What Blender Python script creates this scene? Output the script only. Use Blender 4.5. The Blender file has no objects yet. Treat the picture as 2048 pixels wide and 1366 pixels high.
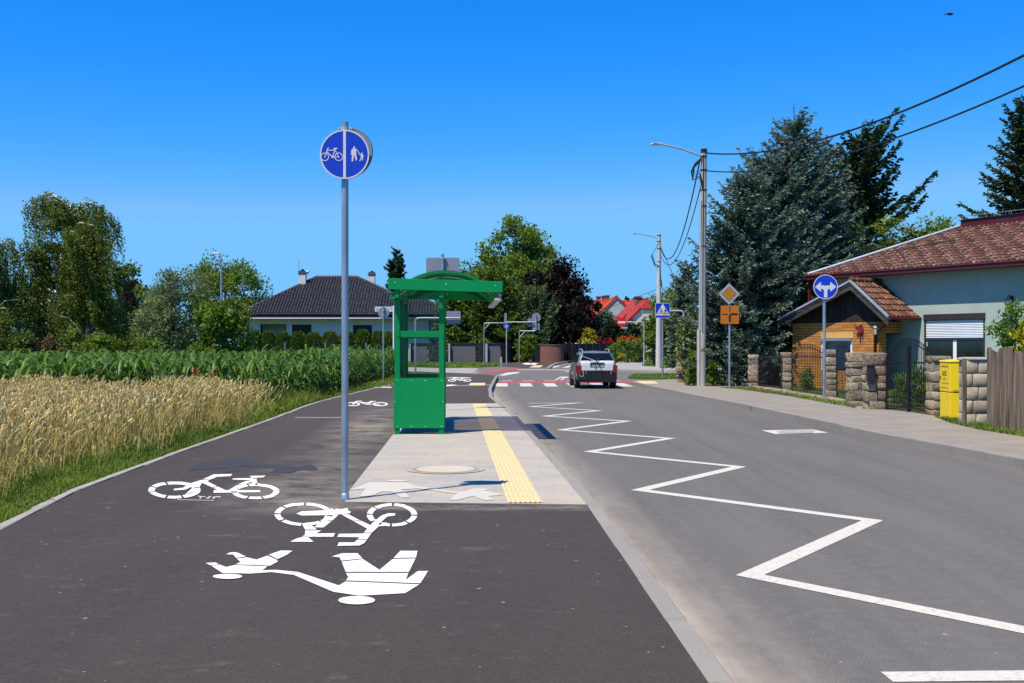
import bpy, math, random
import numpy as np
from mathutils import Vector, Matrix
RND = random.Random(11); NR = np.random.default_rng(11)
SC = bpy.context.scene; COL = SC.collection
F, CX, HY, HC = 2200.0, 1024.0, 690.0, 1.65      # the lens in photo pixels, the horizon row, the eye height in metres
ZP, ZR = 0.15, 0.12                              # height of the cycle path and of the right pavement above the road
def G(u, v, z=0.0):                              # where a sight line meets the level z
    d = (HC - z) * F / (v - HY); return Vector(((u - CX) / F * d, d, z))
def at(u, v, d): return Vector(((u - CX) / F * d, d, HC - (v - HY) * d / F))
def on_plane(u, v, p, n):
    r = Vector(((u - CX) / F, 1.0, -(v - HY) / F)); e = Vector((0, 0, HC))
    return e + r * ((p - e).dot(n) / r.dot(n))

# ------------------------------------------------------------------ materials
def new_mat(name):
    m = bpy.data.materials.new(name); m.use_nodes = True; nt = m.node_tree; nt.nodes.clear()
    return m, nt
def nd(nt, t, **k):
    n = nt.nodes.new(t)
    for a, b in k.items():
        if a.startswith('i_'):
            key = a[2:]; key = int(key) if key.isdigit() else key.replace('_', ' ')
            n.inputs[key].default_value = b
        else: setattr(n, a, b)
    return n
def lk(nt, a, b): nt.links.new(a, b)
def rgba(c): return (c[0], c[1], c[2], 1.0)
def mixc(nt, fac, a, b, blend='MIX'):
    n = nt.nodes.new('ShaderNodeMix'); n.data_type = 'RGBA'; n.blend_type = blend; n.clamp_factor = True
    for s, v in ((n.inputs[0], fac), (n.inputs[6], a), (n.inputs[7], b)):
        if isinstance(v, (int, float)): s.default_value = v
        elif isinstance(v, tuple): s.default_value = rgba(v)
        else: lk(nt, v, s)
    return n.outputs[2]
def mth(nt, op, a, b=None, c=None, clamp=False):
    n = nt.nodes.new('ShaderNodeMath'); n.operation = op; n.use_clamp = clamp
    for i, v in enumerate((a, b, c)):
        if v is None: continue
        if isinstance(v, (int, float)): n.inputs[i].default_value = v
        else: lk(nt, v, n.inputs[i])
    return n.outputs[0]
def noise(nt, vec, scale, detail=3, rough=.55):
    n = nd(nt, 'ShaderNodeTexNoise', i_Scale=scale, i_Detail=detail, i_Roughness=rough); lk(nt, vec, n.inputs['Vector'])
    return n.outputs['Fac']
def ramp(nt, fac, stops, interp='LINEAR'):
    n = nt.nodes.new('ShaderNodeValToRGB'); n.color_ramp.interpolation = interp; e = n.color_ramp.elements
    while len(e) < len(stops): e.new(.5)
    for x, (p, c) in zip(e, stops): x.position = p; x.color = rgba(c) if isinstance(c, tuple) else (c, c, c, 1)
    lk(nt, fac, n.inputs[0]); return n.outputs[0]
def coords(nt, stretch=None):
    o = nt.nodes.new('ShaderNodeNewGeometry').outputs['Position']
    if stretch:
        m = nd(nt, 'ShaderNodeMapping'); m.inputs['Scale'].default_value = stretch; lk(nt, o, m.inputs['Vector']); o = m.outputs[0]
    return o
def objco(nt, stretch=None):
    o = nt.nodes.new('ShaderNodeTexCoord').outputs['Object']
    if stretch:
        m = nd(nt, 'ShaderNodeMapping'); m.inputs['Scale'].default_value = stretch; lk(nt, o, m.inputs['Vector']); o = m.outputs[0]
    return o
def finish(m, nt, col, rough=.6, metal=0.0, spec=.4, bump=None, bstr=.3, bdist=.01, coat=0.0):
    p = nd(nt, 'ShaderNodeBsdfPrincipled'); o = nd(nt, 'ShaderNodeOutputMaterial')
    if isinstance(col, tuple): p.inputs['Base Color'].default_value = rgba(col)
    else: lk(nt, col, p.inputs['Base Color'])
    if isinstance(rough, (int, float)): p.inputs['Roughness'].default_value = rough
    else: lk(nt, rough, p.inputs['Roughness'])
    p.inputs['Metallic'].default_value = metal; p.inputs['Specular IOR Level'].default_value = spec
    p.inputs['Coat Weight'].default_value = coat
    if bump is not None:
        b = nd(nt, 'ShaderNodeBump', i_Strength=bstr, i_Distance=bdist); lk(nt, bump, b.inputs['Height']); lk(nt, b.outputs[0], p.inputs['Normal'])
    lk(nt, p.outputs[0], o.inputs[0]); return m
def simple(name, col, rough=.55, metal=0.0, var=.12, scale=4.0, spec=.4, bump=0.0, bscale=60.0, coat=0.0, stretch=None):
    m, nt = new_mat(name); c = objco(nt, stretch); f = noise(nt, c, scale, 4)
    f2 = ramp(nt, f, [(.3, 0.0), (.7, 1.0)])
    a = tuple(x * (1 - var) for x in col); b = tuple(min(1, x * (1 + var)) for x in col)
    out = mixc(nt, f2, a, b)
    bm = noise(nt, c, bscale, 3) if bump else None
    return finish(m, nt, out, rough, metal, spec, bm, bump, .01, coat)
def leaf_mat(name, stops, trans=.3, rough=.55, spec=.14):
    """leaves: one random tone per leaf (attribute rnd) through a ramp, part of the light passing through"""
    m, nt = new_mat(name); a = nd(nt, 'ShaderNodeAttribute', attribute_name='rnd')
    n = noise(nt, coords(nt), 1.1, 2)
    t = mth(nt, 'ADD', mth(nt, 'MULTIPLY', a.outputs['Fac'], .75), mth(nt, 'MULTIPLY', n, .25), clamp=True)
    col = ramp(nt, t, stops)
    p = nd(nt, 'ShaderNodeBsdfPrincipled', i_Roughness=rough); p.inputs['Specular IOR Level'].default_value = spec
    lk(nt, col, p.inputs['Base Color'])
    tr = nd(nt, 'ShaderNodeBsdfTranslucent'); lk(nt, mixc(nt, .35, col, (.5, .6, .08), 'MULTIPLY') if False else col, tr.inputs['Color'])
    mx = nd(nt, 'ShaderNodeMixShader', i_Fac=trans); o = nd(nt, 'ShaderNodeOutputMaterial')
    lk(nt, p.outputs[0], mx.inputs[1]); lk(nt, tr.outputs[0], mx.inputs[2]); lk(nt, mx.outputs[0], o.inputs[0])
    return m
def ev(c, k): return tuple(x * k for x in c)
def greens(c, lo=.45, hi=1.7, tip=None): return [(0.0, ev(c, lo)), (.5, c), (.85, ev(c, hi)), (1.0, tip or ev(c, hi * 1.15))]

MT = {}
def add(name, m): MT[name] = m; return m
def road_like(name, base, sand, grain, kind):
    m, nt = new_mat(name); p = coords(nt); sx = nd(nt, 'ShaderNodeSeparateXYZ'); lk(nt, p, sx.inputs[0])
    fine = noise(nt, p, 90, 2, .7); mid = noise(nt, p, 9, 4); big = noise(nt, coords(nt, (1.2, .18, 1)), .9, 4)
    scuff = noise(nt, coords(nt, (1.0, 1.5, 1)), 2.6, 7, .78)
    c = mixc(nt, ramp(nt, big, [(.35, 0.0), (.68, 1.0)]), ev(base, .86), ev(base, 1.14))
    c = mixc(nt, ramp(nt, mid, [(.4, 0.0), (.75, 1.0)]), c, ev(base, 1.18))
    c = mixc(nt, ramp(nt, fine, [(.30, grain), (.5, 0.0)]), c, ev(base, .45))
    c = mixc(nt, ramp(nt, fine, [(.58, 0.0), (.72, grain)]), c, ev(base, 2.3))
    c = mixc(nt, ramp(nt, scuff, [(.58, 0.0), (.78, .36)]), c, ev(sand, .62))
    specks = noise(nt, p, 16, 1, .4); c = mixc(nt, ramp(nt, specks, [(.79, 0.0), (.80, .6)]), c, ev(sand, .9))
    kerb = mth(nt, 'SUBTRACT', mth(nt, 'ADD', sx.outputs[0], mth(nt, 'MULTIPLY', sx.outputs[1], .0555)), 1.39)   # metres right of the platform kerb
    if kind == 'road':
        near = ramp(nt, kerb, [(.02, 1.0), (.16, .5), (.60, 0.0)]); n2 = noise(nt, coords(nt, (1.5, .5, 1)), 2.2, 5, .7)
        f = mth(nt, 'MULTIPLY', near, ramp(nt, n2, [(.34, .45), (.62, 1.0)])); c = mixc(nt, f, c, sand)
        tyre = noise(nt, coords(nt, (2.6, .05, 1)), 1.5, 3); c = mixc(nt, ramp(nt, tyre, [(.52, 0.0), (.74, .35)]), c, ev(base, .66))
        pol = noise(nt, coords(nt, (1.3, .03, 1)), 1.1, 2); c = mixc(nt, ramp(nt, pol, [(.50, 0.0), (.70, .4)]), c, ev(base, 1.3))
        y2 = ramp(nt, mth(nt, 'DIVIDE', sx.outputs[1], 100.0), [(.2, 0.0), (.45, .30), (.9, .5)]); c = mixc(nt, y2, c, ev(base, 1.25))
    else:
        d1 = mth(nt, 'ABSOLUTE', mth(nt, 'ADD', kerb, 2.9)); n2 = noise(nt, coords(nt, (1.0, 1.3, 1)), 1.3, 6, .75)
        yr = ramp(nt, mth(nt, 'DIVIDE', sx.outputs[1], 40.0), [(.24, 0.0), (.265, .7), (.38, .35), (.52, 1.0), (.62, .6), (.8, 0.0)])
        f = mth(nt, 'MULTIPLY', mth(nt, 'MULTIPLY', ramp(nt, d1, [(.15, 1.0), (.95, 0.0)]), yr), ramp(nt, n2, [(.38, .0), (.58, .95)]))
        c = mixc(nt, f, c, ev(sand, .7))
        ln = ramp(nt, mth(nt, 'ABSOLUTE', mth(nt, 'SUBTRACT', sx.outputs[1], 10.15)), [(.03, 1.0), (.25, 0.0)])
        n3 = noise(nt, coords(nt, (3.0, 6.0, 1)), 1.4, 5, .7)
        on = mth(nt, 'GREATER_THAN', kerb, -2.9)
        c = mixc(nt, mth(nt, 'MULTIPLY', mth(nt, 'MULTIPLY', ln, on), ramp(nt, n3, [(.4, .05), (.65, .6)])), c, ev(sand, .75))
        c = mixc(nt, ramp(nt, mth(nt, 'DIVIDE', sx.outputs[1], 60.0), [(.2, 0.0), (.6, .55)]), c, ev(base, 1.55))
    return finish(m, nt, c, .82, 0, .35, fine, .35, .004)
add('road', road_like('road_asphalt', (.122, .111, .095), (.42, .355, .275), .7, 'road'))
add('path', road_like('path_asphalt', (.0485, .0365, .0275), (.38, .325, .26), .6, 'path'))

def paving():
    m, nt = new_mat('platform_paving'); p = coords(nt)
    mp = nd(nt, 'ShaderNodeMapping'); mp.inputs['Rotation'].default_value = (0, 0, .055); lk(nt, p, mp.inputs['Vector'])
    b = nd(nt, 'ShaderNodeTexBrick', i_Scale=1.0, i_Mortar_Size=.006, i_Mortar_Smooth=.2, i_Bias=0.0, i_Brick_Width=.4, i_Row_Height=.2)
    b.inputs['Color1'].default_value = rgba((.395, .365, .315)); b.inputs['Color2'].default_value = rgba((.33, .31, .275)); b.inputs['Mortar'].default_value = rgba((.30, .27, .22))
    lk(nt, mp.outputs[0], b.inputs['Vector'])
    n = noise(nt, coords(nt, (1, 1.6, 1)), .9, 5, .65); n2 = noise(nt, p, 3.5, 4, .7); n3 = noise(nt, p, 60, 2)
    c = mixc(nt, ramp(nt, n, [(.45, 0.0), (.62, .7)]), b.outputs['Color'], (.45, .375, .265))
    c = mixc(nt, ramp(nt, n2, [(.5, 0.0), (.7, .5)]), c, (.46, .39, .29))
    c = mixc(nt, ramp(nt, n3, [(.3, .35), (.55, 0.0)]), c, (.25, .22, .18))
    return finish(m, nt, c, .85, 0, .3, b.outputs['Fac'], .4, -.004)
add('paving', paving())
def concrete(name, base, slab=None, dirt=.4, rot=0.0):
    m, nt = new_mat(name); p = coords(nt); n = noise(nt, p, 1.3, 5, .65); n2 = noise(nt, p, 45, 3)
    if slab:
        mp = nd(nt, 'ShaderNodeMapping'); mp.inputs['Rotation'].default_value = (0, 0, rot); lk(nt, p, mp.inputs['Vector'])
        b = nd(nt, 'ShaderNodeTexBrick', i_Scale=1.0, i_Mortar_Size=.005, i_Brick_Width=slab[0], i_Row_Height=slab[1])
        b.inputs['Color1'].default_value = rgba(base); b.inputs['Color2'].default_value = rgba(ev(base, .9)); b.inputs['Mortar'].default_value = rgba(ev(base, .6))
        lk(nt, mp.outputs[0], b.inputs['Vector']); c = b.outputs['Color']
    else: c = mixc(nt, .5, base, base)
    c = mixc(nt, ramp(nt, n, [(.42, 0.0), (.7, dirt)]), c, ev(base, .68))
    c = mixc(nt, ramp(nt, n, [(.3, dirt), (.45, 0.0)]), c, (base[0] * 1.16, base[1] * 1.1, base[2] * 1.0))
    c = mixc(nt, ramp(nt, n2, [(.3, .4), (.5, 0.0)]), c, ev(base, .6))
    return finish(m, nt, c, .88, 0, .3, n2, .25, .004)
add('pavement', concrete('pavement_slabs', (.285, .25, .205), (.2, .1), .55, .12))
add('kerb', concrete('kerb_concrete', (.275, .25, .215), (1.0, 3.0), .3))
add('edging', concrete('edging_concrete', (.34, .31, .265), None, .6))
add('pale', concrete('pale_paving', (.33, .31, .28), None, .5))
add('stone_cap', concrete('worn_concrete', (.36, .34, .31), None, .6))
add('cover', concrete('sandy_cover', (.50, .43, .33), None, .5))
def paint(name, col, wear, under):
    m, nt = new_mat(name); p = coords(nt); n = noise(nt, p, 22, 4, .7); n2 = noise(nt, p, 2.5, 4)
    f = mth(nt, 'MULTIPLY', ramp(nt, n, [(.5, 0.0), (.68, 1.0)]), ramp(nt, n2, [(.3, wear), (.7, wear * .3)]))
    c = mixc(nt, f, col, under); c = mixc(nt, ramp(nt, n2, [(.4, 0.0), (.8, .25)]), c, ev(col, .82))
    return finish(m, nt, c, .7, 0, .3, noise(nt, p, 120, 2), .2, .003)
add('white', paint('white_road_paint', (.72, .70, .66), .8, (.26, .24, .22)))
add('line', paint('white_line_paint', (.57, .535, .45), 1.0, (.28, .26, .24)))
add('faded', paint('faded_white_paint', (.52, .475, .40), 2.4, (.50, .45, .37)))
add('red_paint', paint('red_road_paint', (.36, .070, .072), .9, (.30, .14, .14)))
add('yellow_tile', paint('yellow_tactile_paving', (.66, .50, .25), .9, (.58, .46, .29)))
add('patch', paint('dark_overpaint', (.042, .037, .036), .5, (.06, .06, .07)))
def soil(name, a, b, scale):
    m, nt = new_mat(name); p = coords(nt); n = noise(nt, p, scale, 6, .7); n2 = noise(nt, p, scale * 9, 3)
    c = mixc(nt, ramp(nt, n, [(.35, 0.0), (.65, 1.0)]), a, b); c = mixc(nt, ramp(nt, n2, [(.3, .6), (.6, 0.0)]), c, ev(a, .45))
    return finish(m, nt, c, .95, 0, .15, n2, .6, .03)
add('grass_ground', soil('grass_ground', (.045, .075, .018), (.09, .12, .03), .9))
add('soil', soil('field_soil', (.06, .05, .025), (.10, .085, .04), 1.5))
add('lawn', soil('lawn', (.05, .095, .016), (.085, .14, .026), 1.2))
# metals, plastics, paints
add('galv', simple('galvanised_steel', (.30, .36, .42), .42, .55, .22, 9, .5, .1, 30, 0, (1, 1, .3)))
add('galv_light', simple('pale_steel', (.44, .47, .50), .45, .4, .12, 9))
add('sign_back', simple('sign_back_grey', (.25, .26, .30), .5, .35, .08, 3))
add('sign_blue', simple('blue_sign_face', (.006, .040, .48), .35, 0, .03, 3, .5))
add('sign_white', simple('white_sign_face', (.62, .62, .64), .4, 0, .03, 3))
add('sign_shaded', simple('shaded_white_sign_face', (.33, .33, .37), .5, 0, .12, 6))  # diamond border: white greyed in the paint to stand for branch shade
add('sign_red', simple('red_sign_face', (.62, .012, .014), .35, 0, .03, 3))
add('sign_orange', simple('orange_sign_face', (.46, .135, .006), .35, 0, .06, 3))  # junction plate: orange toned down, the shade of the branches put into it
add('sign_amber', simple('amber_sign_face', (.40, .165, .010), .35, 0, .06, 3))  # diamond field: amber darkened too, with the branch shade in its colour
add('black', simple('black_paint', (.012, .012, .013), .45))
add('green', simple('green_enamel', (.0005, .245, .064), .40, 0, .05, 3, .25))
add('green_dark', simple('green_enamel_frame', (.0005, .215, .055), .42, 0, .06, 3, .25))
add('bolt', simple('bright_bolt', (.7, .72, .72), .3, .6))
add('rubber', simple('rubber', (.016, .016, .016), .75))
add('iron', simple('wrought_iron', (.014, .014, .016), .5, .2))
add('asphalt_gap', simple('asphalt_gap', (.05, .046, .046), .85))
add('cable', simple('black_cable', (.010, .012, .016), .5))
add('pole_concrete', simple('pole_concrete', (.36, .335, .30), .85, 0, .2, 3, .3, .3, 40, 0, (1, 1, .4)))
add('pole_white', simple('pole_pale_concrete', (.47, .455, .43), .85, 0, .12, 3, .3, .2, 40))
add('lamp_white', simple('lamp_housing', (.6, .62, .64), .4, .1))
add('yellow', simple('yellow_enamel', (.86, .59, .005), .38, 0, .05, 2.5, .5))
add('yellow_dim', simple('yellow_seam', (.45, .28, .004), .5, 0, .1))
add('orange_bin', simple('orange_plastic', (.75, .33, .01), .45))
add('blue_post', simple('blue_paint', (.01, .13, .34), .45))
add('grey_text', simple('grey_lettering', (.18, .20, .20), .6))
add('maroon', simple('maroon_metal', (.085, .014, .018), .4, .1, .2, 3))
add('roof_flash', simple('zinc_flashing', (.40, .45, .48), .4, .4))
add('old_wood', simple('weathered_dark_wood', (.055, .050, .046), .85, 0, .75, 3.0, .2, .6, 30, 0, (.7, .7, 9)))
add('board_dark', simple('dark_boards', (.030, .024, .020), .8, 0, .6, 9, .2, .4, 25, 0, (1, 1, .1)))
add('fence_wood', simple('grey_fence_wood', (.165, .125, .088), .9, 0, .7, 6, .2, .6, 24, 0, (2.5, 2.5, .16)))
add('rust', simple('rusty_steel', (.32, .055, .018), .8, 0, .35, 6))
add('white_pvc', simple('white_frame', (.74, .76, .80), .4, 0, .04))
add('shutter', simple('white_shutter', (.72, .73, .77), .45, 0, .05))
add('shutter_box', simple('brown_shutter_box', (.035, .026, .026), .5, 0, .1))
add('interior', simple('dim_interior', (.02, .022, .024), .9))
add('curtain', simple('pale_curtain', (.30, .33, .32), .9, 0, .3, 14, .2, 0, 60, 0, (3, 3, .05)))
def render_wall(name, base, var, bump=.5, scale=1.2):
    m, nt = new_mat(name); p = coords(nt); n = noise(nt, p, scale, 5, .6); n2 = noise(nt, p, 38, 3, .6)
    c = mixc(nt, ramp(nt, n, [(.35, 0.0), (.7, 1.0)]), ev(base, 1 - var), ev(base, 1 + var))
    return finish(m, nt, c, .9, 0, .25, n2, bump, .01)
add('mint', render_wall('mint_render', (.36, .42, .375), .08, .7))
add('white_wall', render_wall('white_render', (.60, .585, .55), .04))
add('cream_wall', render_wall('cream_render', (.76, .68, .53), .05))
add('grey_wall', render_wall('grey_render', (.42, .42, .42), .06))
add('fence_grey', render_wall('grey_fence_render', (.120, .108, .116), .08, .4, .8))
add('fence_pale', render_wall('pale_fence_pillar', (.40, .37, .37), .08, .4))
add('anthracite', simple('anthracite_steel', (.022, .023, .028), .5, .1))
add('brown_glass', simple('brown_shutter', (.018, .008, .010), .5))
add('mortar', simple('dark_mortar', (.13, .105, .075), .95, 0, .3, 8))
def brick(name, c1, c2, mortar, U, bw, bh, ms, raked=None):
    m, nt = new_mat(name); p = coords(nt); d = nd(nt, 'ShaderNodeVectorMath', operation='DOT_PRODUCT'); d.inputs[1].default_value = U; lk(nt, p, d.inputs[0])
    s = nd(nt, 'ShaderNodeSeparateXYZ'); lk(nt, p, s.inputs[0]); cb = nd(nt, 'ShaderNodeCombineXYZ'); lk(nt, d.outputs['Value'], cb.inputs[0]); lk(nt, s.outputs[2], cb.inputs[1])
    b = nd(nt, 'ShaderNodeTexBrick', i_Scale=1.0, i_Mortar_Size=ms, i_Brick_Width=bw, i_Row_Height=bh, i_Bias=-.1)
    for k, v in (('Color1', c1), ('Color2', c2), ('Mortar', mortar)): b.inputs[k].default_value = rgba(v)
    lk(nt, cb.outputs[0], b.inputs['Vector']); n = noise(nt, p, 7, 4, .7)
    c = mixc(nt, ramp(nt, n, [(.5, 0.0), (.75, .35)]), b.outputs['Color'], ev(c2, .6))
    if raked:                                     # deeply raked, dark bed joints
        q = mth(nt, 'ABSOLUTE', mth(nt, 'SUBTRACT', mth(nt, 'FRACT', mth(nt, 'DIVIDE', s.outputs[2], bh)), .5)); c = mixc(nt, ramp(nt, q, [(.40, 0.0), (.44, 1.0)]), c, raked)
    return finish(m, nt, c, .8, 0, .3, b.outputs['Fac'], .8, -.015)
HU = Vector((.517, -.856, 0))                    # along the street front of the house on the right
add('brick_yellow', brick('yellow_brick', (.50, .225, .055), (.36, .145, .032), (.22, .17, .045), HU, .25, .098, .006, (.07, .032, .014)))
add('brick_yellow_side', brick('yellow_brick_return', (.56, .27, .058), (.42, .18, .036), (.22, .17, .045), Vector((.856, .517, 0)), .25, .098, .006, (.07, .032, .014)))
add('brick_red', brick('red_brick', (.26, .075, .045), (.18, .05, .035), (.20, .17, .15), Vector((1, 0, 0)), .26, .085, .012))
add('brick_soldier', simple('yellow_soldier_brick', (.60, .36, .11), .8, 0, .35, 12, .3, .2, 30, 0, (9, 9, .1)))
def rnd_ramp(name, stops, rough=.85, nscale=6, bump=.6, spec=.25, blot=None):
    m, nt = new_mat(name); a = nd(nt, 'ShaderNodeAttribute', attribute_name='rnd'); p = coords(nt); n = noise(nt, p, nscale, 5, .7)
    c = ramp(nt, a.outputs['Fac'], stops); c = mixc(nt, ramp(nt, n, [(.35, .9), (.6, 0.0)]), c, mixc(nt, .55, c, (.02, .018, .015)))
    if blot:
        n3 = noise(nt, p, blot[1], 4, .75); c = mixc(nt, ramp(nt, n3, [(blot[2], 0.0), (blot[2] + .06, .8)]), c, blot[0])
    return finish(m, nt, c, rough, 0, spec, n, bump, .02 if bump < 1 else .06)
add('stone', rnd_ramp('field_stone', [(0.0, (.19, .16, .125)), (.25, (.36, .29, .19)), (.5, (.47, .38, .255)), (.72, (.28, .235, .175)), (.90, (.33, .20, .135)), (1.0, (.44, .38, .29))], .95, 11, 1.0, .1))
add('block', rnd_ramp('sandstone_block', [(0.0, (.36, .30, .22)), (.5, (.46, .38, .27)), (1.0, (.50, .43, .32))], .9, 3, .5))
add('tile_red', rnd_ramp('weathered_red_tile', [(0.0, (.060, .028, .020)), (.4, (.110, .046, .033)), (.7, (.155, .064, .047)), (1.0, (.23, .125, .095))], .85, 9, .5, .2, ((.36, .275, .21), 5.2, .575)))
add('tile_porch', rnd_ramp('porch_tile', [(0.0, (.095, .040, .025)), (.5, (.165, .068, .040)), (1.0, (.21, .098, .060))], .85, 7, .5, .2, ((.42, .34, .25), 4.2, .62)))
add('tile_fresh', rnd_ramp('fresh_tile', [(0.0, (.42, .12, .08)), (1.0, (.50, .17, .11))], .8, 7, .4))
add('tile_black', rnd_ramp('anthracite_tile', [(0.0, (.026, .025, .028)), (.5, (.040, .038, .041)), (1.0, (.056, .053, .056))], .42, 3, .2, .5))
add('tile_orange', rnd_ramp('orange_tile', [(0.0, (.42, .05, .015)), (.5, (.56, .075, .02)), (1.0, (.62, .12, .04))], .7, 4, .3))
add('tile_crimson', rnd_ramp('crimson_roof', [(0.0, (.34, .022, .025)), (1.0, (.44, .035, .035))], .5, 3, .2))
add('tile_brown', rnd_ramp('brown_tile', [(0.0, (.13, .07, .06)), (1.0, (.20, .11, .095))], .8, 5, .4))
add('bark', simple('bark', (.085, .065, .048), .95, 0, .4, 9, .2, .8, 24, 0, (1, 1, .25)))
def birch_bark():
    m, nt = new_mat('birch_bark'); p = coords(nt, (1, 1, 3.0)); n = noise(nt, p, 3.0, 4, .7)
    return finish(m, nt, ramp(nt, n, [(.36, (.05, .045, .04)), (.44, (.62, .60, .56)), (1.0, (.72, .70, .66))]), .85, 0, .2, n, .3)
add('birch', birch_bark())
def glass(name, tint, rough=.02, ior=1.45):
    m, nt = new_mat(name); t = nd(nt, 'ShaderNodeBsdfTransparent'); t.inputs[0].default_value = rgba(tint)
    g = nd(nt, 'ShaderNodeBsdfGlossy', i_Roughness=rough); g.inputs[0].default_value = (.9, .95, 1, 1)
    fr = nd(nt, 'ShaderNodeFresnel', i_IOR=ior); mx = nd(nt, 'ShaderNodeMixShader'); o = nd(nt, 'ShaderNodeOutputMaterial')
    lk(nt, fr.outputs[0], mx.inputs[0]); lk(nt, t.outputs[0], mx.inputs[1]); lk(nt, g.outputs[0], mx.inputs[2]); lk(nt, mx.outputs[0], o.inputs[0]); return m
add('clear', glass('clear_pane', (.93, .955, .94), .02, 1.16))
add('smoke', glass('smoked_polycarbonate', (.27, .22, .17), .08, 1.35))
add('dark_glass', simple('dark_car_glass', (.006, .007, .011), .06, 0, .2, 3, .6))
add('window_glass', simple('window_glass', (.014, .020, .020), .05, 0, .4, 2, .6))
add('lamp_glass', simple('lantern_glass', (.5, .55, .4), .2, 0, .1))
add('car_grey', simple('grey_car_paint', (.15, .155, .15), .36, .2, .04, 2, .5, 0, 60, .5))
add('car_silver', simple('silver_car_trim', (.5, .52, .54), .3, .5, .04, 2, .5))
add('car_white', simple('white_car_panel', (.58, .58, .56), .35, 0, .05, 3, .5, .0, 60, .3))
add('car_black', simple('black_car_plastic', (.006, .006, .007), .7, 0, .2, 5))
add('car_red', simple('red_lamp_lens', (.20, .008, .006), .15, 0, .1, 8, .6))
add('rim', simple('wheel_rim', (.35, .36, .37), .4, .6))
add('bird', simple('dark_plumage', (.012, .013, .020), .7))
# foliage
add('L_birch', leaf_mat('birch_leaves', greens((.115, .155, .024), .45, 1.7), .38))
add('L_dark', leaf_mat('dark_leaves', greens((.090, .135, .017), .5, 1.6), .34))
add('L_mid', leaf_mat('green_leaves', greens((.13, .195, .022), .5, 1.7), .38))
add('L_light', leaf_mat('light_leaves', greens((.15, .24, .03), .6, 1.5), .42))
add('L_willow', leaf_mat('silver_green_leaves', greens((.155, .20, .075), .5, 1.8, (.40, .44, .24)), .28))
add('L_purple', leaf_mat('copper_leaves', greens((.013, .007, .0065), .5, 2.4, (.055, .032, .029)), .12))
add('L_plum', leaf_mat('plum_leaves', greens((.050, .014, .018), .5, 1.8), .2))
add('L_pine', leaf_mat('pine_needles', greens((.13, .185, .026), .45, 1.7), .28))
add('L_pine_dark', leaf_mat('dark_pine_needles', greens((.034, .058, .022), .5, 1.8), .15))
add('L_juniper', leaf_mat('juniper_needles', greens((.12, .17, .062), .5, 1.8), .2))
add('L_spruce', leaf_mat('blue_spruce_needles', [(0.0, (.032, .056, .038)), (.5, (.110, .160, .112)), (.8, (.25, .335, .25)), (1.0, (.50, .56, .39))], .2, .6, .1))
add('L_spruce_dark', leaf_mat('spruce_needles', greens((.045, .072, .030), .5, 1.7), .12))
add('L_thuja', leaf_mat('thuja_sprays', greens((.080, .125, .016), .5, 1.6, (.22, .28, .03)), .22))
add('L_yellow', leaf_mat('yellow_leaves', greens((.42, .36, .02), .6, 1.4), .3))
add('L_orange', leaf_mat('orange_leaves', greens((.52, .12, .02), .6, 1.3), .3))
add('L_red', leaf_mat('red_leaves', greens((.35, .02, .03), .6, 1.4), .3))
add('L_lime', leaf_mat('yellow_green_leaves', greens((.17, .20, .025), .5, 1.6), .35))
add('L_gloss', leaf_mat('glossy_leaves', greens((.11, .20, .022), .5, 1.6), .35, .4, .4))
add('L_maize', leaf_mat('maize_leaves', [(0.0, (.022, .058, .007)), (.5, (.062, .135, .013)), (.85, (.13, .225, .025)), (1.0, (.25, .34, .085))], .26, .45, .22))
add('L_wheat', leaf_mat('wheat_ears', [(0.0, (.52, .37, .12)), (.4, (.84, .62, .25)), (.75, (.95, .77, .40)), (1.0, (.58, .55, .17))], .25, .7, .2))
add('L_straw', leaf_mat('wheat_stalks', [(0.0, (.24, .21, .06)), (.4, (.44, .35, .11)), (.75, (.56, .41, .14)), (1.0, (.27, .33, .09))], .25, .7, .2))
add('L_grass', leaf_mat('grass_blades', [(0.0, (.068, .125, .014)), (.5, (.125, .20, .022)), (.85, (.20, .28, .036)), (1.0, (.42, .36, .12))], .38, .6, .2))
add('L_dry', leaf_mat('dry_leaves', greens((.13, .085, .035), .5, 1.5), .2))
add('L_poppy', leaf_mat('poppy_petals', greens((.62, .020, .012), .8, 1.2), .25))

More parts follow.
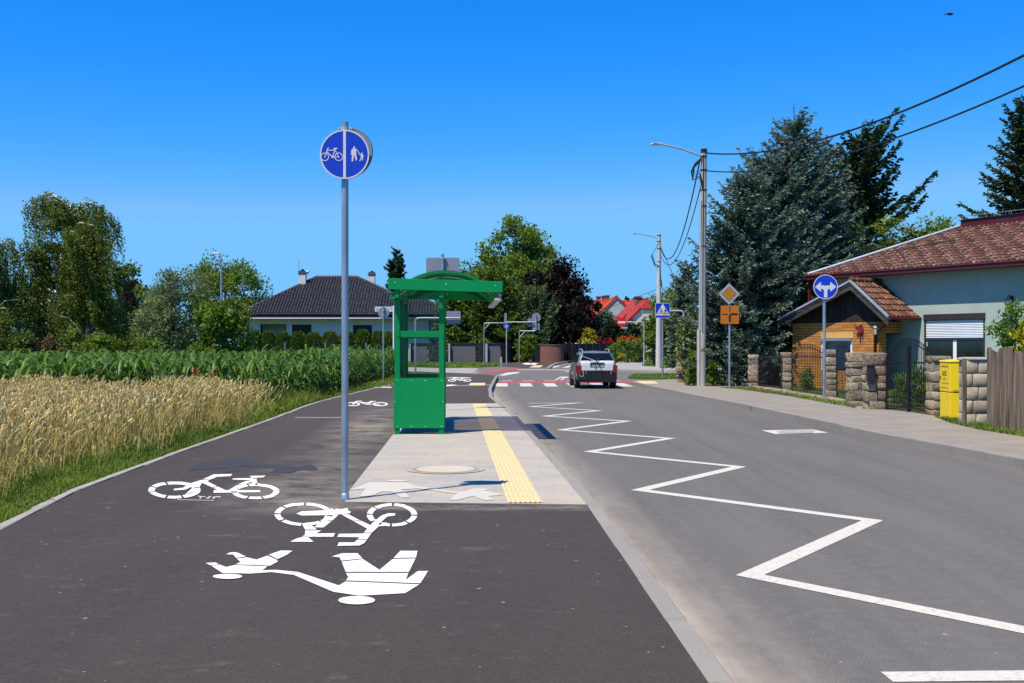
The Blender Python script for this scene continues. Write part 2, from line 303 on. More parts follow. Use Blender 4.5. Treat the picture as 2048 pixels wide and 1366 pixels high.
# ------------------------------------------------------------------ mesh builder
class MB:
    def __init__(s): s.v = []; s.f = []; s.m = []; s.s = []; s.r = []
    def add(s, vs, fs, mi=0, smooth=False, rnd=None):
        o = len(s.v); s.v.extend(tuple(v) for v in vs); s.r.extend([RND.random() if rnd is None else rnd] * len(vs))
        for f in fs: s.f.append(tuple(i + o for i in f)); s.m.append(mi); s.s.append(smooth)
        return s
    def poly(s, pts, mi=0): return s.add(pts, [tuple(range(len(pts)))], mi)
    def bb(s, x0, x1, y0, y1, z0, z1, mi=0, M=None):
        vs = [Vector((x, y, z)) for z in (z0, z1) for x, y in ((x0, y0), (x1, y0), (x1, y1), (x0, y1))]
        if M is not None: vs = [M @ v for v in vs]
        return s.add(vs, [(3, 2, 1, 0), (4, 5, 6, 7), (0, 1, 5, 4), (1, 2, 6, 5), (2, 3, 7, 6), (3, 0, 4, 7)], mi)
    def obox(s, c, U, V, W, mi=0):               # centre and three half-extent vectors
        c = Vector(c); vs = [c + U * a + V * b + W * g for g in (-1, 1) for a, b in ((-1, -1), (1, -1), (1, 1), (-1, 1))]
        return s.add(vs, [(3, 2, 1, 0), (4, 5, 6, 7), (0, 1, 5, 4), (1, 2, 6, 5), (2, 3, 7, 6), (3, 0, 4, 7)], mi)
    def tube(s, pts, r, n=8, mi=0, caps=True):
        pts = [Vector(p) for p in pts]; rs = r if isinstance(r, (list, tuple)) else [r] * len(pts); vs = []; fs = []
        up = Vector((0, 0, 1)); t0 = (pts[1] - pts[0]).normalized()
        a = t0.cross(up if abs(t0.z) < .9 else Vector((1, 0, 0))).normalized()
        for i, p in enumerate(pts):
            t = (pts[min(i + 1, len(pts) - 1)] - pts[max(i - 1, 0)]).normalized()
            a = (a - t * a.dot(t)).normalized(); b = t.cross(a)
            for k in range(n):
                w = 2 * math.pi * k / n; vs.append(p + (a * math.cos(w) + b * math.sin(w)) * rs[i])
        for i in range(len(pts) - 1):
            for k in range(n):
                q = (k + 1) % n; fs.append((i * n + k, i * n + q, i * n + n + q, i * n + n + k))
        s.add(vs, fs, mi, True)
        if caps:
            s.add(vs[:n], [tuple(range(n))[::-1]], mi); s.add(vs[-n:], [tuple(range(n))], mi)
        return s
    def cyl(s, p0, p1, r, n=14, mi=0): return s.tube([p0, p1], r, n, mi)
    def plate(s, pts, depth, mi=0, side=None):   # a flat outline (3-D points) given the thickness vector depth
        n = len(pts); a = [Vector(p) for p in pts]; b = [p + depth for p in a]
        s.add(a, [tuple(range(n))], mi); s.add(b, [tuple(range(n))[::-1]], mi if side is None else side)
        return s.add(a + b, [(i, n + i, n + (i + 1) % n, (i + 1) % n) for i in range(n)], mi if side is None else side)
    def ell(s, c, r, n=12, m=8, mi=0):
        vs = []; fs = []; c = Vector(c)
        for j in range(m + 1):
            t = math.pi * j / m
            for k in range(n):
                w = 2 * math.pi * k / n; vs.append(c + Vector((r[0] * math.sin(t) * math.cos(w), r[1] * math.sin(t) * math.sin(w), r[2] * math.cos(t))))
        for j in range(m):
            for k in range(n): q = (k + 1) % n; fs.append((j * n + k, (j + 1) * n + k, (j + 1) * n + q, j * n + q))
        return s.add(vs, fs, mi, True)
    def build(s, name, mats, parent=None, bevel=0.0, world=True):
        me = bpy.data.meshes.new(name); off = Vector((0, 0, 0))
        if parent is not None and world:
            q = parent
            while q is not None: off += q.location; q = q.parent
        vs = s.v if off.length == 0 else [(v[0] - off.x, v[1] - off.y, v[2] - off.z) for v in s.v]
        me.from_pydata(vs, [], s.f)
        for m in (mats if isinstance(mats, (list, tuple)) else [mats]): me.materials.append(MT[m] if isinstance(m, str) else m)
        me.polygons.foreach_set('material_index', s.m); me.polygons.foreach_set('use_smooth', s.s)
        at_ = me.attributes.new('rnd', 'FLOAT', 'POINT'); at_.data.foreach_set('value', s.r)
        me.update(); o = bpy.data.objects.new(name, me); COL.objects.link(o)
        if parent is not None: o.parent = parent
        if bevel:
            b = o.modifiers.new('bevel', 'BEVEL'); b.width = bevel; b.segments = 2; b.limit_method = 'ANGLE'; b.angle_limit = .7
        return o
def np_mesh(name, V, Q, rnd, mats, parent=None, midx=None, smooth=False):
    me = bpy.data.meshes.new(name); V = np.asarray(V, np.float32)
    if parent is not None:
        off = np.zeros(3); q = parent
        while q is not None: off += np.array(q.location); q = q.parent
        V = V - off.astype(np.float32)
    k = Q.shape[1]
    me.vertices.add(len(V)); me.vertices.foreach_set('co', V.astype(np.float32).ravel())
    me.loops.add(Q.size); me.loops.foreach_set('vertex_index', Q.astype(np.int32).ravel())
    me.polygons.add(len(Q)); me.polygons.foreach_set('loop_start', np.arange(0, Q.size, k, dtype=np.int32))
    for m in (mats if isinstance(mats, (list, tuple)) else [mats]): me.materials.append(MT[m])
    if midx is not None: me.polygons.foreach_set('material_index', midx.astype(np.int32))
    if smooth: me.polygons.foreach_set('use_smooth', np.ones(len(Q), bool))
    a = me.attributes.new('rnd', 'FLOAT', 'POINT'); a.data.foreach_set('value', np.asarray(rnd, np.float32))
    me.update(calc_edges=True); o = bpy.data.objects.new(name, me); COL.objects.link(o)
    if parent is not None: o.parent = parent
    return o
def tag(o, label=None, cat=None, group=None, kind=None):
    for k, v in (('label', label), ('category', cat), ('group', group), ('kind', kind)):
        if v: o[k] = v
    return o
def thing(name, label, cat, loc=(0, 0, 0), group=None, rz=0.0):
    o = bpy.data.objects.new(name, None); COL.objects.link(o); o.location = loc; o.rotation_euler = (0, 0, rz); o.empty_display_size = .2
    return tag(o, label, cat, group)
def struct(o): o['kind'] = 'structure'; return o
def text_mesh(txt, size, M, mat, name, parent, bold=0.0):
    c = bpy.data.curves.new('t', 'FONT'); c.body = txt; c.size = size; c.align_x = 'CENTER'; c.align_y = 'CENTER'; c.offset = bold; c.resolution_u = 3
    o = bpy.data.objects.new('t', c); COL.objects.link(o); bpy.context.view_layer.update()
    me = bpy.data.meshes.new_from_object(o.evaluated_get(bpy.context.evaluated_depsgraph_get()))
    bpy.data.objects.remove(o); me.materials.clear(); me.materials.append(MT[mat]); me.transform(M); me.name = name
    q = bpy.data.objects.new(name, me); COL.objects.link(q); q.parent = parent; return q
FACE = Matrix(((1, 0, 0, 0), (0, 0, -1, 0), (0, 1, 0, 0), (0, 0, 0, 1)))   # a drawing in x,y stood upright, facing the camera side (-y)
def facing(x, y, z): return Matrix.Translation((x, y, z)) @ FACE
def circ(cx, cy, r, n=40, a0=0.0, a1=2 * math.pi): return [(cx + r * math.cos(a0 + (a1 - a0) * i / n), cy + r * math.sin(a0 + (a1 - a0) * i / n)) for i in range(n + (0 if abs(a1 - a0) > 6.28 else 1))]
FLATN = [0]
def flat(mb, pts, M, mi=0):                       # one flat figure; each a hair above the last so that none share a plane
    FLATN[0] += 1; sc = M.to_scale()[2] or 1; h = .00004 * (FLATN[0] % 50) / sc; mb.poly([M @ Vector((x, y, h)) for x, y in pts], mi)
def ring(mb, cx, cy, ro, ri, M, n=40, mi=0, sy=1.0):
    a = circ(0, 0, 1, n)
    for i in range(n):
        p, q = a[i], a[(i + 1) % n]
        flat(mb, [(cx + p[0] * ri, cy + p[1] * ri * sy), (cx + p[0] * ro, cy + p[1] * ro * sy), (cx + q[0] * ro, cy + q[1] * ro * sy), (cx + q[0] * ri, cy + q[1] * ri * sy)], M, mi)
def stroke(mb, pts, w, M, mi=0):
    for (x0, y0), (x1, y1) in zip(pts, pts[1:]):
        l = math.hypot(x1 - x0, y1 - y0) or 1; nx, ny = -(y1 - y0) / l * w / 2, (x1 - x0) / l * w / 2
        flat(mb, [(x0 - nx, y0 - ny), (x1 - nx, y1 - ny), (x1 + nx, y1 + ny), (x0 + nx, y0 + ny)], M, mi)
def slab(name, mat, pts, z, depth=.3, parent=None):
    mb = MB(); mb.plate([Vector((p[0], p[1], z)) for p in pts], Vector((0, 0, -depth)))
    return struct(mb.build(name, mat, parent)) if parent is None else mb.build(name, mat, parent)
# ================================================================== the ground, roads and paths
def offs(line, w):                               # a polyline moved w metres to its right, seen along its run
    out = []
    for i, p in enumerate(line):
        a = line[max(i - 1, 0)]; b = line[min(i + 1, len(line) - 1)]
        l = math.hypot(b[0] - a[0], b[1] - a[1]); out.append((p[0] + (b[1] - a[1]) / l * w, p[1] - (b[0] - a[0]) / l * w))
    return out
def ribbon(mb, line, w0, w1, z, mi=0):
    a, b = offs(line, w0), offs(line, w1)
    for i in range(len(line) - 1): mb.poly([(a[i][0], a[i][1], z), (b[i][0], b[i][1], z), (b[i + 1][0], b[i + 1][1], z), (a[i + 1][0], a[i + 1][1], z)], mi)
def kerb(name, line, w, z, depth, mat):
    line = dense(line, 1.0); mb = MB(); a, b = offs(line, 0), offs(line, w); n = len(line)
    for i in range(n - 1):                        # one kerb stone after another, never quite in line
        g_ = .006; h = z + RND.uniform(-.003, .004); sh = RND.uniform(-.004, .004); L4 = lambda s, t: (s[i][0] + (s[i + 1][0] - s[i][0]) * t + sh, s[i][1] + (s[i + 1][1] - s[i][1]) * t)
        p = [L4(a, g_), L4(b, g_), L4(b, 1 - g_), L4(a, 1 - g_)]; q = [L4(a, g_), L4(b, g_), L4(b, 1 - g_), L4(a, 1 - g_)]; c = .012
        ins = [(x + (sum(v[0] for v in p) / 4 - x) * c * 4 / max(.3, w * 8), y + (sum(v[1] for v in p) / 4 - y) * c) for x, y in p]
        vs = [(x, y, h) for x, y in ins] + [(x, y, h - .010) for x, y in p] + [(x, y, h - depth) for x, y in p]
        mb.add(vs, [(0, 1, 2, 3)] + [(k + j * 4, k + j * 4 + 4, (k + 1) % 4 + j * 4 + 4, (k + 1) % 4 + j * 4) for j in (0, 1) for k in range(4)])
    return struct(mb.build(name, mat))
def dense(line, step=1.0):
    out = []
    for (x0, y0), (x1, y1) in zip(line, line[1:]):
        k = max(1, int(math.hypot(x1 - x0, y1 - y0) / step)); out += [(x0 + (x1 - x0) * i / k, y0 + (y1 - y0) * i / k) for i in range(k)]
    return out + [line[-1]]
slab('ground', 'grass_ground', [(-2500, -60), (2500, -60), (2500, 3000), (-2500, 3000)], -.02, .5)
road = slab('road', 'road', [(-1.6, -8), (14, -8), (14, 30), (7.5, 50), (70, 58), (70, 80), (9, 83), (8, 150), (-2, 150), (-1, 84), (-5, 80), (-5, 55), (-1.6, 50)], 0.0, .3)
KL = [(1.13, -4), (1.10, 1), (.99, 4.88), (.824, 10.3), (.47, 16.7), (.115, 23.1), (-.27, 28.2), (-.55, 32), (-.70, 37.5), (-.71, 43.4), (-.69, 54.2)]
kerb('kerb', KL, -.12, ZP + .006, .3, 'kerb')
LE = [(-4.05, -4), (-4.0, 4.0), (-4.14, 8.9), (-4.45, 11.2), (-4.61, 14.9), (-4.67, 17.2), (-4.83, 22.9), (-4.99, 26.4), (-5.05, 29.2), (-4.95, 31.5), (-4.74, 37.5), (-4.46, 41.8), (-4.3, 50), (-4.6, 58.5), (-6.2, 63)]
inner = offs(KL, -.115)
path = slab('cycle_path', 'path', [p for p in inner] + [(-2.2, 58.0), (-4.0, 60.5), (-6.2, 63.0)] + LE[::-1][1:], ZP, .3)
kerb('path_edging', LE, -.09, ZP + .012, .3, 'edging')
le2 = offs(LE, -.085)
slab('field_ground', 'soil', [(p[0], p[1]) for p in le2] + [(-70, 63), (-70, -4)], ZP - .03, .4)
def gp(pts, z): return [tuple(G(u, v, z)[:2]) for u, v in pts]
plat = gp([(1187, 1009.5), (690, 1004), (700, 980), (787, 868), (818, 829), (836, 808)], ZP)
kx = lambda y: next((a[0] + (b[0] - a[0]) * (y - a[1]) / (b[1] - a[1])) for a, b in zip(inner, inner[1:]) if a[1] <= y <= b[1])
pl = [(kx(10.33) - .004, 10.33)] + plat[1:] + [(kx(28.3) - .004, 28.3)] + [(kx(y) - .004, y) for y in (26, 23.1, 20, 16.7, 13)]
platform = slab('bus_platform', 'paving', pl, ZP + .004, .004)
# right pavement with its kerb
KR = [(8.6, -4), (7.9, 4), (7.3, 9.5)] + [tuple(G(u, v, 0)[:2]) for u, v in ((2048, 938), (1900, 908), (1775, 884), (1640, 853), (1576, 838), (1500, 821), (1450, 810), (1396, 799), (1328, 784), (1290, 776))] + [(5.0, 46.0), (5.6, 48.2), (7.4, 49.0), (12, 49.3)]
kerb('kerb', KR, .13, ZR + .005, .3, 'kerb')
kr = offs(KR, .125)
slab('pavement', 'pavement', kr + [(12, 47.0), (9.4, 44), (9.0, 38), (9.0, 28), (9.3, 20), (10, -4)], ZR, .3)
slab('yard_ground', 'grass_ground', [(12.1, 47.2), (9.42, 44.2), (9.02, 38), (9.02, 28), (9.32, 20), (10.02, -4), (60, -4), (60, 47.2)], ZR - .015, .4)
slab('grass_island', 'lawn', [(7.0, 49.6), (11, 49.45), (60, 48), (60, 56.5), (13, 57.5), (6.4, 58.6), (5.7, 54)], .10, .3)
# across the junction
slab('side_street', 'pale', gp([(958, 737), (940, 747.5), (885, 746.5), (790, 741), (700, 740), (300, 737), (300, 731), (700, 732.5), (790, 733.6), (885, 736.3)], .006), .006, .02)
slab('pavement', 'pale', gp([(1226, 738), (1355, 742), (1500, 744), (1500, 736), (1286, 732), (1284, 727), (1300, 719), (1312, 713.5), (1262, 713.5), (1240, 722), (1222, 733)], ZR), ZR, .14)
slab('lawn', 'lawn', gp([(1284, 731), (1291, 722), (1306, 714), (1400, 711), (1560, 711), (1560, 735), (1345, 735)], .14), .14, .14)
slab('lawn', 'lawn', gp([(300, 729.5), (700, 731.5), (890, 735.5), (960, 734.5), (1000, 732), (1002, 724), (880, 720), (300, 718)], .02), .02, .02)
slab('path', 'path', gp([(1002, 732), (1045, 735), (1090, 734), (1100, 729), (1125, 722.5), (1140, 720), (1140, 712), (1045, 713), (1040, 722), (1006, 727)], .03), .03, .03)
kerb('kerb', gp([(1094, 734.5), (1099, 730), (1112, 725.5), (1140, 720.5)], .12), .25, .12, .14, 'kerb')
# ---- painted markings: parts of the surface that carries them
def mark(name, mat, parent, polys, z, lab=None):
    mb = MB()
    for i, p in enumerate(polys): mb.poly([(q[0], q[1], z + .00025 * (i % 13)) for q in p])
    o = mb.build(name, mat, parent); return tag(o, lab) if lab else o
zl = gp([(1500, 1151), (1280, 980.5), (1180, 903.5), (1122, 860), (1090, 832.5), (1062, 813.5)], 0); zr = gp([(1745, 1041.5), (1478, 934), (1340, 877), (1255, 842.5), (1197, 821.5), (1157, 806)], 0)
zz = [(1.86, 5.46), (3.66, 5.52)]
for a, b in zip(zl, zr): zz += [a, b]
zz.append((.47, 31.1))
mb = MB()
def zigzag(pts, w):
    n = len(pts); L = []; Rr = []
    for i, p in enumerate(pts):
        p = Vector((p[0], p[1])); d0 = (p - Vector(pts[i - 1])).normalized() if i else None; d1 = (Vector(pts[i + 1]) - p).normalized() if i < n - 1 else None
        if d0 is None: d0 = d1
        if d1 is None: d1 = d0
        nn = Vector((-d0.y, d0.x)); t = d0 + d1
        if t.length < 1e-4: m = nn
        else: t.normalize(); m = Vector((-t.y, t.x)); m = m / max(.30, abs(m.dot(nn)))
        L.append(p + m * w / 2); Rr.append(p - m * w / 2)
    for i in range(n - 1): mb.poly([(L[i].x, L[i].y, .004), (L[i + 1].x, L[i + 1].y, .004), (Rr[i + 1].x, Rr[i + 1].y, .004), (Rr[i].x, Rr[i].y, .004)])
zigzag(zz, .165); mb.build('zigzag_line', 'line', road)
for k in range(-1, 6): mark('zebra_stripe', 'line', road, [[(.34 + k, 43.7), (.84 + k, 43.7), (.80 + k, 47.4), (.32 + k, 47.4)]], .004)
mark('crossing_band', 'red_paint', road, [[(-.55, 47.6), (5.4, 47.6), (5.4, 50.2), (-.55, 50.2)]], .003)
mark('crossing_edge_dash', 'line', road, [[(x, 50.3), (x + .5, 50.3), (x + .5, 50.8), (x, 50.8)] for x in (-.5, .5, 1.5, 2.5, 3.5, 4.5)], .004)
mark('direction_arrow', 'line', road, [gp(p, 0) for p in ([(1108, 760.5), (1113, 760.5), (1121, 756), (1117, 756)], [(1119, 760.5), (1124, 760.5), (1131, 756), (1127, 756)], [(1115, 756), (1135, 756), (1138, 753.5), (1122, 753.5)])], .004)
mark('give_way_line', 'line', road, [gp([(1030, 739.2), (1170, 739.6), (1170, 740.6), (1030, 740.0)], 0), gp([(1232, 740.0), (1500, 743.0), (1500, 744.4), (1232, 741.2)], 0), gp([(1130, 742.2), (1150, 742.2), (1150, 743.4), (1130, 743.4)], 0)], .005)
mark('crossing_wedge', 'red_paint', road, [gp([(955, 747.5), (975, 748.2), (1014, 742.5), (1050, 737.6), (1040, 736.6), (1005, 737.8)], 0)], .010)
mark('crossing_wedge', 'line', road, [gp([(996, 751), (1008, 751.8), (1042, 745.8), (1034, 744.4), (1014, 745.6)], 0)], .011)
mark('zebra_stripe', 'line', road, [gp([(1097, 735.4), (1108, 735.4), (1122, 731.6), (1112, 731.6)], 0)], .005); mark('zebra_stripe', 'line', road, [gp([(1124, 735.4), (1136, 735.4), (1146, 731.6), (1138, 731.6)], 0)], .005)
mark('manhole_cover', 'stone_cap', road, [gp([(1553, 863.6), (1565, 861.2), (1622, 860.4), (1630, 862.4), (1624, 866.6), (1560, 867.4)], 0)], .008)
mb = MB(); mb.poly([(p[0], p[1], .004) for p in gp([(1523, 861), (1625, 859.3), (1657, 865.8), (1550, 868.4)], 0)]); mb.build('manhole_frame_paint', 'line', road)
# the symbols on the path, upside down to the walker who comes this way
def zc(pts, s, ox, oy): return [(ox + x / s, oy + y / s) for x, y in pts]
Z1 = lambda pts: gp(zc(pts, 2.2756, 280, 880), ZP)
Z8 = lambda pts: gp(zc(pts, 4.096, 680, 740), ZP)
def wheel_polys(f, cx, cy, ro, ri, gaps, n=64):
    out = []
    for i in range(n):
        a, b = 2 * math.pi * i / n, 2 * math.pi * (i + 1) / n; c = (a + b) / 2
        if any(abs((c - g + math.pi) % (2 * math.pi) - math.pi) < .035 for g in gaps): continue
        out.append(f([(cx + ro[0] * math.cos(a), cy + ro[1] * math.sin(a)), (cx + ro[0] * math.cos(b), cy + ro[1] * math.sin(b)), (cx + ri[0] * math.cos(b), cy + ri[1] * math.sin(b)), (cx + ri[0] * math.cos(a), cy + ri[1] * math.sin(a))]))
    return out
GAPS = [.05, .8, 1.6, 2.5, 3.2, 3.9, 4.75, 5.5]
def ells(f, cx, cy, rx, ry): return f([(cx + rx * math.cos(i * math.pi / 16), cy + ry * math.sin(i * math.pi / 16)) for i in range(32)])
bike1 = wheel_polys(Z1, 745, 340, (133, 53), (106, 40), GAPS) + wheel_polys(Z1, 1147, 343, (115, 53), (88, 40), GAPS) + [Z1(p) for p in (
    [(711, 338), (735, 328), (870, 321), (960, 328), (955, 337), (870, 345), (735, 347)], [(858, 322), (872, 313), (886, 322)], [(885, 334), (890, 315), (915, 318), (945, 312), (950, 330)],
    [(845, 342), (905, 342), (875, 368), (830, 368)], [(826, 371), (872, 371), (835, 400), (792, 400)], [(735, 381), (775, 384), (805, 410), (752, 410)], [(752, 414), (826, 414), (800, 428), (750, 436)],
    [(765, 428), (888, 427), (880, 443), (735, 443)], [(738, 445), (765, 445), (790, 466), (684, 466), (712, 451)], [(915, 341), (950, 341), (1000, 368), (968, 370)], [(972, 372), (1004, 370), (1058, 394), (1035, 407)],
    [(905, 430), (1030, 429), (1018, 446), (898, 444)], [(1100, 346), (1130, 336), (1162, 337), (1160, 347), (1126, 351), (1098, 376), (1062, 376)], [(1060, 379), (1122, 379), (1120, 394), (1086, 396), (1056, 425), (1018, 425)],
    [(1015, 428), (1053, 428), (1034, 456), (990, 456)], [(988, 459), (1032, 459), (1020, 474), (998, 484), (898, 486), (905, 470), (975, 470)])]
mark('bicycle_symbol', 'white', path, bike1, ZP + .004)
ped1 = [Z1(p) for p in ([(298, 562), (345, 560), (358, 568), (320, 573)], [(324, 575), (362, 570), (392, 581), (432, 572), (580, 578), (556, 596), (620, 594), (720, 604), (905, 665), (935, 647), (1272, 660), (1207, 700), (1000, 712), (880, 694), (700, 617), (600, 604), (500, 611), (375, 608)],
    [(435, 569), (458, 558), (440, 543), (486, 537), (530, 547), (580, 529), (622, 548), (628, 556), (592, 575)], [(438, 540), (425, 525), (392, 523), (412, 514), (440, 514), (482, 533)], [(586, 525), (640, 506), (694, 507), (668, 526), (626, 545)],
    [(937, 643), (948, 628), (938, 609), (1222, 609), (1210, 640), (1265, 600), (1311, 600), (1276, 656)], [(936, 604), (918, 557), (1015, 546), (1090, 595), (1150, 545), (1254, 543), (1224, 604)], [(916, 553), (908, 538), (873, 534), (920, 519), (990, 519), (1013, 543)], [(1154, 541), (1185, 508), (1263, 508), (1256, 539)])]
ped1 += [ells(Z1, 398, 625, 67, 11.5), ells(Z1, 986, 734, 84, 19)]
mark('pedestrian_symbol', 'white', path, ped1, ZP + .0045)
bike2 = wheel_polys(Z1, 157, 230, (119, 39), (90, 26), [.3, 1.2, 1.9, 2.9, 3.6, 4.4, 5.0, 5.7]) + wheel_polys(Z1, 525, 236, (110, 36), (82, 24), [.3, 1.2, 1.9, 2.9, 3.6, 4.4, 5.0, 5.7]) + [Z1(p) for p in (
    [(335, 158), (420, 156), (413, 166), (352, 169), (318, 182), (286, 180)], [(280, 183), (316, 184), (296, 195), (250, 208), (205, 228), (156, 231), (152, 224), (195, 219), (225, 200)], [(240, 206), (280, 198), (272, 214), (236, 240), (205, 250), (236, 222)],
    [(284, 197), (305, 189), (350, 212), (330, 218)], [(334, 220), (354, 214), (396, 234), (376, 243)], [(420, 177), (516, 175), (506, 184), (424, 183)], [(398, 234), (440, 208), (472, 208), (420, 236)], [(444, 205), (480, 190), (525, 180), (500, 196), (476, 205)],
    [(335, 231), (545, 231), (549, 240), (335, 243)], [(497, 166), (573, 164), (560, 173), (512, 175)], [(505, 180), (530, 178), (536, 207), (512, 209)])]
mark('bicycle_symbol', 'white', path, bike2, ZP + .004)
mark('painted_scrawl', 'faded', path, [Z1(p) for p in ([(170, 273), (337, 276), (337, 278), (170, 275)], [(262, 256), (300, 259), (300, 262), (262, 259)], [(278, 259), (285, 259), (276, 269), (268, 269)], [(300, 268), (318, 257), (324, 260), (310, 270)], [(322, 262), (352, 258), (370, 260), (366, 264), (345, 262), (336, 271), (328, 270), (336, 263)])], ZP + .0046)
mark('overpaint_patch', 'patch', path, [Z1([(210, 140), (290, 100), (375, 98), (385, 88), (480, 85), (500, 95), (620, 118), (720, 122), (780, 112), (810, 130), (790, 142), (740, 135), (680, 152), (590, 150), (620, 130), (560, 125), (450, 120), (445, 145), (380, 148), (400, 130), (300, 135)])], ZP + .0035)
wp = [Z8(p) for p in ([(80, 990), (240, 925), (540, 925), (620, 955), (760, 975), (900, 998), (980, 1004), (1060, 990), (1200, 995), (1340, 1030), (1215, 1040), (1265, 1070), (1180, 1072), (1090, 1038), (960, 1072), (890, 1070), (960, 1020), (800, 997), (640, 977), (500, 985), (580, 1050), (500, 1052), (430, 1003), (340, 1003), (270, 1035), (160, 1042), (210, 978)],)] + [ells(Z8, 470, 913, 82, 8), ells(Z8, 1140, 986, 78, 9)]
mark('pedestrian_symbol', 'faded', platform, wp, ZP + .0085)
fb = lambda pts: gp(pts, ZP)
def small_bike(cx, cy, w, h, flip=1):
    s = lambda p: fb([(cx + x * w * flip, cy + y * h) for x, y in p])
    return wheel_polys(s, -.33, .15, (.18, .36), (.13, .22), [], 24) + wheel_polys(s, .33, .15, (.18, .36), (.13, .22), [], 24) + [s(p) for p in ([(-.25, -.42), (-.12, -.46), (-.10, -.34), (-.2, -.3), (-.30, .2), (-.36, .2)], [(-.18, -.2), (.13, -.2), (.13, -.1), (-.18, -.1)], [(-.18, -.15), (-.1, -.15), (.06, .2), (-.02, .2)], [(.1, -.3), (.17, -.3), (.04, .22), (-.04, .22)], [(0, .14), (.33, .14), (.33, .24), (0, .24)], [(.06, -.42), (.24, -.42), (.2, -.32), (.08, -.32)])]
mark('bicycle_symbol', 'white', path, small_bike(733, 807, 84, 11), ZP + .004); mark('bicycle_symbol', 'white', path, small_bike(919, 759.5, 46, 8), ZP + .004)
mark('arrow_symbol', 'white', path, [fb([(893, 772.5), (916, 770.2), (905, 769.3), (893, 769.9)]), fb([(888, 755.3), (935, 756.2), (946, 755.4), (910, 754.4)]), fb([(748, 774), (783, 774), (783, 775.6), (748, 775.2)])], ZP + .004)
mark('path_joint', 'edging', path, [fb([(590, 834.6), (690, 835.0), (690, 836), (590, 835.6)]), fb([(894, 771.6), (985, 769), (985, 770), (894, 772.6)])], ZP + .0033)
mark('tactile_slab', 'yellow_tile', path, [fb([(937, 771), (969, 771), (971, 766), (941, 766)])], ZP + .005)
mark('bicycle_symbol', 'white', road, [[tuple(q) for q in p] for p in [[tuple(G(u, v, .03)[:2]) for u, v in zz_] for zz_ in ([(1044, 728), (1050, 725.6), (1058, 725.6), (1062, 728), (1056, 729.6)], [(1058, 729.2), (1066, 725.8), (1076, 727), (1070, 729.6)])]], .036)
mark('tactile_slab', 'yellow_tile', road, [gp([(1058, 735), (1080, 735), (1086, 731), (1068, 731)], .03)], .035)
pav = [o for o in bpy.data.objects if o.name == 'pavement'][0]
mark('tactile_slab', 'yellow_tile', pav, [gp([(1283, 767.6), (1317, 767.4), (1308, 762.4), (1272, 762.4)], ZR)], ZR + .004)
# tactile strip along the platform: ribs run with the road
mb = MB(); tl = lambda t: (-.0105 + (-.845 + .0105) * t, 10.36 + (28.2 - 10.36) * t)
a0, a1 = G(1016, 1007, ZP), G(1085.5, 1007, ZP); b0, b1 = G(945, 808.2, ZP), G(970.5, 808.2, ZP)
W = (a1 - a0).length; dirv = (b0 - a0).normalized(); nn = Vector((-dirv.y, dirv.x, 0)) * -1; L = (b0 - a0).length
mb.poly([a0 + Vector((0, 0, .008)), a0 + nn * W + Vector((0, 0, .008)), a0 + nn * W + dirv * L + Vector((0, 0, .008)), a0 + dirv * L + Vector((0, 0, .008))])
k = 0.0
while k < L - .1:
    e = min(k + .39, L)
    for j in range(7):
        c = W * (j + .5) / 7; p = a0 + nn * c + dirv * k; q = a0 + nn * c + dirv * e; w = W / 7 * .27
        mb.add([p - nn * w + Vector((0, 0, .0085)), p - nn * w * .5 + Vector((0, 0, .014)), p + nn * w * .5 + Vector((0, 0, .014)), p + nn * w + Vector((0, 0, .0085)), q - nn * w + Vector((0, 0, .0085)), q - nn * w * .5 + Vector((0, 0, .014)), q + nn * w * .5 + Vector((0, 0, .014)), q + nn * w + Vector((0, 0, .0085))], [(0, 1, 5, 4), (1, 2, 6, 5), (2, 3, 7, 6)])
    k += .4
mb.build('tactile_strip', 'yellow_tile', platform)
mb = MB(); c = G(891, 940, ZP)
mb.poly([(c.x + .355 * math.cos(a), c.y + .355 * math.sin(a), ZP + .014) for a in [i * math.pi / 24 for i in range(48)]], 0)
M0 = Matrix.Translation((c.x, c.y, ZP + .012)); ring(mb, 0, 0, .41, .365, M0, 48, 1); M0 = Matrix.Translation((c.x, c.y, ZP + .010)); ring(mb, 0, 0, .37, .35, M0, 48, 2); ring(mb, 0, 0, .47, .41, M0, 48, 3)
mb.build('manhole_cover', ['cover', 'edging', 'mortar', 'paving'], platform)
# ================================================================== signs on the near side
SW = Vector((0, .02, 0))
def disc_plate(parent, name, x, y, z, r, mface, yaw=0.0, rim='sign_white', back='sign_back', tk=.025):
    """a round sign face towards -y with a turned-back rim, its own local drawing frame returned"""
    M = Matrix.Translation((x, y, z)) @ Matrix.Rotation(yaw, 4, 'Z') @ FACE
    mb = MB(); c = circ(0, 0, r, 56)
    mb.add([M @ Vector((p[0], p[1], 0)) for p in c], [tuple(range(56))], 0)
    mb.add([M @ Vector((p[0], p[1], -tk)) for p in c], [tuple(range(56))[::-1]], 2)
    vs = [M @ Vector((p[0], p[1], h)) for h in (0, -tk) for p in c]; mb.add(vs, [(i, 56 + i, 56 + (i + 1) % 56, (i + 1) % 56) for i in range(56)], 2, True)
    ring(mb, 0, 0, r, r * .945, M @ Matrix.Translation((0, 0, .0022)), 56, 1)
    return mb.build(name, [mface, rim, back], parent, world=False), M @ Matrix.Translation((0, 0, .0024))
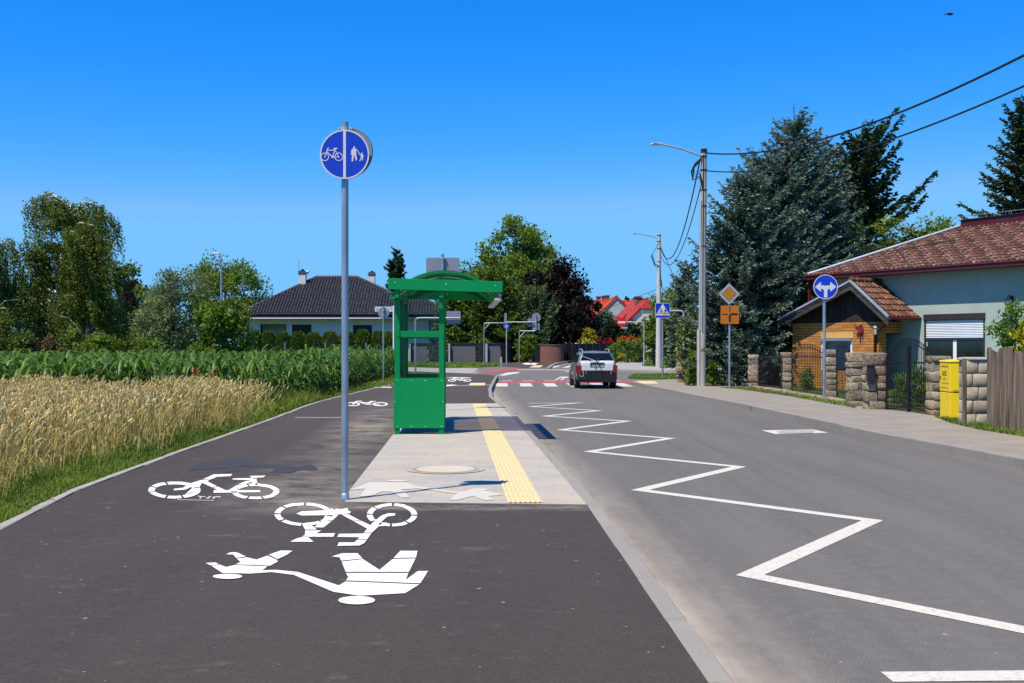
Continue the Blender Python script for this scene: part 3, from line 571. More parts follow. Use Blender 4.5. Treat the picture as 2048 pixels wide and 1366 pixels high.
def bike_sign(M, s, parent, cx, cy, mat='sign_white', name='bicycle_symbol'):
    mb = MB(); T = M @ Matrix.Translation((cx, cy, 0)) @ Matrix.Scale(s, 4)
    ring(mb, -.34, -.12, .205, .165, T, 28); ring(mb, .34, -.12, .205, .165, T, 28)
    for pts, w in (([(-.34, -.12), (-.22, .22), (-.20, .31), (-.13, .31)], .04), ([(-.24, .20), (.16, .20)], .045), ([(-.25, .14), (.04, -.13)], .045), ([(.18, .28), (.04, -.13)], .045), ([(.17, .20), (.34, -.12)], .035), ([(.04, -.13), (.34, -.12)], .035), ([(.08, .28), (.28, .29)], .06)): stroke(mb, pts, w, T)
    flat(mb, circ(.04, -.13, .055, 14), T); flat(mb, circ(-.34, -.12, .035, 10), T); flat(mb, circ(.34, -.12, .035, 10), T)
    return mb.build(name, mat, parent, world=False)
def people_sign(M, s, parent, cx, cy, mat='sign_white', name='pedestrian_symbol'):
    mb = MB(); T = M @ Matrix.Translation((cx, cy, 0)) @ Matrix.Scale(s, 4)
    flat(mb, circ(-.23, .44, .060, 18), T)
    flat(mb, [(-.36, .33), (-.29, .375), (-.17, .375), (-.10, .31), (-.10, .02), (-.36, .02)], T)
    flat(mb, [(-.36, .33), (-.33, .20), (-.385, -.04), (-.43, -.04), (-.41, .22)], T)
    flat(mb, [(-.36, .02), (-.22, .02), (-.30, -.44), (-.39, -.44)], T); flat(mb, [(-.23, .02), (-.10, .02), (-.05, -.36), (-.13, -.40)], T)
    flat(mb, [(-.12, .36), (-.09, .31), (.10, -.02), (.20, -.05), (.20, .0), (.13, .03), (-.04, .31)], T)
    flat(mb, circ(.25, .08, .042, 14), T); flat(mb, [(.17, .01), (.21, .035), (.28, .035), (.32, .0), (.31, -.20), (.19, -.20)], T)
    flat(mb, [(.30, .0), (.38, -.17), (.355, -.19), (.28, -.07)], T)
    flat(mb, [(.19, -.20), (.26, -.20), (.15, -.44), (.09, -.43)], T); flat(mb, [(.245, -.20), (.31, -.20), (.33, -.38), (.27, -.39)], T)
    return mb.build(name, mat, parent, world=False)
def pole(parent, h, r=.03, mat='galv', name='pole', x=0, y=0, z0=0.0, cap=True):
    mb = MB(); mb.tube([(x, y, z0), (x, y, h)], r, 16)
    if cap: mb.tube([(x, y, h), (x, y, h + .012)], r * 1.02, 16)
    return mb.build(name, mat, parent, world=False)
def clamp(parent, z, r=.033, y=0, mat='galv_light'):
    mb = MB(); mb.tube([(0, y, z - .018), (0, y, z + .018)], r + .007, 16)
    for s in (-1, 1):
        mb.bb(s * (r + .004) if s > 0 else -(r + .034), (r + .034) if s > 0 else -(r + .004), y - .016, y + .016, z - .016, z + .016)
        mb.cyl((s * (r + .02), y - .03, z), (s * (r + .02), y + .03, z), .006, 8)
    return mb.build('clamp', mat, parent, world=False)
b = G(690, 1000, ZP)
sg = thing('path_sign', 'tall grey post with round blue bicycle and pedestrian sign at the platform corner', 'road sign', (b.x, b.y, ZP + .004))
p_ = pole(sg, 3.64, .034)
mb = MB(); mb.tube([(0, 0, 0), (0, 0, .06), (0, 0, .064)], [.040, .040, .034], 16); mb.build('base_collar', 'galv', sg, world=False)
f1, M = disc_plate(sg, 'front_plate', .005, -.060, 3.33, .237, 'sign_blue')
mb = MB(); stroke(mb, [(0, -.224), (0, .224)], .026, M); mb.build('divider_bar', 'sign_white', f1, world=False)
bike_sign(M, .17 / .86, f1, -.123, .0, name='bicycle_symbol'); people_sign(M, .155, f1, .128, .0)
f2, M2 = disc_plate(sg, 'rear_plate', .022, .075, 3.372, .243, 'sign_back', -.22, 'galv', 'sign_blue')
mb = MB(); mb.obox((.022, .045, 3.50), Vector((.10, 0, 0)), Vector((0, .012, 0)), Vector((0, 0, .012))); mb.obox((.0, -.03, 3.45), Vector((.07, 0, 0)), Vector((0, .006, 0)), Vector((0, 0, .012))); mb.build('bracket', 'galv_light', sg, world=False)
clamp(sg, 3.585); clamp(sg, 3.20)

# ================================================================== the bus shelter
s0 = G(793, 869, ZP)
bs = thing('bus_shelter', 'green steel bus shelter with arched smoked roof standing on the paved platform', 'bus shelter', (s0.x - .03, s0.y, ZP + .004), None, .052)
SD, SL, PW = .825, 3.4, .085                      # depth of the side wall, length along the road, post width
BEAM = lambda x: 2.42 - .026 * (x + .1)         # underside of the end beams, falling a little to the road
def g(mb, name, mat='green', parent=None, bevel=.004): return mb.build(name, mat, parent or bs, bevel, world=False)
for y in (0, SL - PW):
    for x in (0, SD - PW):
        mb = MB(); mb.bb(x, x + PW, y, y + PW, .012, BEAM(x)); mb.bb(x - .03, x + PW + .03, y - .03, y + PW + .03, 0, .012); g(mb, 'post', 'green_dark')
mb = MB(); mb.bb(0, PW, SL / 2 - PW / 2, SL / 2 + PW / 2, .012, 2.36); g(mb, 'post', 'green_dark')
def side(y, sgn):
    y0, y1 = (y - .012, y) if sgn < 0 else (y, y + .012)
    mb = MB(); mb.bb(-.02, SD + .012, y0 - .004, y1, .10, .93); pn = g(mb, 'side_panel', 'green')
    for x, z in [(x, z) for x in (.045, .28, .515, SD - .04) for z in (.13, .90)] + [(.0, .54), (SD - .02, .54)]:
        mb = MB(); mb.ell((x, y0 - .005, z), (.008, .005, .008), 8, 6); mb.build('bolt', 'bolt', pn, world=False)
    mb = MB(); mb.bb(PW, SD - PW, y + .005, y + PW - .005, 1.625, 1.73); mb.bb(PW - .04, PW, y - .012, y + PW - .01, 1.64, 1.72); g(mb, 'cross_rail', 'green_dark')
    mb = MB(); mb.bb(PW, SD - PW, y + .03, y + .036, .945, 1.625); g(mb, 'pane', 'clear', None, 0)
    mb = MB(); mb.bb(PW, SD - PW, y + .03, y + .036, 1.73, 2.36); g(mb, 'pane', 'clear', None, 0)
    mb = MB(); mb.bb(PW, SD - PW, y + .012, y + .05, .93, .945); g(mb, 'glazing_bead', 'green_dark', None, 0)
side(0, -1)
mb = MB(); mb.bb(PW, SD - PW, SL - .045, SL - .03, .10, .93); g(mb, 'side_panel', 'green')
mb = MB(); mb.bb(PW, SD - PW, SL - PW + .005, SL - .005, 1.625, 1.73); g(mb, 'cross_rail', 'green_dark')
mb = MB(); mb.bb(PW, SD - PW, SL - .04, SL - .034, .94, 2.34); g(mb, 'pane', 'clear', None, 0)
for k in (0, 1):                                 # the long wall beside the cycle path
    y0 = PW if k == 0 else SL / 2 + PW / 2; y1 = SL / 2 - PW / 2 if k == 0 else SL - PW
    mb = MB(); mb.bb(.02, .05, y0, y1, .10, .93); g(mb, 'wall_panel', 'green')
    mb = MB(); mb.bb(.01, .06, y0, y1, 1.63, 1.72); g(mb, 'wall_rail', 'green_dark')
    mb = MB(); mb.bb(.032, .038, y0, y1, .96, 1.63); g(mb, 'pane', 'clear', None, 0)
    mb = MB(); mb.bb(.032, .038, y0, y1, 1.72, 2.30); g(mb, 'pane', 'clear', None, 0)
    for z in (.93, 2.30): mb = MB(); mb.bb(.022, .048, y0, y1, z, z + .03); g(mb, 'glazing_bead', 'green_dark', None, 0)
RX0, RX1 = -.10, 1.80
def beam(y, th):
    mb = MB(); n = 1; vs = []
    for yy in (y, y + th): vs += [Vector((RX0, yy, BEAM(RX0))), Vector((RX1, yy, BEAM(RX1))), Vector((RX1, yy, BEAM(RX1) + .185)), Vector((RX0, yy, BEAM(RX0) + .185))]
    mb.add(vs, [(0, 1, 2, 3), (7, 6, 5, 4), (0, 4, 5, 1), (1, 5, 6, 2), (2, 6, 7, 3), (3, 7, 4, 0)]); bm = g(mb, 'end_beam', 'green')
    for x in (.02, .86, 1.68): mb = MB(); mb.ell((x, y - .004, BEAM(x) + .11), (.009, .006, .009), 8, 6); mb.build('bolt', 'bolt', bm, world=False)
beam(-.20, .03); beam(SL + .12, .03)
for x in (.0, SD - PW):                          # brackets that carry the end beams
    for y in (-.17, SL):
        mb = MB(); mb.bb(x + .006, x + PW - .006, y, y + .17 if y < 0 else y + .12, 2.28, BEAM(x) + .09); g(mb, 'bracket', 'green_dark')
EAV, SAG = 2.31, .44
def arc(t, lift=0.0):                            # across the roof, t 0..1
    x = RX0 + .02 + (RX1 - RX0 - .04) * t; c = RX1 - RX0 - .04; R_ = (c * c / 4 + SAG * SAG) / (2 * SAG); m = x - (RX0 + RX1) / 2
    return x, EAV + SAG - R_ + math.sqrt(max(0, R_ * R_ - m * m)) + lift - .02 * t
for i, y in enumerate((-.165, .85, 1.70, 2.55, SL + .085)):
    mb = MB(); n = 28
    for j in range(n):
        (xa, za), (xb, zb) = arc(j / n), arc((j + 1) / n)
        vs = [Vector((xa, y, za - .045)), Vector((xb, y, zb - .045)), Vector((xb, y, zb - .006)), Vector((xa, y, za - .006))]; vs += [v + Vector((0, .03, 0)) for v in vs]
        mb.add(vs, [(0, 1, 2, 3), (7, 6, 5, 4), (0, 4, 5, 1), (3, 2, 6, 7)])
    g(mb, 'roof_rib', 'green_dark', None, 0)
mb = MB(); n = 32; vs = []; fs = []
for j in range(n + 1):
    x, z = arc(j / n)
    for y in (-.165, SL + .115): vs.append((x, y, z))
for j in range(n): fs.append((2 * j, 2 * j + 1, 2 * j + 3, 2 * j + 2))
mb.add(vs, fs, 0, True); mb.build('roof_pane', 'smoke', bs, world=False)
for t, nm in ((0, 'back_eave'), (1, 'front_eave')):
    x, z = arc(t); mb = MB(); s = 1 if t else -1
    mb.bb(x - (.11 if t else 0), x + (0 if t else .10), -.165, SL + .11, z - .055, z - .012); mb.bb(x - .03 if t else x, x if t else x + .03, -.165, SL + .11, z - .012, z + .06); g(mb, nm, 'green_dark' if not t else 'galv_light')
mb = MB(); mb.bb(.08, .42, .8, 2.6, .44, .475); g(mb, 'bench_seat', 'green_dark')
for y in (1.0, 2.4): mb = MB(); mb.bb(.05, .40, y, y + .04, .40, .44); g(mb, 'bench_bracket', 'green_dark')

# ---- the stop sign beyond the shelter and the other signs seen from behind
def rplate(parent, name, x0, x1, z0, z1, y, mat='sign_back', tk=.02, rad=.04, edge=None):
    pts = []
    for cx, cz, a in ((x1 - rad, z0 + rad, -90), (x1 - rad, z1 - rad, 0), (x0 + rad, z1 - rad, 90), (x0 + rad, z0 + rad, 180)):
        pts += [Vector((cx + rad * math.cos(math.radians(a + k * 18)), y, cz + rad * math.sin(math.radians(a + k * 18)))) for k in range(6)]
    mb = MB(); mb.plate(pts, Vector((0, tk, 0)), 0, 1); return mb.build(name, [mat, edge or 'black'], parent, world=False)
b = at(885, 690, 25.2); t = thing('stop_sign', 'rectangular sign seen from its grey back on a steel post just past the green shelter', 'road sign', (b.x, b.y, ZP))
top = 1.65 + (690 - 509) * 25.2 / 2200 - ZP; k = 25.2 / 2200
pole(t, top, .034); rplate(t, 'sign_plate', (852 - 885) * k, (919 - 885) * k, 1.65 + (690 - 585) * k - ZP, 1.65 + (690 - 515) * k - ZP, .05)
clamp(t, top - .08); clamp(t, top - .62)
b = G(766.7, 767.7, ZP - .02); k = b.y / 2200; t = thing('round_sign', 'small round sign seen from its grey back on a thin post at the grass verge', 'road sign', (b.x, b.y, ZP - .03))
zc_ = 1.65 + (690 - 624) * k - ZP; pole(t, zc_ + .24, .032, 'galv'); disc_plate(t, 'sign_plate', 0, .05, zc_, .215, 'sign_back', 0, 'galv', 'sign_blue'); clamp(t, zc_ + .1); clamp(t, zc_ - .1)
b = G(787.2, 745, ZP - .02); k = b.y / 2200; t = thing('street_sign', 'white street name board on a thin white post in the grass beyond the maize', 'street sign', (b.x, b.y, ZP - .03))
pole(t, 1.65 + (690 - 611.5) * k - ZP + .03, .045, 'white_pvc'); z0, z1 = 1.65 + (690 - 622) * k - ZP, 1.65 + (690 - 613) * k - ZP + .02
bd = rplate(t, 'name_board', -37.5 * k, -.03, z0, z1, -.02, 'sign_white', .03, .01, 'sign_white')
text_mesh('ul.', .17, facing(-32 * k, -.024, (z0 + z1) / 2), 'grey_text', 'lettering', bd, .004); text_mesh('7', .17, facing(-9 * k, -.024, (z0 + z1) / 2), 'grey_text', 'house_number', bd, .004)
mb = MB(); mb.plate([Vector((-4.6 * k, -.026, z1 - .05)), Vector((-2.4 * k, -.026, z1 - .05)), Vector((-2.4 * k, -.026, z0 + .12)), Vector((-3.5 * k, -.026, z0 + .05)), Vector((-4.6 * k, -.026, z0 + .12))], Vector((0, .004, 0))); mb.build('crest', 'grey_text', bd, world=False)
b2 = G(791, 741, ZP - .02); t = thing('litter_bin', 'orange yellow plastic litter bin on a post behind the green shelter', 'litter bin', (b.x + .0, b.y - .02, ZP + .25))
k = b.y / 2200; h = 24 * k; mb = MB(); mb.bb(-.10, .16, -.14, .14, .12, h - .16); mb.build('bin_body', 'orange_bin', t, .05, False)
mb = MB(); mb.ell((.03, 0, h - .17), (.135, .145, .18), 16, 10); mb.build('bin_hood', 'orange_bin', t, 0, False)
mb = MB(); mb.bb(-.10, -.06, -.05, .05, .2, .5); mb.build('bin_bracket', 'galv', t, 0, False)
# sign with the arm, seen through the shelter
d = 60.0; k = d / 2200; b = at(831, 690, d); t = thing('arm_sign', 'grey plates seen from behind on an arm of the post seen through the shelter', 'road sign', (b.x, b.y, ZP - .03))
H_ = lambda v: 1.65 + (690 - v) * k - ZP + .03
mb = MB(); mb.tube([(0, 0, 0), (0, 0, H_(640)), (.08, 0, H_(637)), (.2, 0, H_(636.2)), ((921 - 831) * k, 0, H_(636.2))], .05, 12); mb.build('pole', 'galv', t, world=False)
rplate(t, 'sign_plate', 62 * k, 90 * k, H_(635), H_(622), .09, 'sign_back'); rplate(t, 'sign_plate', 62 * k, 90 * k, H_(648), H_(638), .09, 'sign_back')
# the two tall arms at the far corner
d = 88.0; k = d / 2200
def post_arm(u0, vbase, vtop, u1, label, extra, curve=None):
    b = at(u0, vbase, d); t = thing('arm_sign', label, 'road sign', (b.x, b.y, 0.0)); H2 = lambda v: 1.65 + (690 - v) * k
    mb = MB(); pts = [(0, 0, 0), (0, 0, H2(vtop + 3)), (.03, 0, H2(vtop + 1)), (.12, 0, H2(vtop)), ((u1 - u0) * k, 0, H2(vtop))]
    if curve: pts = pts[:-1] + [((u1 - u0) * k - .1, 0, H2(vtop)), ((u1 - u0) * k, 0, H2(vtop - 2)), ((u1 - u0) * k, 0, H2(curve))]
    mb.tube(pts, .038, 10); mb.build('pole', 'galv', t, world=False)
    mb = MB(); mb.tube([(0, 0, H2(vtop + 13)), (12 * k * (1 if u1 > u0 else -1), 0, H2(vtop + .6))], .03, 8); mb.build('brace', 'galv_light', t, world=False)
    extra(t, lambda u: (u - u0) * k, H2); return t
def ex1(t, X, H2):
    mb = MB(); mb.plate([Vector((X(1008), .06, H2(647))), Vector((X(1013.5), .06, H2(646))), Vector((X(1013.5), .06, H2(626))), Vector((X(1009), .06, H2(626)))], Vector((0, .03, 0))); mb.build('sign_plate', ['sign_back'], t, world=False)
post_arm(968, 733, 646, 1010, 'pale post with a long arm and a narrow plate before the grey fence', ex1)
def ex2(t, X, H2):
    c = [(X(1072.5) + 9.6 * k * math.cos(math.radians(22.5 + 45 * i)), H2(634.5) + 9.6 * k * math.sin(math.radians(22.5 + 45 * i))) for i in range(8)]
    mb = MB(); mb.plate([Vector((x, .08, z)) for x, z in c], Vector((0, .03, 0))); mb.build('octagon_plate', 'sign_back', t, world=False)
    rplate(t, 'sign_plate', X(1055.5), X(1070.5), H2(645), H2(637), .11, 'sign_back'); rplate(t, 'sign_plate', X(1055.5), X(1070.5), H2(653), H2(649), .11, 'sign_back'); rplate(t, 'sign_plate', X(1065), X(1079.5), H2(660), H2(646), .13, 'sign_back')
    mb = MB(); mb.tube([(X(1013), 0, H2(645)), (X(1016), 0, H2(644.2)), (X(1072), 0, H2(644.2))], .038, 8); mb.build('arm', 'galv_light', t, world=False)
post_arm(1038.5, 722, 662, 1072, 'pale bent post carrying the grey back of an octagonal sign beside the dark hedge', ex2, 628)
b = at(1013, 729, 92.0); k = 92 / 2200; t = thing('path_sign', 'small round blue sign with a white bar on a thin pole at the far corner', 'road sign', (b.x, b.y, 0)); zc_ = 1.65 + (690 - 652.5) * k
pole(t, zc_ + .1, .045, 'galv_light'); f, M = disc_plate(t, 'sign_plate', 0, -.06, zc_, 5.9 * k, 'sign_blue', 0, 'sign_blue'); mb = MB(); stroke(mb, [(-.22, 0), (.22, 0)], .03, M); mb.build('divider_bar', 'sign_white', f, world=False)
bike_sign(M, .22, f, 0, .105); people_sign(M, .2, f, 0, -.11)

# ================================================================== signs on the right
k = G(1325, 755.3, .10).y / 2200; b = G(1325, 755.3, .10); t = thing('crossing_sign', 'square blue crossing sign with cyclist and walker in a white triangle on the grass island', 'road sign', (b.x, b.y, .10)); zc_ = 1.65 + 69 * k - .1; w = 15 * k
pole(t, zc_ - .1, .045, 'galv'); f = rplate(t, 'sign_plate', -w, w, zc_ - w, zc_ + w, -.07, 'sign_white', .02, .05, 'sign_white'); M = facing(0, -.072, zc_)
mb = MB(); q = w * .945; flat(mb, [(-q, -q), (q, -q), (q, q), (-q, q)], M); mb.build('blue_field', 'sign_blue', f, world=False); M = facing(0, -.0745, zc_)
mb = MB(); flat(mb, [(-w * .93, -w * .66), (w * .93, -w * .66), (0, w * .93)], M); mb.build('triangle', 'sign_white', f, world=False); M = facing(0, -.077, zc_) @ Matrix.Scale(w, 4)
mb = MB(); stroke(mb, [(-.74, -.44), (.74, -.44)], .04, M); ring(mb, -.46, -.27, .12, .095, M, 18); ring(mb, .0, -.27, .12, .095, M, 18)
for pts, wd in (([(-.46, -.27), (-.38, -.08), (-.12, -.1), (0, -.27)], .035), ([(-.36, .04), (-.22, .14)], .05), ([(-.12, -.10), (-.2, -.32)], .09)): stroke(mb, pts, wd, M)
flat(mb, circ(-.25, .27, .065, 12), M); flat(mb, [(-.28, .2), (-.18, .18), (-.09, .0), (-.10, -.14), (-.24, -.12), (-.22, .0)], M); mb.build('cyclist_symbol', 'black', f, world=False)
mb = MB(); flat(mb, circ(.31, .20, .062, 12), M)
for pts, wd in (([(.36, .10), (.38, -.20)], .16), ([(.34, -.18), (.26, -.36), (.17, -.56), (.11, -.56)], .075), ([(.42, -.18), (.50, -.38), (.54, -.56), (.59, -.56)], .075), ([(.32, .08), (.21, -.06), (.17, -.12)], .055), ([(.42, .06), (.52, -.1)], .05)): stroke(mb, pts, wd, M)
mb.build('walker_symbol', 'black', f, world=False)
# no entry on an arm
b = at(1288, 732.5, 81.0); k = 81 / 2200; t = thing('no_entry_sign', 'round red no entry sign on the arm of a bent pale pole', 'road sign', (b.x, b.y, .10)); H2 = lambda v: 1.65 + (690 - v) * k - .1
mb = MB(); mb.tube([(0, 0, 0), (0, 0, H2(650)), (-.03, 0, H2(646)), (-.12, 0, H2(644.2)), (-.25, 0, H2(644)), (-45 * k, 0, H2(644))], .048, 10); mb.build('pole', 'galv_light', t, world=False)
f, M = disc_plate(t, 'sign_plate', -45 * k, -.08, H2(644.5), 9.2 * k, 'sign_red', 0, 'sign_red'); mb = MB(); flat(mb, [(-.27, -.075), (.27, -.075), (.27, .075), (-.27, .075)], M); mb.build('white_bar', 'sign_white', f, world=False)
rplate(t, 'supplement_plate', -46 * k, -33 * k, H2(657), H2(654), -.07, 'galv_light', .02, .01)
b = at(1315, 733, 79.0); k = 79 / 2200; t = thing('marker_post', 'thin blue marker post standing in the lawn behind the crossing sign', 'marker post', (b.x, b.y, .14)); mb = MB(); mb.tube([(0, 0, 0), (.01, 0, 1.65 + 18 * k - .14)], .055, 10); mb.build('post', 'blue_post', t, world=False); mb = MB(); mb.bb(-.05, .09, -.04, .04, 1.2, 1.3); mb.build('collar', 'blue_post', t, world=False)
d = 63.0; k = d / 2200; b = at(1367, 700, d); t = thing('arm_sign', 'grey bent post with a short arm half hidden by the spruces', 'road sign', (b.x, b.y, .1)); mb = MB(); mb.tube([(0, 0, 0), (0, 0, 1.65 + 64 * k - .1), (-.06, 0, 1.65 + 67.6 * k - .1), (-.2, 0, 1.65 + 68.4 * k - .1), (-31 * k, 0, 1.65 + 68.4 * k - .1)], .055, 10); mb.build('pole', 'galv_light', t, world=False)
# right of way
b = G(1459, 777, ZR); k = b.y / 2200; t = thing('priority_sign', 'amber diamond above an orange junction plate on a pole under the blue spruce', 'road sign', (b.x, b.y, ZR)); H2 = lambda v: 1.65 + (690 - v) * k - ZR
pole(t, H2(574), .036, 'galv'); q = 21.5 * k; c = H2(588); M = facing(-.02, -.05, c)
mb = MB(); mb.plate([M @ Vector(p) for p in ((q, 0, 0), (0, q, 0), (-q, 0, 0), (0, -q, 0))], Vector((0, .02, 0))); f = mb.build('diamond_plate', 'sign_shaded', t, world=False); M = facing(-.02, -.0525, c)
mb = MB(); q2 = q * .66; flat(mb, [(q2, 0), (0, q2), (-q2, 0), (0, -q2)], M); mb.build('amber_field', 'sign_amber', f, world=False)
mb = MB(); q3 = q * .975; q4 = q * .94
for a in range(4):
    ca, sa = [(1, 0), (0, 1), (-1, 0), (0, -1)][a], [(0, 1), (-1, 0), (0, -1), (1, 0)][a]
    flat(mb, [(ca[0] * q2 * 1.06, ca[1] * q2 * 1.06), (ca[0] * q2, ca[1] * q2), (sa[0] * q2, sa[1] * q2), (sa[0] * q2 * 1.06, sa[1] * q2 * 1.06)], M)
mb.build('black_line', 'black', f, world=False)
w = 18.3 * k; zc_ = H2(629.5); f = rplate(t, 'junction_plate', -w, w, zc_ - w, zc_ + w, -.05, 'sign_orange', .02, .02, 'black'); M = facing(0, -.0525, zc_) @ Matrix.Scale(w, 4)
mb = MB(); stroke(mb, [(.0, .9), (.0, .28)], .1, M); stroke(mb, [(-.85, .06), (-.22, .06)], .1, M); stroke(mb, [(.85, .06), (.22, .06)], .22, M); stroke(mb, [(.0, -.8), (.0, -.15)], .22, M)
flat(mb, [(.25, -.05), (.25, .17), (.1, .14), (-.04, .04), (-.11, -.16), (.11, -.16), (.14, -.08)], M); mb.build('junction_symbol', 'black', f, world=False)
b = G(1648.5, 801, ZR); k = b.y / 2200; t = thing('arrow_sign', 'round blue sign with white left and right arrows on the pavement before the stone pillars', 'road sign', (b.x, b.y, ZR)); zc_ = 1.65 + 116 * k - ZR
pole(t, zc_ + .2, .042, 'galv'); f, M = disc_plate(t, 'sign_plate', .02, -.065, zc_, 24.4 * k, 'sign_blue'); r = 24.4 * k; M = M @ Matrix.Scale(r, 4)
mb = MB(); flat(mb, [(-.14, -.86), (.14, -.86), (.14, -.02), (.0, .12), (-.14, -.02)], M)
for s in (-1, 1):
    flat(mb, [(s * .14, -.30), (s * .18, -.22), (s * .30, -.16), (s * .40, -.16), (s * .40, .13), (s * .14, .13), (0, .05), (0, -.02), (s * .14, -.02)][::s], M); flat(mb, [(s * .38, .42), (s * .38, -.40), (s * .88, .0)][::s], M)
mb.build('arrow_symbol', 'sign_white', f, world=False); clamp(t, zc_ + .15)
# ================================================================== the car
car = thing('estate_car', 'old grey estate car with white tailgate and missing rear bumper on the crossing', 'car', (3.20, 41.35, 0), None, .022)
ST = [(0, .30, .72, .955, .695, 1.365, .52), (.08, .26, .765, .965, .715, 1.388, .545), (.5, .24, .775, .965, .72, 1.405, .56), (1.6, .22, .775, .96, .72, 1.42, .57), (2.3, .22, .775, .95, .72, 1.40, .56), (3.02, .22, .77, .93, .69, .955, .60), (3.85, .24, .75, .80, .66, .85, .56), (4.08, .28, .70, .68, .60, .72, .5), (4.16, .32, .60, .54, .54, .57, .42)]
def ringpts(s):
    y, zb, w, zt, wb, zr, wr = s; P = [(w * .86, zb), (w * .975, zb + .10), (w, .50), (w * .99, min(.74, zt - .02)), (wb, zt), (wr + .045, max(zr - .085, zt + .005)), (wr - .05, max(zr - .02, zt + .008)), (0, zr + .012)]
    sl = lambda z: .62 * max(0, z - .98) if y < .3 else 0
    return [Vector((x, y + sl(z), z)) for x, z in P]
RP = [ringpts(s) for s in ST]
mb = MB(); full = [[Vector((-p.x, p.y, p.z)) for p in r[:-1]] + [p.copy() for p in r[::-1]] for r in RP]; n = len(full[0])
vs = [p for r in full for p in r]; fs = []
for i in range(len(full) - 1):
    for j in range(n - 1): fs.append((i * n + j, i * n + j + 1, (i + 1) * n + j + 1, (i + 1) * n + j))
    fs.append((i * n + n - 1, i * n, (i + 1) * n, (i + 1) * n + n - 1))
for j in range(7): fs.append((j, n - 1 - j, n - 2 - j, j + 1)) if j < 6 else fs.append((6, n - 1 - 6, 7))
mb.add(vs, fs, 0, True); mb.poly(full[-1]); body = mb.build('body', 'car_grey', car, .012, False)
def S(y, t, s, off=.009):                        # on the flank between belt and roof edge
    for a, b in zip(RP, RP[1:]):
        if a[4].y <= y <= b[4].y or b is RP[-1]:
            f = (y - a[4].y) / (b[4].y - a[4].y); p = a[4].lerp(b[4], f).lerp(a[5].lerp(b[5], f), t); return Vector((s * (p.x + off), y + (.12 * t if y < .6 else 0), p.z + off * .3))
for s in (-1, 1):
    for q in ([(.28, .10), (1.02, .08), (1.02, .90), (.42, .88)], [(1.10, .08), (1.86, .08), (1.86, .92), (1.10, .90)], [(1.94, .08), (2.72, .10), (2.30, .93), (1.94, .92)]):
        mb = MB(); mb.poly([S(y, t, s) for y, t in q]); mb.build('side_window', 'dark_glass', car, 0, False)
    mb = MB(); mb.bb(.74 * s - .035, .74 * s + .035, .1, 3.9, .40, .46); mb.build('side_moulding', 'car_black', car, .01, False)
    lz = MB(); xs = (.60, .745); lz.add([Vector((s * a, y, z)) for z in (.60, .88) for a, y in ((.595, -.034), (.735, -.028), (.79, .17))], [(0, 1, 4, 3), (1, 2, 5, 4)], 0, False); lz.build('tail_lamp', 'car_red', car, 0, False)
    mb = MB(); mb.tube([(s * .50, .55, 1.40), (s * .51, .60, 1.465), (s * .515, .75, 1.485), (s * .515, 1.75, 1.49), (s * .51, 1.95, 1.47), (s * .50, 2.0, 1.41)], .017, 8); mb.build('roof_rail', 'car_silver', car, 0, False)
    mb = MB(); mb.bb(s * .76 if s > 0 else -.93, .93 if s > 0 else -.76, 2.40, 2.50, .93, 1.05); mb.build('mirror', 'car_black', car, .025, False)
    for y in (.84, 3.34):
        wh = thing('wheel', None, None, (s * .685, y, .295)); wh.parent = car
        mb = MB(); prof = [(.09, .20), (.105, .24), (.10, .285), (.085, .297), (-.085, .297), (-.10, .285)]; k = 28; vs = [(s * px, r * math.cos(2 * math.pi * i / k), r * math.sin(2 * math.pi * i / k)) for px, r in prof for i in range(k)]
        mb.add(vs, [(a * k + i, a * k + (i + 1) % k, (a + 1) * k + (i + 1) % k, (a + 1) * k + i) for a in range(5) for i in range(k)], 0, True); mb.build('tyre', 'rubber', wh, 0, False)
        mb = MB(); mb.tube([(s * .070, 0, 0), (s * .088, 0, 0)], .205, 28); mb.tube([(s * .088, 0, 0), (s * .105, 0, 0)], [.10, .05], 16)
        for a in range(6): mb.obox((s * .093, .13 * math.cos(a * 1.047), .13 * math.sin(a * 1.047)), Vector((.006, 0, 0)), Vector((0, .07 * math.cos(a * 1.047), .07 * math.sin(a * 1.047))), Vector((0, -.022 * math.sin(a * 1.047), .022 * math.cos(a * 1.047))))
        mb.build('rim', 'rim', wh, 0, False)
        mb = MB(); mb.plate([Vector((s * .778, y + .36 * math.cos(a), max(.24, .30 + .36 * math.sin(a)))) for a in [i * math.pi / 16 for i in range(17)]], Vector((-s * .1, 0, 0))); mb.build('wheel_arch', 'car_black', car, 0, False)
rear = lambda x, z, o=.012: Vector((x, .62 * max(0, z - .98) - o + .012 * (x / .72) ** 2, z))
def rear_panel(name, mat, x0a, x1a, z0, x0b, x1b, z1, o, nx=10, nz=5, par=None):
    mb = MB(); vs = []
    for j in range(nz + 1):
        for i in range(nx + 1):
            t = j / nz; a = x0a + (x0b - x0a) * t; b = x1a + (x1b - x1a) * t; vs.append(rear(a + (b - a) * i / nx, z0 + (z1 - z0) * t, o))
    mb.add(vs, [(j * (nx + 1) + i, j * (nx + 1) + i + 1, (j + 1) * (nx + 1) + i + 1, (j + 1) * (nx + 1) + i) for j in range(nz) for i in range(nx)], 0, True); return mb.build(name, mat, par or car, 0, False)
tg = rear_panel('tailgate', 'car_white', -.585, .585, .70, -.635, .635, 1.06, .030)
mb = MB()
for z in (.70, 1.06): mb.obox((0, .62 * max(0, z - .98) - .012, z), Vector((.585, 0, 0)), Vector((0, .017, 0)), Vector((0, 0, .004)))
mb.build('tailgate_edge', 'car_white', car, 0, False)
rear_panel('rear_window', 'dark_glass', -.62, .62, 1.075, -.50, .50, 1.345, .022)
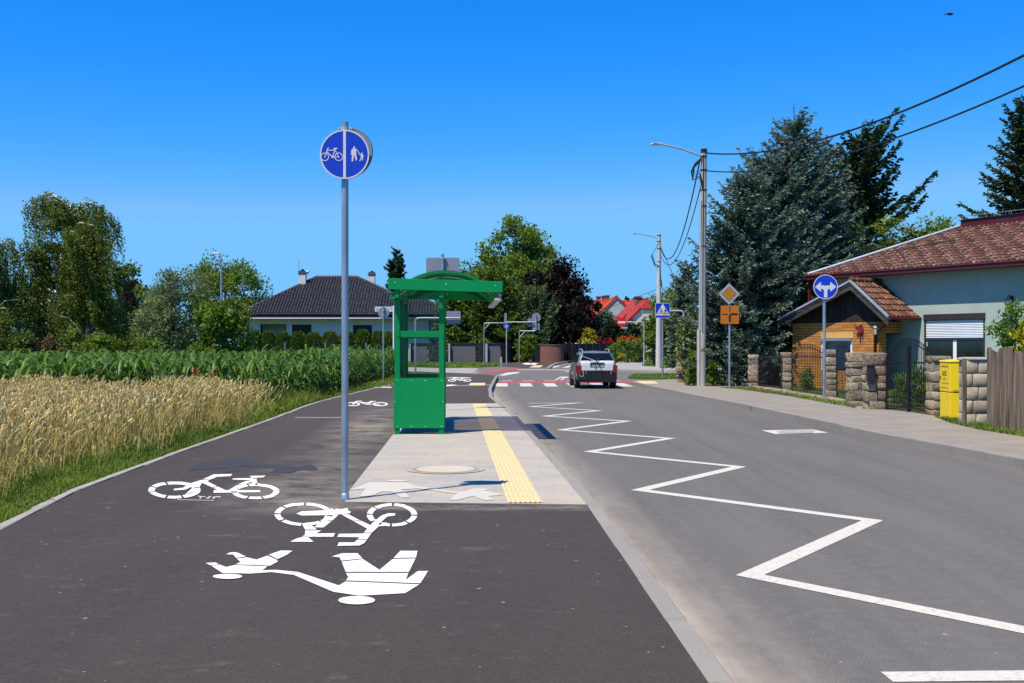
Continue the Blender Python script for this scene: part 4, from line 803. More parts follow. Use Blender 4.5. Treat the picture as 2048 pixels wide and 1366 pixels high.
mb = MB(); mb.bb(-.14, .14, .19, .21, 1.300, 1.325); mb.build('brake_lamp', 'car_red', car, 0, False)
rear_panel('bumper_gap', 'car_black', -.735, .735, .25, -.735, .735, .70, .026)
mb = MB(); mb.obox((0, -.045, .965), Vector((.27, 0, 0)), Vector((0, .012, 0)), Vector((0, 0, .022))); mb.build('plate_lamp_bar', 'car_black', tg, .006, False)
mb = MB(); mb.obox((0, -.037, .880), Vector((.26, 0, 0)), Vector((0, .004, 0)), Vector((0, 0, .057))); np_ = mb.build('number_plate', 'black', tg, 0, False)
mb = MB(); mb.obox((.022, -.0415, .880), Vector((.222, 0, 0)), Vector((0, .001, 0)), Vector((0, 0, .048))); mb.build('plate_face', 'car_white', np_, 0, False)
mb = MB(); mb.obox((-.222, -.0415, .880), Vector((.02, 0, 0)), Vector((0, .001, 0)), Vector((0, 0, .048))); mb.build('plate_band', 'sign_blue', np_, 0, False)
text_mesh('FG    00KV', .095, facing(.025, -.0435, .880), 'black', 'plate_lettering', np_, .004)
mb = MB(); mb.tube([(-.60, .02, 1.24), (-.30, -.02, 1.14), (-.07, -.06, 1.055)], .014, 6); mb.build('strap', 'car_silver', car, 0, False)
mb = MB(); mb.tube([(-.04, -.07, 1.05), (.10, .04, 1.15), (.25, .09, 1.185), (.46, .10, 1.19)], [.018, .014, .012, .008], 6); mb.tube([(-.04, -.075, 1.06), (-.06, -.085, .97), (-.10, -.07, .84)], .016, 6); mb.tube([(-.02, -.075, 1.04), (.08, -.075, .90), (.17, -.06, .72), (.20, -.05, .52)], .010, 6); mb.build('rear_wiper', 'car_black', car, 0, False)
mb = MB(); mb.tube([(-.52, -.02, .70), (-.52, -.02, .48)], .018, 6); mb.tube([(-.66, -.01, .70), (-.66, -.01, .47), (-.54, -.02, .47)], .016, 6); mb.tube([(-.42, -.02, .68), (-.42, -.02, .56)], .012, 6); mb.tube([(.52, -.02, .68), (.52, -.02, .55)], .014, 6); mb.build('bumper_bracket', 'car_silver', car, 0, False)
mb = MB(); mb.bb(-.745, -.38, -.03, .10, .30, .43); mb.build('bumper_remnant', 'car_black', car, .03, False)
mb = MB(); mb.tube([(0, .62, 1.41), (0, .72, 1.62)], .006, 6); mb.build('aerial', 'car_black', car, 0, False)
mb = MB(); mb.tube([(-.32, .05, .235), (-.32, .4, .235)], .025, 10); mb.build('exhaust_pipe', 'car_black', car, 0, False)

# ================================================================== electricity poles, lamps and cables
def lamp_arm(t, p0, p1, head):
    a = Vector(p0); b = Vector(p1); mid = a.lerp(b, .5) + Vector((0, 0, .05)); mb = MB(); mb.tube([a, mid, b], .035, 10); arm = mb.build('lamp_arm', 'galv_light', t, world=False)
    mb = MB(); d = Vector((b.x - a.x, 0, 0)).normalized(); c = b + d * head * .5
    mb.add([c + Vector((d.x * x, y, z)) for x, y, z in ((-head * .55, -.05, -.03), (-head * .55, .05, -.03), (head * .5, .11, -.03), (head * .5, -.11, -.03), (-head * .55, -.05, .05), (-head * .55, .05, .05), (head * .25, .13, .055), (head * .25, -.13, .055), (head * .55, .06, .0), (head * .55, -.06, .0))],
           [(0, 1, 2, 3), (4, 7, 6, 5), (0, 3, 7, 4), (1, 5, 6, 2), (7, 9, 8, 6), (3, 2, 8, 9), (0, 4, 5, 1), (3, 9, 7), (2, 6, 8)], 0, False); mb.build('lamp_head', 'lamp_white', arm, .01, world=False)
b = G(1402.5, 772, ZR); D1 = b.y; k = D1 / 2200; up = thing('utility_pole', 'tall concrete utility pole with lamp arm and coiled cables before the blue spruces', 'utility pole', (b.x, b.y, ZR - .01)); H1 = 1.65 + (690 - 299) * k - ZR
mb = MB(); mb.tube([(.04, 0, 0), (.10, 0, H1)], [.135, .105], 20); mb.build('pole', 'pole_concrete', up, world=False)
mb = MB(); mb.tube([(.10, 0, H1 - .12), (.10, 0, H1 + .03)], .118, 16); mb.build('pole_cap', 'black', up, world=False)
mb = MB(); mb.bb(-.165, -.075, -.12, .0, 0, 2.1); mb.build('cable_duct', 'pole_white', up, .01, False)
mb = MB(); mb.tube([(-.06, -.06, 2.1), (-.03, -.06, H1 - 1.9)], .05, 8); mb.build('cable_conduit', 'galv_light', up, world=False)
mb = MB(); mb.tube([(.03, -.12, 2.0), (.04, -.12, 5.0), (.06, -.115, H1 - .2)], .018, 6)
for z in (H1 - .25, H1 - .75, H1 - 1.5, H1 - 2.1, H1 - 3.6): mb.tube([(.09, 0, z - .015), (.09, 0, z + .015)], .135, 14)
for j in range(7):
    a = RND.random() * .5; mb.tube([(.0, -.1, H1 - .25 - a * .4), (-.22 - a * .5, -.1, H1 - .45 - a), (-.26 - a * .2, -.05, H1 - .8 - a), (-.08, -.1, H1 - .7 - a), (.02, -.11, H1 - 1.1 - a)], .012 + .008 * (j % 2), 6)
mb.build('cable_coil', 'cable', up, world=False)
lamp_arm(up, (.0, -.05, H1 - .25), (-80 * k, -.3, 1.65 + 399 * k - ZR), 23 * k)
d = 75.0; k2 = d / 2200; b2 = at(1317, 690, d); up2 = thing('utility_pole', 'pale utility pole with a lamp arm rising behind the blue crossing sign', 'utility pole', (b2.x, b2.y, 0)); H2_ = 1.65 + 222 * k2
mb = MB(); mb.tube([(0, 0, 0), (.03, 0, H2_)], [.20, .12], 18); mb.build('pole', 'pole_white', up2, world=False)
mb = MB()
for z in (H2_ - .1, H2_ - .5, H2_ - 1.0, H2_ - 1.9, H2_ - 3.2): mb.tube([(.03, 0, z - .02), (.03, 0, z + .02)], .15, 12)
for j in range(6): a = RND.random(); mb.tube([(.0, -.12, H2_ - .6), (-.35 - a * .2, -.1, H2_ - 1.2 - a * .4), (-.25, -.1, H2_ - 1.8 - a * .5), (.06, -.14, H2_ - 2.2), (.3 * a, -.12, H2_ - 3 - a)], .016, 6)
mb.build('cable_coil', 'cable', up2, world=False)
lamp_arm(up2, (0, -.05, H2_ - .3), (-42 * k2, -.3, 1.65 + 221.5 * k2), 13 * k2)
d3 = 120.0; k3 = d3 / 2200; b3 = at(1357, 690, d3); t = thing('street_lamp', 'tiny far street lamp head showing above the conifers right of the pale pole', 'street lamp', (b3.x, b3.y, 0)); mb = MB(); mb.tube([(0, 0, 0), (0, 0, 1.65 + 140 * k3)], .09, 10); mb.build('pole', 'galv_light', t, world=False)
lamp_arm(t, (0, 0, 1.65 + 140 * k3), (-7 * k3, 0, 1.65 + 142 * k3), 6 * k3)
d4 = 84.0; k4 = d4 / 2200; b4 = at(442.5, 690, d4); t = thing('street_lamp', 'slim grey street lamp standing among the trees left of the black roofed house', 'street lamp', (b4.x, b4.y, 0)); h4 = 1.65 + 183 * k4
mb = MB(); mb.tube([(0, 0, 0), (0, 0, h4 - 1.2)], [.10, .065], 12); mb.tube([(0, 0, h4 - 1.2), (0, 0, h4 - .35), (-.05, 0, h4 - .12), (-.22, 0, h4 - .02)], .045, 10); mb.build('pole', 'galv', t, world=False)
mb = MB(); mb.bb(-.62, -.12, -.12, .12, h4 - .06, h4 + .05); mb.build('lamp_head', 'lamp_white', t, .03, False)
def cable(name, label, A, B, coef, r):
    mb = MB(); pts = []
    for i in range(41):
        t = i / 40; p = Vector(A).lerp(Vector(B), t); z = A[2] + coef[0] * t + coef[1] * t * t if coef else p.z; pts.append(Vector((p.x, p.y, z)))
    rr = r if not isinstance(r, tuple) else r; mb.tube(pts, r, 8); return tag(mb.build(name, 'cable'), label, 'cable')
cable('overhead_cable', 'thick upper black cable running from the pole top over the right hand house', (b.x + .2, b.y, 8.81), (11, 5, 8.6), (-7.27, 7.1), .026)
cable('overhead_cable', 'thinner lower black cable running from the pole below the thick one', (b.x + .2, b.y, 8.15), (11, 5, 7.9), (-6.76, 6.5), .021)
za, zb = 8.55, 1.65 + 196 * k2
cable('overhead_cable', 'slack black cable hanging between the two poles, the upper of the pair', (b.x - .05, b.y, za), (b2.x + .1, b2.y, zb), (-8.2, 8.2 + zb - za), .026)
cable('overhead_cable', 'slack black cable hanging between the two poles, the lower of the pair', (b.x, b.y, za - .9), (b2.x + .1, b2.y, zb - .45), (-6.6, 6.6 + zb - .45 - za + .9), .02)
e = at(1353, 566, 90); cable('overhead_cable', 'short black cable dropping steeply to the right from the pale pole', (b2.x + .1, b2.y, zb + .1), tuple(e), None, .025)
e = at(1200, 622, 118); e0 = at(1318, 577, 75.1); cable('overhead_cable', 'thin line running from the pale pole towards the red roofs', tuple(e0), tuple(e), None, .02)

# ================================================================== stone pillars, iron panels and gates along the pavement
def squash(mb, c, U, V, W, e=.25, mi=0, jit=.065, n=18, m=10):
    vs = []; fs = []; rr = RND.random(); ph = [RND.random() * 6 for _ in range(4)]
    for j in range(m + 1):
        a = math.pi * j / m - math.pi / 2
        for i in range(n):
            w = 2 * math.pi * i / n; f = lambda q: math.copysign(abs(q) ** e, q)
            x, y, z = f(math.cos(a)) * f(math.cos(w)), f(math.cos(a)) * f(math.sin(w)), f(math.sin(a)); s = 1 + jit * (math.sin(3 * w + ph[0] + z * 2) + math.sin(2 * a + ph[1] + w) + .6 * math.sin(5 * w + ph[2] + 3 * a))
            vs.append(Vector(c) + U * x * s + V * y * s + W * z * (1 + jit * .5 * math.sin(3 * w + ph[3])))
    for j in range(m):
        for i in range(n): q = (i + 1) % n; fs.append((j * n + i, j * n + q, (j + 1) * n + q, (j + 1) * n + i))
    mb.add(vs, fs, mi, True, rr)
def stone_pillar(label, base, wx, wy, h, rz=0.0, rows=None, cap=False, mat='stone', group=None):
    t = thing('stone_pillar', label, 'pillar', (base.x, base.y, ZR - .015), group); U = Vector((math.cos(rz), math.sin(rz), 0)); V = Vector((-U.y, U.x, 0)); mb = MB(); core = MB()
    core.obox((0, 0, h / 2 - .03), U * (wx / 2 - .035), V * (wy / 2 - .035), Vector((0, 0, h / 2 - .03))); core.build('mortar_core', 'mortar', t, world=False)
    z = -.03
    while z < h - .02:
        rh = min(RND.uniform(.13, .27), h - z)
        if h - z - rh < .1: rh = h - z
        nx = max(1, round(wx / RND.uniform(.22, .42))); ny = max(1, round(wy / RND.uniform(.22, .42))); cut = [RND.uniform(-.12, .12) for _ in range(6)]
        for i in range(nx):
            for j in range(ny):
                if 0 < i < nx - 1 and 0 < j < ny - 1: continue
                x0 = -wx / 2 + wx * i / nx + (cut[i] * wx / nx if i else 0); x1 = -wx / 2 + wx * (i + 1) / nx + (cut[i + 1] * wx / nx if i < nx - 1 else 0)
                y0 = -wy / 2 + wy * j / ny; y1 = -wy / 2 + wy * (j + 1) / ny; dz = RND.uniform(-.02, .02)
                squash(mb, U * ((x0 + x1) / 2) + V * ((y0 + y1) / 2) + Vector((0, 0, z + rh / 2 + dz)), U * ((x1 - x0) / 2 + .004), V * ((y1 - y0) / 2 + .004), Vector((0, 0, rh / 2 + .003)), RND.uniform(.14, .34))
        z += rh
    mb.build('stones', mat, t, world=False); return t
def PB(u, v): return G(u, v, ZR)
def fz(base, vtop): return 1.65 + (690 - vtop) * base.y / 2200 - ZR
P1, P2, P3, P4, P5, P6 = PB(1363, 765), PB(1509, 777), PB(1575, 783), PB(1664, 798), PB(1716, 812), PB(1753, 819)
stone_pillar('rough stone pillar standing alone left of the concrete utility pole', P1 + Vector((0, .2, 0)), .34, .36, fz(P1, 694))
stone_pillar('rough stone pillar beside the bushy blue spruce shoots', P2 + Vector((0, .16, 0)), .32, .34, fz(P2, 708))
stone_pillar('rough stone pillar with one black stone between two iron panels', P3 + Vector((0, .16, 0)), .33, .34, fz(P3, 703))
stone_pillar('stone pillar directly behind the blue arrow sign pole', P4 + Vector((0, .16, 0)), .30, .36, fz(P4, 698))
stone_pillar('stone pillar holding the narrow iron panel beside the letter box', P5 + Vector((0, .2, 0)), .38, .44, fz(P5, 705))
stone_pillar('broad stone pillar carrying the black letter box left of the double gate', P6 + Vector((.02, .22, 0)), .46, .44, fz(P6, 706))
P7 = PB(1880, 831); stone_pillar('stone pillar half hidden behind the yellow gas cabinet', P7 + Vector((.12, .40, 0)), .42, .42, fz(P7, 711))
t = thing('letter_box', 'small black letter box fixed to the broad stone pillar', 'letter box', (P6.x - .16, P6.y - .06, .78)); mb = MB(); mb.bb(-.09, .09, -.05, .05, 0, .36); mb.build('box_body', 'anthracite', t, .015, False); mb = MB(); mb.bb(-.10, .10, -.06, .055, .36, .385); mb.build('box_lid', 'black', t, .005, False)
def iron_panel(name, label, p0, p1, h, rise, nb, cat, rails=(.12, .78), grid=0, spikes=True):
    t = thing(name, label, cat, (p0.x, p0.y, ZR - .01)); D = p1 - p0; L = D.length; U = D.normalized(); V = Vector((-U.y, U.x, 0)); mb = MB(); tops = lambda f: h + rise * math.sin(math.pi * f)
    for i in range(nb):
        f = (i + .5) / nb; c = U * (L * f); zt = tops(f) + (.05 if spikes else 0); mb.obox(c + Vector((0, 0, (.05 + zt) / 2)), U * .0062, V * .0062, Vector((0, 0, (zt - .05) / 2)))
        if spikes: mb.tube([c + Vector((0, 0, zt)), c + Vector((0, 0, zt + .02)), c + Vector((0, 0, zt + .07))], [.006, .017, .001], 6)
    mb.build('bars', 'iron', t, world=False); mb = MB()
    for z in rails: mb.obox(U * (L / 2) + Vector((0, 0, h * z)), U * (L / 2), V * .016, Vector((0, 0, .018)))
    mb.tube([U * (L * i / 14) + Vector((0, 0, tops(i / 14) - .02)) for i in range(15)], .013, 6)
    for f in (0.012, .988): mb.obox(U * (L * f) + Vector((0, 0, h / 2)), U * .018, V * .018, Vector((0, 0, h / 2)))
    mb.build('rails', 'iron', t, world=False)
    if grid:
        mb = MB()
        for i in range(grid): z = .12 + (h - .1) * i / grid; mb.obox(U * (L / 2) + V * .014 + Vector((0, 0, z)), U * (L / 2), V * .006, Vector((0, 0, .0055)))
        mb.build('cross_bars', 'iron', t, world=False)
    return t, U, V, L
q = Vector((0, .16, 0))
iron_panel('iron_fence', 'black iron fence panel of close bars left of the brick porch', PB(1519, 778) + q, PB(1565, 783.5) + q, fz(P3, 713), .20, 20, 'fence', (.14, .97), 0, False)
t, U, V, L = iron_panel('iron_gate', 'black iron grid gate with arched top in front of the yellow brick porch', PB(1586, 785.5) + q, PB(1650, 796) + q, fz(P4, 705), .17, 20, 'gate', (.16, .90), 16)
mb = MB(); mb.obox(U * (L * .62) - V * .02 + Vector((0, 0, .72)), U * .05, V * .02, Vector((0, 0, .10))); mb.build('lock_case', 'iron', t, world=False)
iron_panel('iron_fence', 'narrow black iron panel between two stone pillars right of the arrow sign', PB(1677, 803) + q, PB(1701, 808) + q, fz(P5, 699), .03, 9, 'fence', (.2, .86))
t, U, V, L = iron_panel('iron_gate', 'wide black double gate of spiked bars with arched top before the green house', PB(1777, 820) + q, PB(1872, 830) + q, fz(PB(1825, 824), 713), .34, 28, 'gate', (.08, .26, .90))
mb = MB(); mb.obox(U * (L * .5) + Vector((0, 0, .75)), U * .03, V * .03, Vector((0, 0, .78))); mb.obox(U * (L * .5) + Vector((0, 0, .2)), U * (L * .48), V * .008, Vector((0, 0, .012))); mb.build('centre_post', 'iron', t, world=False)
iron_panel('iron_fence', 'black iron panel between the lone stone pillar and the utility pole', PB(1372, 766.5) + Vector((0, .2, 0)), PB(1396, 769.5) + Vector((0, .2, 0)), 1.25, .0, 12, 'fence', (.08, .92), 0, False)
mb = MB()
for k in range(40):
    f = k / 40; p = (P2 + Vector((.05, .25, 0))).lerp(P5 + Vector((.1, .25, 0)), f); squash(mb, (p.x, p.y, ZR + .03), Vector((.13, 0, 0)), Vector((0, .18, 0)), Vector((0, 0, .07)))
tag(mb.build('stone_footing', 'stone'), 'low row of footing stones under the iron panels at the pavement edge', 'kerb stones')
# gas cabinet
g0 = PB(1894, 840); gx = thing('gas_cabinet', 'bright yellow metal gas cabinet marked GAZ beside the stone gate pillar', 'gas cabinet', (g0.x + .16, g0.y + .15, ZR), None, -.06); gh = fz(g0, 719)
mb = MB(); mb.bb(-.14, .14, -.31, .31, .0, .56); mb.build('lower_box', 'yellow', gx, .012, False); mb = MB(); mb.bb(-.13, .13, -.30, .30, .555, .58); mb.build('seam', 'yellow_dim', gx, 0, False)
mb = MB(); mb.bb(-.145, .145, -.315, .315, .575, gh - .05); bx = mb.build('upper_box', 'yellow', gx, .012, False); mb = MB(); mb.add([(-.16, -.33, gh - .05), (.16, -.33, gh - .05), (.16, .33, gh - .05), (-.16, .33, gh - .05), (-.15, -.32, gh - .02), (.15, -.32, gh + .005), (.15, .32, gh + .005), (-.15, .32, gh - .02)], [(3, 2, 1, 0), (4, 5, 6, 7), (0, 1, 5, 4), (1, 2, 6, 5), (2, 3, 7, 6), (3, 0, 4, 7)]); mb.build('lid', 'yellow', gx, .006, False)
ML = Matrix.Translation((-.1475, .02, gh - .29)) @ Matrix.Rotation(-math.pi / 2, 4, 'Z') @ FACE
text_mesh('GAZ', .13, ML, 'black', 'lettering', bx, .003); text_mesh('nr 992', .07, ML @ Matrix.Translation((0, -.11, 0)), 'yellow_dim', 'small_lettering', bx, .002)
mb = MB(); mb.bb(-.155, -.145, -.22, .22, gh - .135, gh - .125); mb.bb(-.152, -.146, -.24, .18, .75, .755); mb.bb(-.152, -.146, -.20, .24, .66, .665); mb.build('door_line', 'yellow_dim', bx, 0, False); mb = MB(); mb.bb(-.165, -.145, .24, .27, .83, .89); mb.build('lock', 'black', bx, .004, False)
mb = MB(); mb.bb(-.08, .12, -.322, -.314, .585, .62); mb.build('vent_slot', 'yellow_dim', bx, 0, False)
# sandstone block pillar and the plank fence
q0 = PB(1951, 852); bp = thing('block_pillar', 'pillar of worn sandstone blocks between the gas cabinet and the plank fence', 'pillar', (q0.x + .05, q0.y + .2, ZR - .02)); bh = fz(q0, 718); mb = MB(); core = MB(); core.bb(-.20, .20, -.19, .19, 0, bh - .02); core.build('mortar_core', 'mortar', bp, world=False); z = 0
for r in range(5):
    rh = bh / 5; sp = [-.215, RND.uniform(-.06, .06), .215] if r % 2 == 0 else [-.215, -.215 + RND.uniform(.08, .12), .215]
    for a, c in zip(sp, sp[1:]): squash(mb, ((a + c) / 2, 0, z + rh / 2), Vector(((c - a) / 2 - .003, 0, 0)), Vector((0, .205, 0)), Vector((0, 0, rh / 2 - .006)), .16, 0, .008, 20, 8)
    z += rh
mb.build('blocks', 'block', bp, world=False); mb = MB(); squash(mb, (.0, 0, bh + .02), Vector((.24, 0, 0)), Vector((0, .23, 0)), Vector((0, 0, .035)), .5, 0, .06); mb.build('cap_stone', 'stone_cap', bp, world=False)
mb = MB(); mb.bb(-.275, -.225, -.2, -.12, 0, bh + .03); mb.build('side_post', 'fence_wood', bp, world=False)
w0, w1 = PB(1974, 854), PB(1974, 854) + (PB(2230, 893) - PB(1974, 854)) * 2.0; pf = thing('plank_fence', 'weathered grey plank fence with uneven tops at the right edge', 'fence', (w0.x, w0.y, ZR - .02)); D = w1 - w0; L = D.length; U = D.normalized(); V = Vector((-U.y, U.x, 0)); x = 0; mb = MB()
while x < L:
    w = RND.uniform(.11, .17); h = 1.47 + RND.uniform(-.05, .07) - .012 * x; c = U * (x + w / 2) + V * RND.uniform(-.012, .012)
    vs = [c + U * a * (w / 2 - .006) + V * b_ + Vector((0, 0, z)) for b_ in (-.012, .012) for a, z in ((-1, 0), (1, 0), (1, h - .02), (.3, h), (-.5, h - .01), (-1, h - .05))]
    mb.add(vs, [(0, 1, 2, 3, 4, 5), (11, 10, 9, 8, 7, 6)] + [(i, 6 + i, 6 + (i + 1) % 6, (i + 1) % 6) for i in range(6)]); x += w + RND.uniform(.002, .02)
mb.build('planks', 'fence_wood', pf, world=False); mb = MB()
for z in (.35, 1.15): mb.obox(U * L / 2 + V * .05 + Vector((0, 0, z)), U * L / 2, V * .025, Vector((0, 0, .04)))
mb.build('rails', 'fence_wood', pf, world=False); r0 = PB(2021, 858.5); mb = MB(); pr = r0 - Vector((pf.location.x, pf.location.y, ZR - .02)) - V * .06; mb.obox(pr + Vector((0, 0, .72)), U * .028, V * .025, Vector((0, 0, .72))); mb.build('rusty_post', 'rust', pf, world=False)

# ================================================================== the house on the right
A_ = Vector((11.07, 41.2, 0)); HUv = Vector((.517, -.856, 0)).normalized(); HB = Vector((.856, .517, 0)).normalized(); HN = -HB; UZ = Vector((0, 0, 1))
hs = thing('green_house', 'low mint green house with a weathered red tile roof and a yellow brick porch', 'house', (A_.x, A_.y, 0))
W0 = A_ + HB * .45; LEN = 17.0; DEP = 9.6
def HP(s, o, z): return W0 + HUv * s + HB * o + UZ * z      # along the street wall, into the house, up
win = [on_plane(u, v, W0, HN) for u, v in ((1849, 655), (1970, 655))]; ws = [(p - W0).dot(HUv) for p in win]; wz1 = on_plane(1910, 628, W0, HN).z; wz0 = .95
def wall_with_hole(mb, s0, s1, z0, z1, hs0, hs1, hz0, hz1, o, th):
    for a, b, c, d_ in ((s0, hs0, z0, z1), (hs1, s1, z0, z1), (hs0, hs1, z0, hz0), (hs0, hs1, hz1, z1)):
        vs = [HP(x, y, z) for z in (c, d_) for x, y in ((a, o), (b, o), (b, o + th), (a, o + th))]; mb.add(vs, [(3, 2, 1, 0), (4, 5, 6, 7), (0, 1, 5, 4), (1, 2, 6, 5), (2, 3, 7, 6), (3, 0, 4, 7)])
mb = MB(); wall_with_hole(mb, .4, LEN - .6, 0, 4.12, ws[0], ws[1], wz0, wz1, 0, .3)
for s in (.4, LEN - .9): mb.add([HP(x, y, z) for z in (0, 4.12) for x, y in ((s, .305), (s + .3, .305), (s + .3, DEP - 1.3), (s, DEP - 1.3))], [(3, 2, 1, 0), (4, 5, 6, 7), (0, 1, 5, 4), (1, 2, 6, 5), (2, 3, 7, 6), (3, 0, 4, 7)])
mb.add([HP(x, y, z) for z in (0, 4.12) for x, y in ((.4, DEP - 1.29), (LEN - .6, DEP - 1.29), (LEN - .6, DEP - 1.0), (.4, DEP - 1.0))], [(3, 2, 1, 0), (4, 5, 6, 7), (0, 1, 5, 4), (1, 2, 6, 5), (2, 3, 7, 6), (3, 0, 4, 7)])
mb.build('wall', 'mint', hs)
def hbox(mb, s0, s1, o0, o1, z0, z1, mi=0): mb.add([HP(x, y, z) for z in (z0, z1) for x, y in ((s0, o0), (s1, o0), (s1, o1), (s0, o1))], [(3, 2, 1, 0), (4, 5, 6, 7), (0, 1, 5, 4), (1, 2, 6, 5), (2, 3, 7, 6), (3, 0, 4, 7)], mi)
a, b_ = ws
mb = MB(); hbox(mb, a + .004, b_ - .004, .05, .10, wz0 + .01, wz1 - .21); wd = mb.build('window', 'white_pvc', hs)
mb = MB(); w_ = (b_ - a); hbox(mb, a + .08, a + w_ * .47, .042, .049, wz0 + .08, wz1 - .26); mb.build('pane', 'window_glass', wd); mb = MB(); hbox(mb, a + w_ * .53, b_ - .08, .042, .049, wz0 + .08, wz1 - .26); mb.build('pane', 'window_glass', wd)
mb = MB(); hbox(mb, a - .02, b_ + .02, -.045, .06, wz1 - .19, wz1 + .012); mb.build('shutter_box', 'shutter_box', wd, .01)
for s_ in (a, b_ - .05): mb = MB(); hbox(mb, s_, s_ + .05, -.02, .048, wz0, wz1 - .195); mb.build('shutter_rail', 'shutter_box', wd)
mb = MB(); z = wz1 - .20
while z > wz1 - .80:
    mb.add([HP(x, y, zz_) for x in (a + .052, b_ - .052) for y, zz_ in ((.030, z), (.016, z - .020), (.018, z - .045), (.030, z - .052))], [(0, 1, 5, 4), (1, 2, 6, 5), (2, 3, 7, 6)], 0, True); z -= .054
mb.build('roller_shutter', 'shutter', wd)
mb = MB(); hbox(mb, a + .05, b_ - .05, .012, .034, wz1 - .845, wz1 - .80); mb.build('shutter_foot', 'shutter_box', wd)
mb = MB(); hbox(mb, a - .06, b_ + .06, -.10, .05, wz0 - .05, wz0 - .002); mb.build('window_sill', 'stone_cap', wd)
mb = MB(); hbox(mb, a + .01, b_ - .01, .6, .62, wz0, wz1); mb.build('room_back', 'interior', wd)
def tile_plane(mb, O, U, V, poly, period, row, amp, step, mi=0, sub=6, sharp=False):
    """wavy tile courses on the plane O + a U + b V, cut to a convex outline given in a, b"""
    N = U.cross(V).normalized(); N = N if N.z > 0 else -N; a0 = min(p[0] for p in poly); a1 = max(p[0] for p in poly)
    def span(x):
        ys = []
        for (xa, ya), (xb, yb) in zip(poly, poly[1:] + poly[:1]):
            if abs(xb - xa) < 1e-9: continue
            if min(xa, xb) - 1e-9 <= x <= max(xa, xb) + 1e-9: ys.append(ya + (yb - ya) * (x - xa) / (xb - xa))
        return (min(ys), max(ys)) if ys else None
    ncol = max(1, int((a1 - a0) / (period / sub)))
    for c in range(ncol):
        xa, xb = a0 + (a1 - a0) * c / ncol, a0 + (a1 - a0) * (c + 1) / ncol; sa, sb = span(xa + 1e-6), span(xb - 1e-6)
        if not sa or not sb: continue
        lo = min(sa[0], sb[0]); hi = max(sa[1], sb[1]); k = int(math.floor(lo / row)); tc = int(math.floor((xa + xb) / 2 / period))
        while k * row < hi:
            b0, b1 = k * row, (k + 1) * row; qs = []
            for x, s in ((xa, sa), (xb, sb)):
                y0, y1 = min(max(b0, s[0]), s[1]), min(max(b1, s[0]), s[1]); w = amp * ((.5 + .5 * math.cos(2 * math.pi * x / period)) ** .8 if not sharp else 1 - abs(math.cos(math.pi * x / period)) ** 10)
                qs.append((x, y0, w + step * (1 - (y0 - b0) / row)))
                qs.append((x, y1, w + step * (1 - (y1 - b0) / row)))
            if qs[1][1] - qs[0][1] > 1e-4 or qs[3][1] - qs[2][1] > 1e-4:
                rr = ((tc * 73 + k * 151) % 97) / 97.0
                P = [O + U * x + V * y + N * h for x, y, h in qs]; mb.add([P[0], P[2], P[3], P[1]], [(0, 1, 2, 3)], mi, False, rr)
                e0 = O + U * qs[0][0] + V * qs[0][1] + N * (qs[0][2] - step - .012); e1 = O + U * qs[2][0] + V * qs[2][1] + N * (qs[2][2] - step - .012); mb.add([e0, e1, P[2], P[0]], [(0, 1, 2, 3)], mi, False, rr)
            k += 1
EZ, RZ = 4.24, 6.05; E0 = A_ + UZ * EZ; run = 5.0; VS = (HB * run + UZ * (RZ - EZ)); vl = VS.length; VSn = VS.normalized()
rmb = MB(); tile_plane(rmb, E0, HUv, VSn, [(0, 0), (LEN, 0), (LEN - 3, vl), (3.0, vl)], .19, .36, .045, .03); rf = rmb.build('roof', 'tile_red', hs)
mb = MB(); BK = A_ + HB * 10 + UZ * EZ; RL, RR = E0 + HUv * 3 + VS, E0 + HUv * (LEN - 3) + VS
for q in ([E0, RL, BK], [E0 + HUv * LEN, BK + HUv * LEN, RR], [BK, RL, RR, BK + HUv * LEN]): mb.poly([Vector(v) - UZ * .005 for v in q])
mb.poly([E0 - UZ * .06, E0 + HUv * LEN - UZ * .06, BK + HUv * LEN - UZ * .06, BK - UZ * .06]); mb.build('roof_rear', 'tile_red', rf)
mb = MB(); mb.obox((E0 + HUv * LEN / 2 - UZ * .13) + HB * .25, HUv * (LEN / 2 - .05), HB * .24, UZ * .012); mb.build('soffit', 'board_dark', hs)
mb = MB(); mb.obox(E0 + HUv * LEN / 2 - UZ * .08 - HB * .06, HUv * LEN / 2, HB * .065, UZ * .075); mb.tube([E0 - UZ * .02 - HB * .13, E0 + HUv * LEN - UZ * .02 - HB * .13], .035, 8); gt = mb.build('gutter', 'maroon', hs)
mb = MB(); mb.obox(E0 + HUv * .02 - UZ * .6 + HB * .1, HUv * .05, HB * .05, UZ * .5); mb.build('gutter_pipe', 'maroon', gt)
mb = MB(); mb.obox((RL + RR) / 2 + UZ * .13, (RR - RL) / 2, HB * .14, UZ * .13); mb.obox((RL + RR) / 2 + UZ * .27, (RR - RL) / 2 + HUv * .05, HB * .19, UZ * .012); rd = mb.build('ridge_cap', 'maroon', rf)
mb = MB(); mb.tube([RL + UZ * .42, RR + UZ * .42], .012, 6)
for i in range(12): p = RL.lerp(RR, i / 11); mb.cyl(p + UZ * .27, p + UZ * .43, .010, 6)
mb.build('lightning_rail', 'galv', rd)
mb = MB(); mb.tube([E0 + UZ * .06, RL + UZ * .10], .055, 8); mb.build('hip_flashing', 'roof_flash', rf)
i0, i1 = E0 + HUv * 2.1 + VSn * 2.2 + UZ * .12, E0 + HUv * 4.2 + VSn * 3.1 + UZ * .10; mb = MB(); mb.tube([i0, i1], .022, 6); mb.build('roof_batten', 'anthracite', rf)
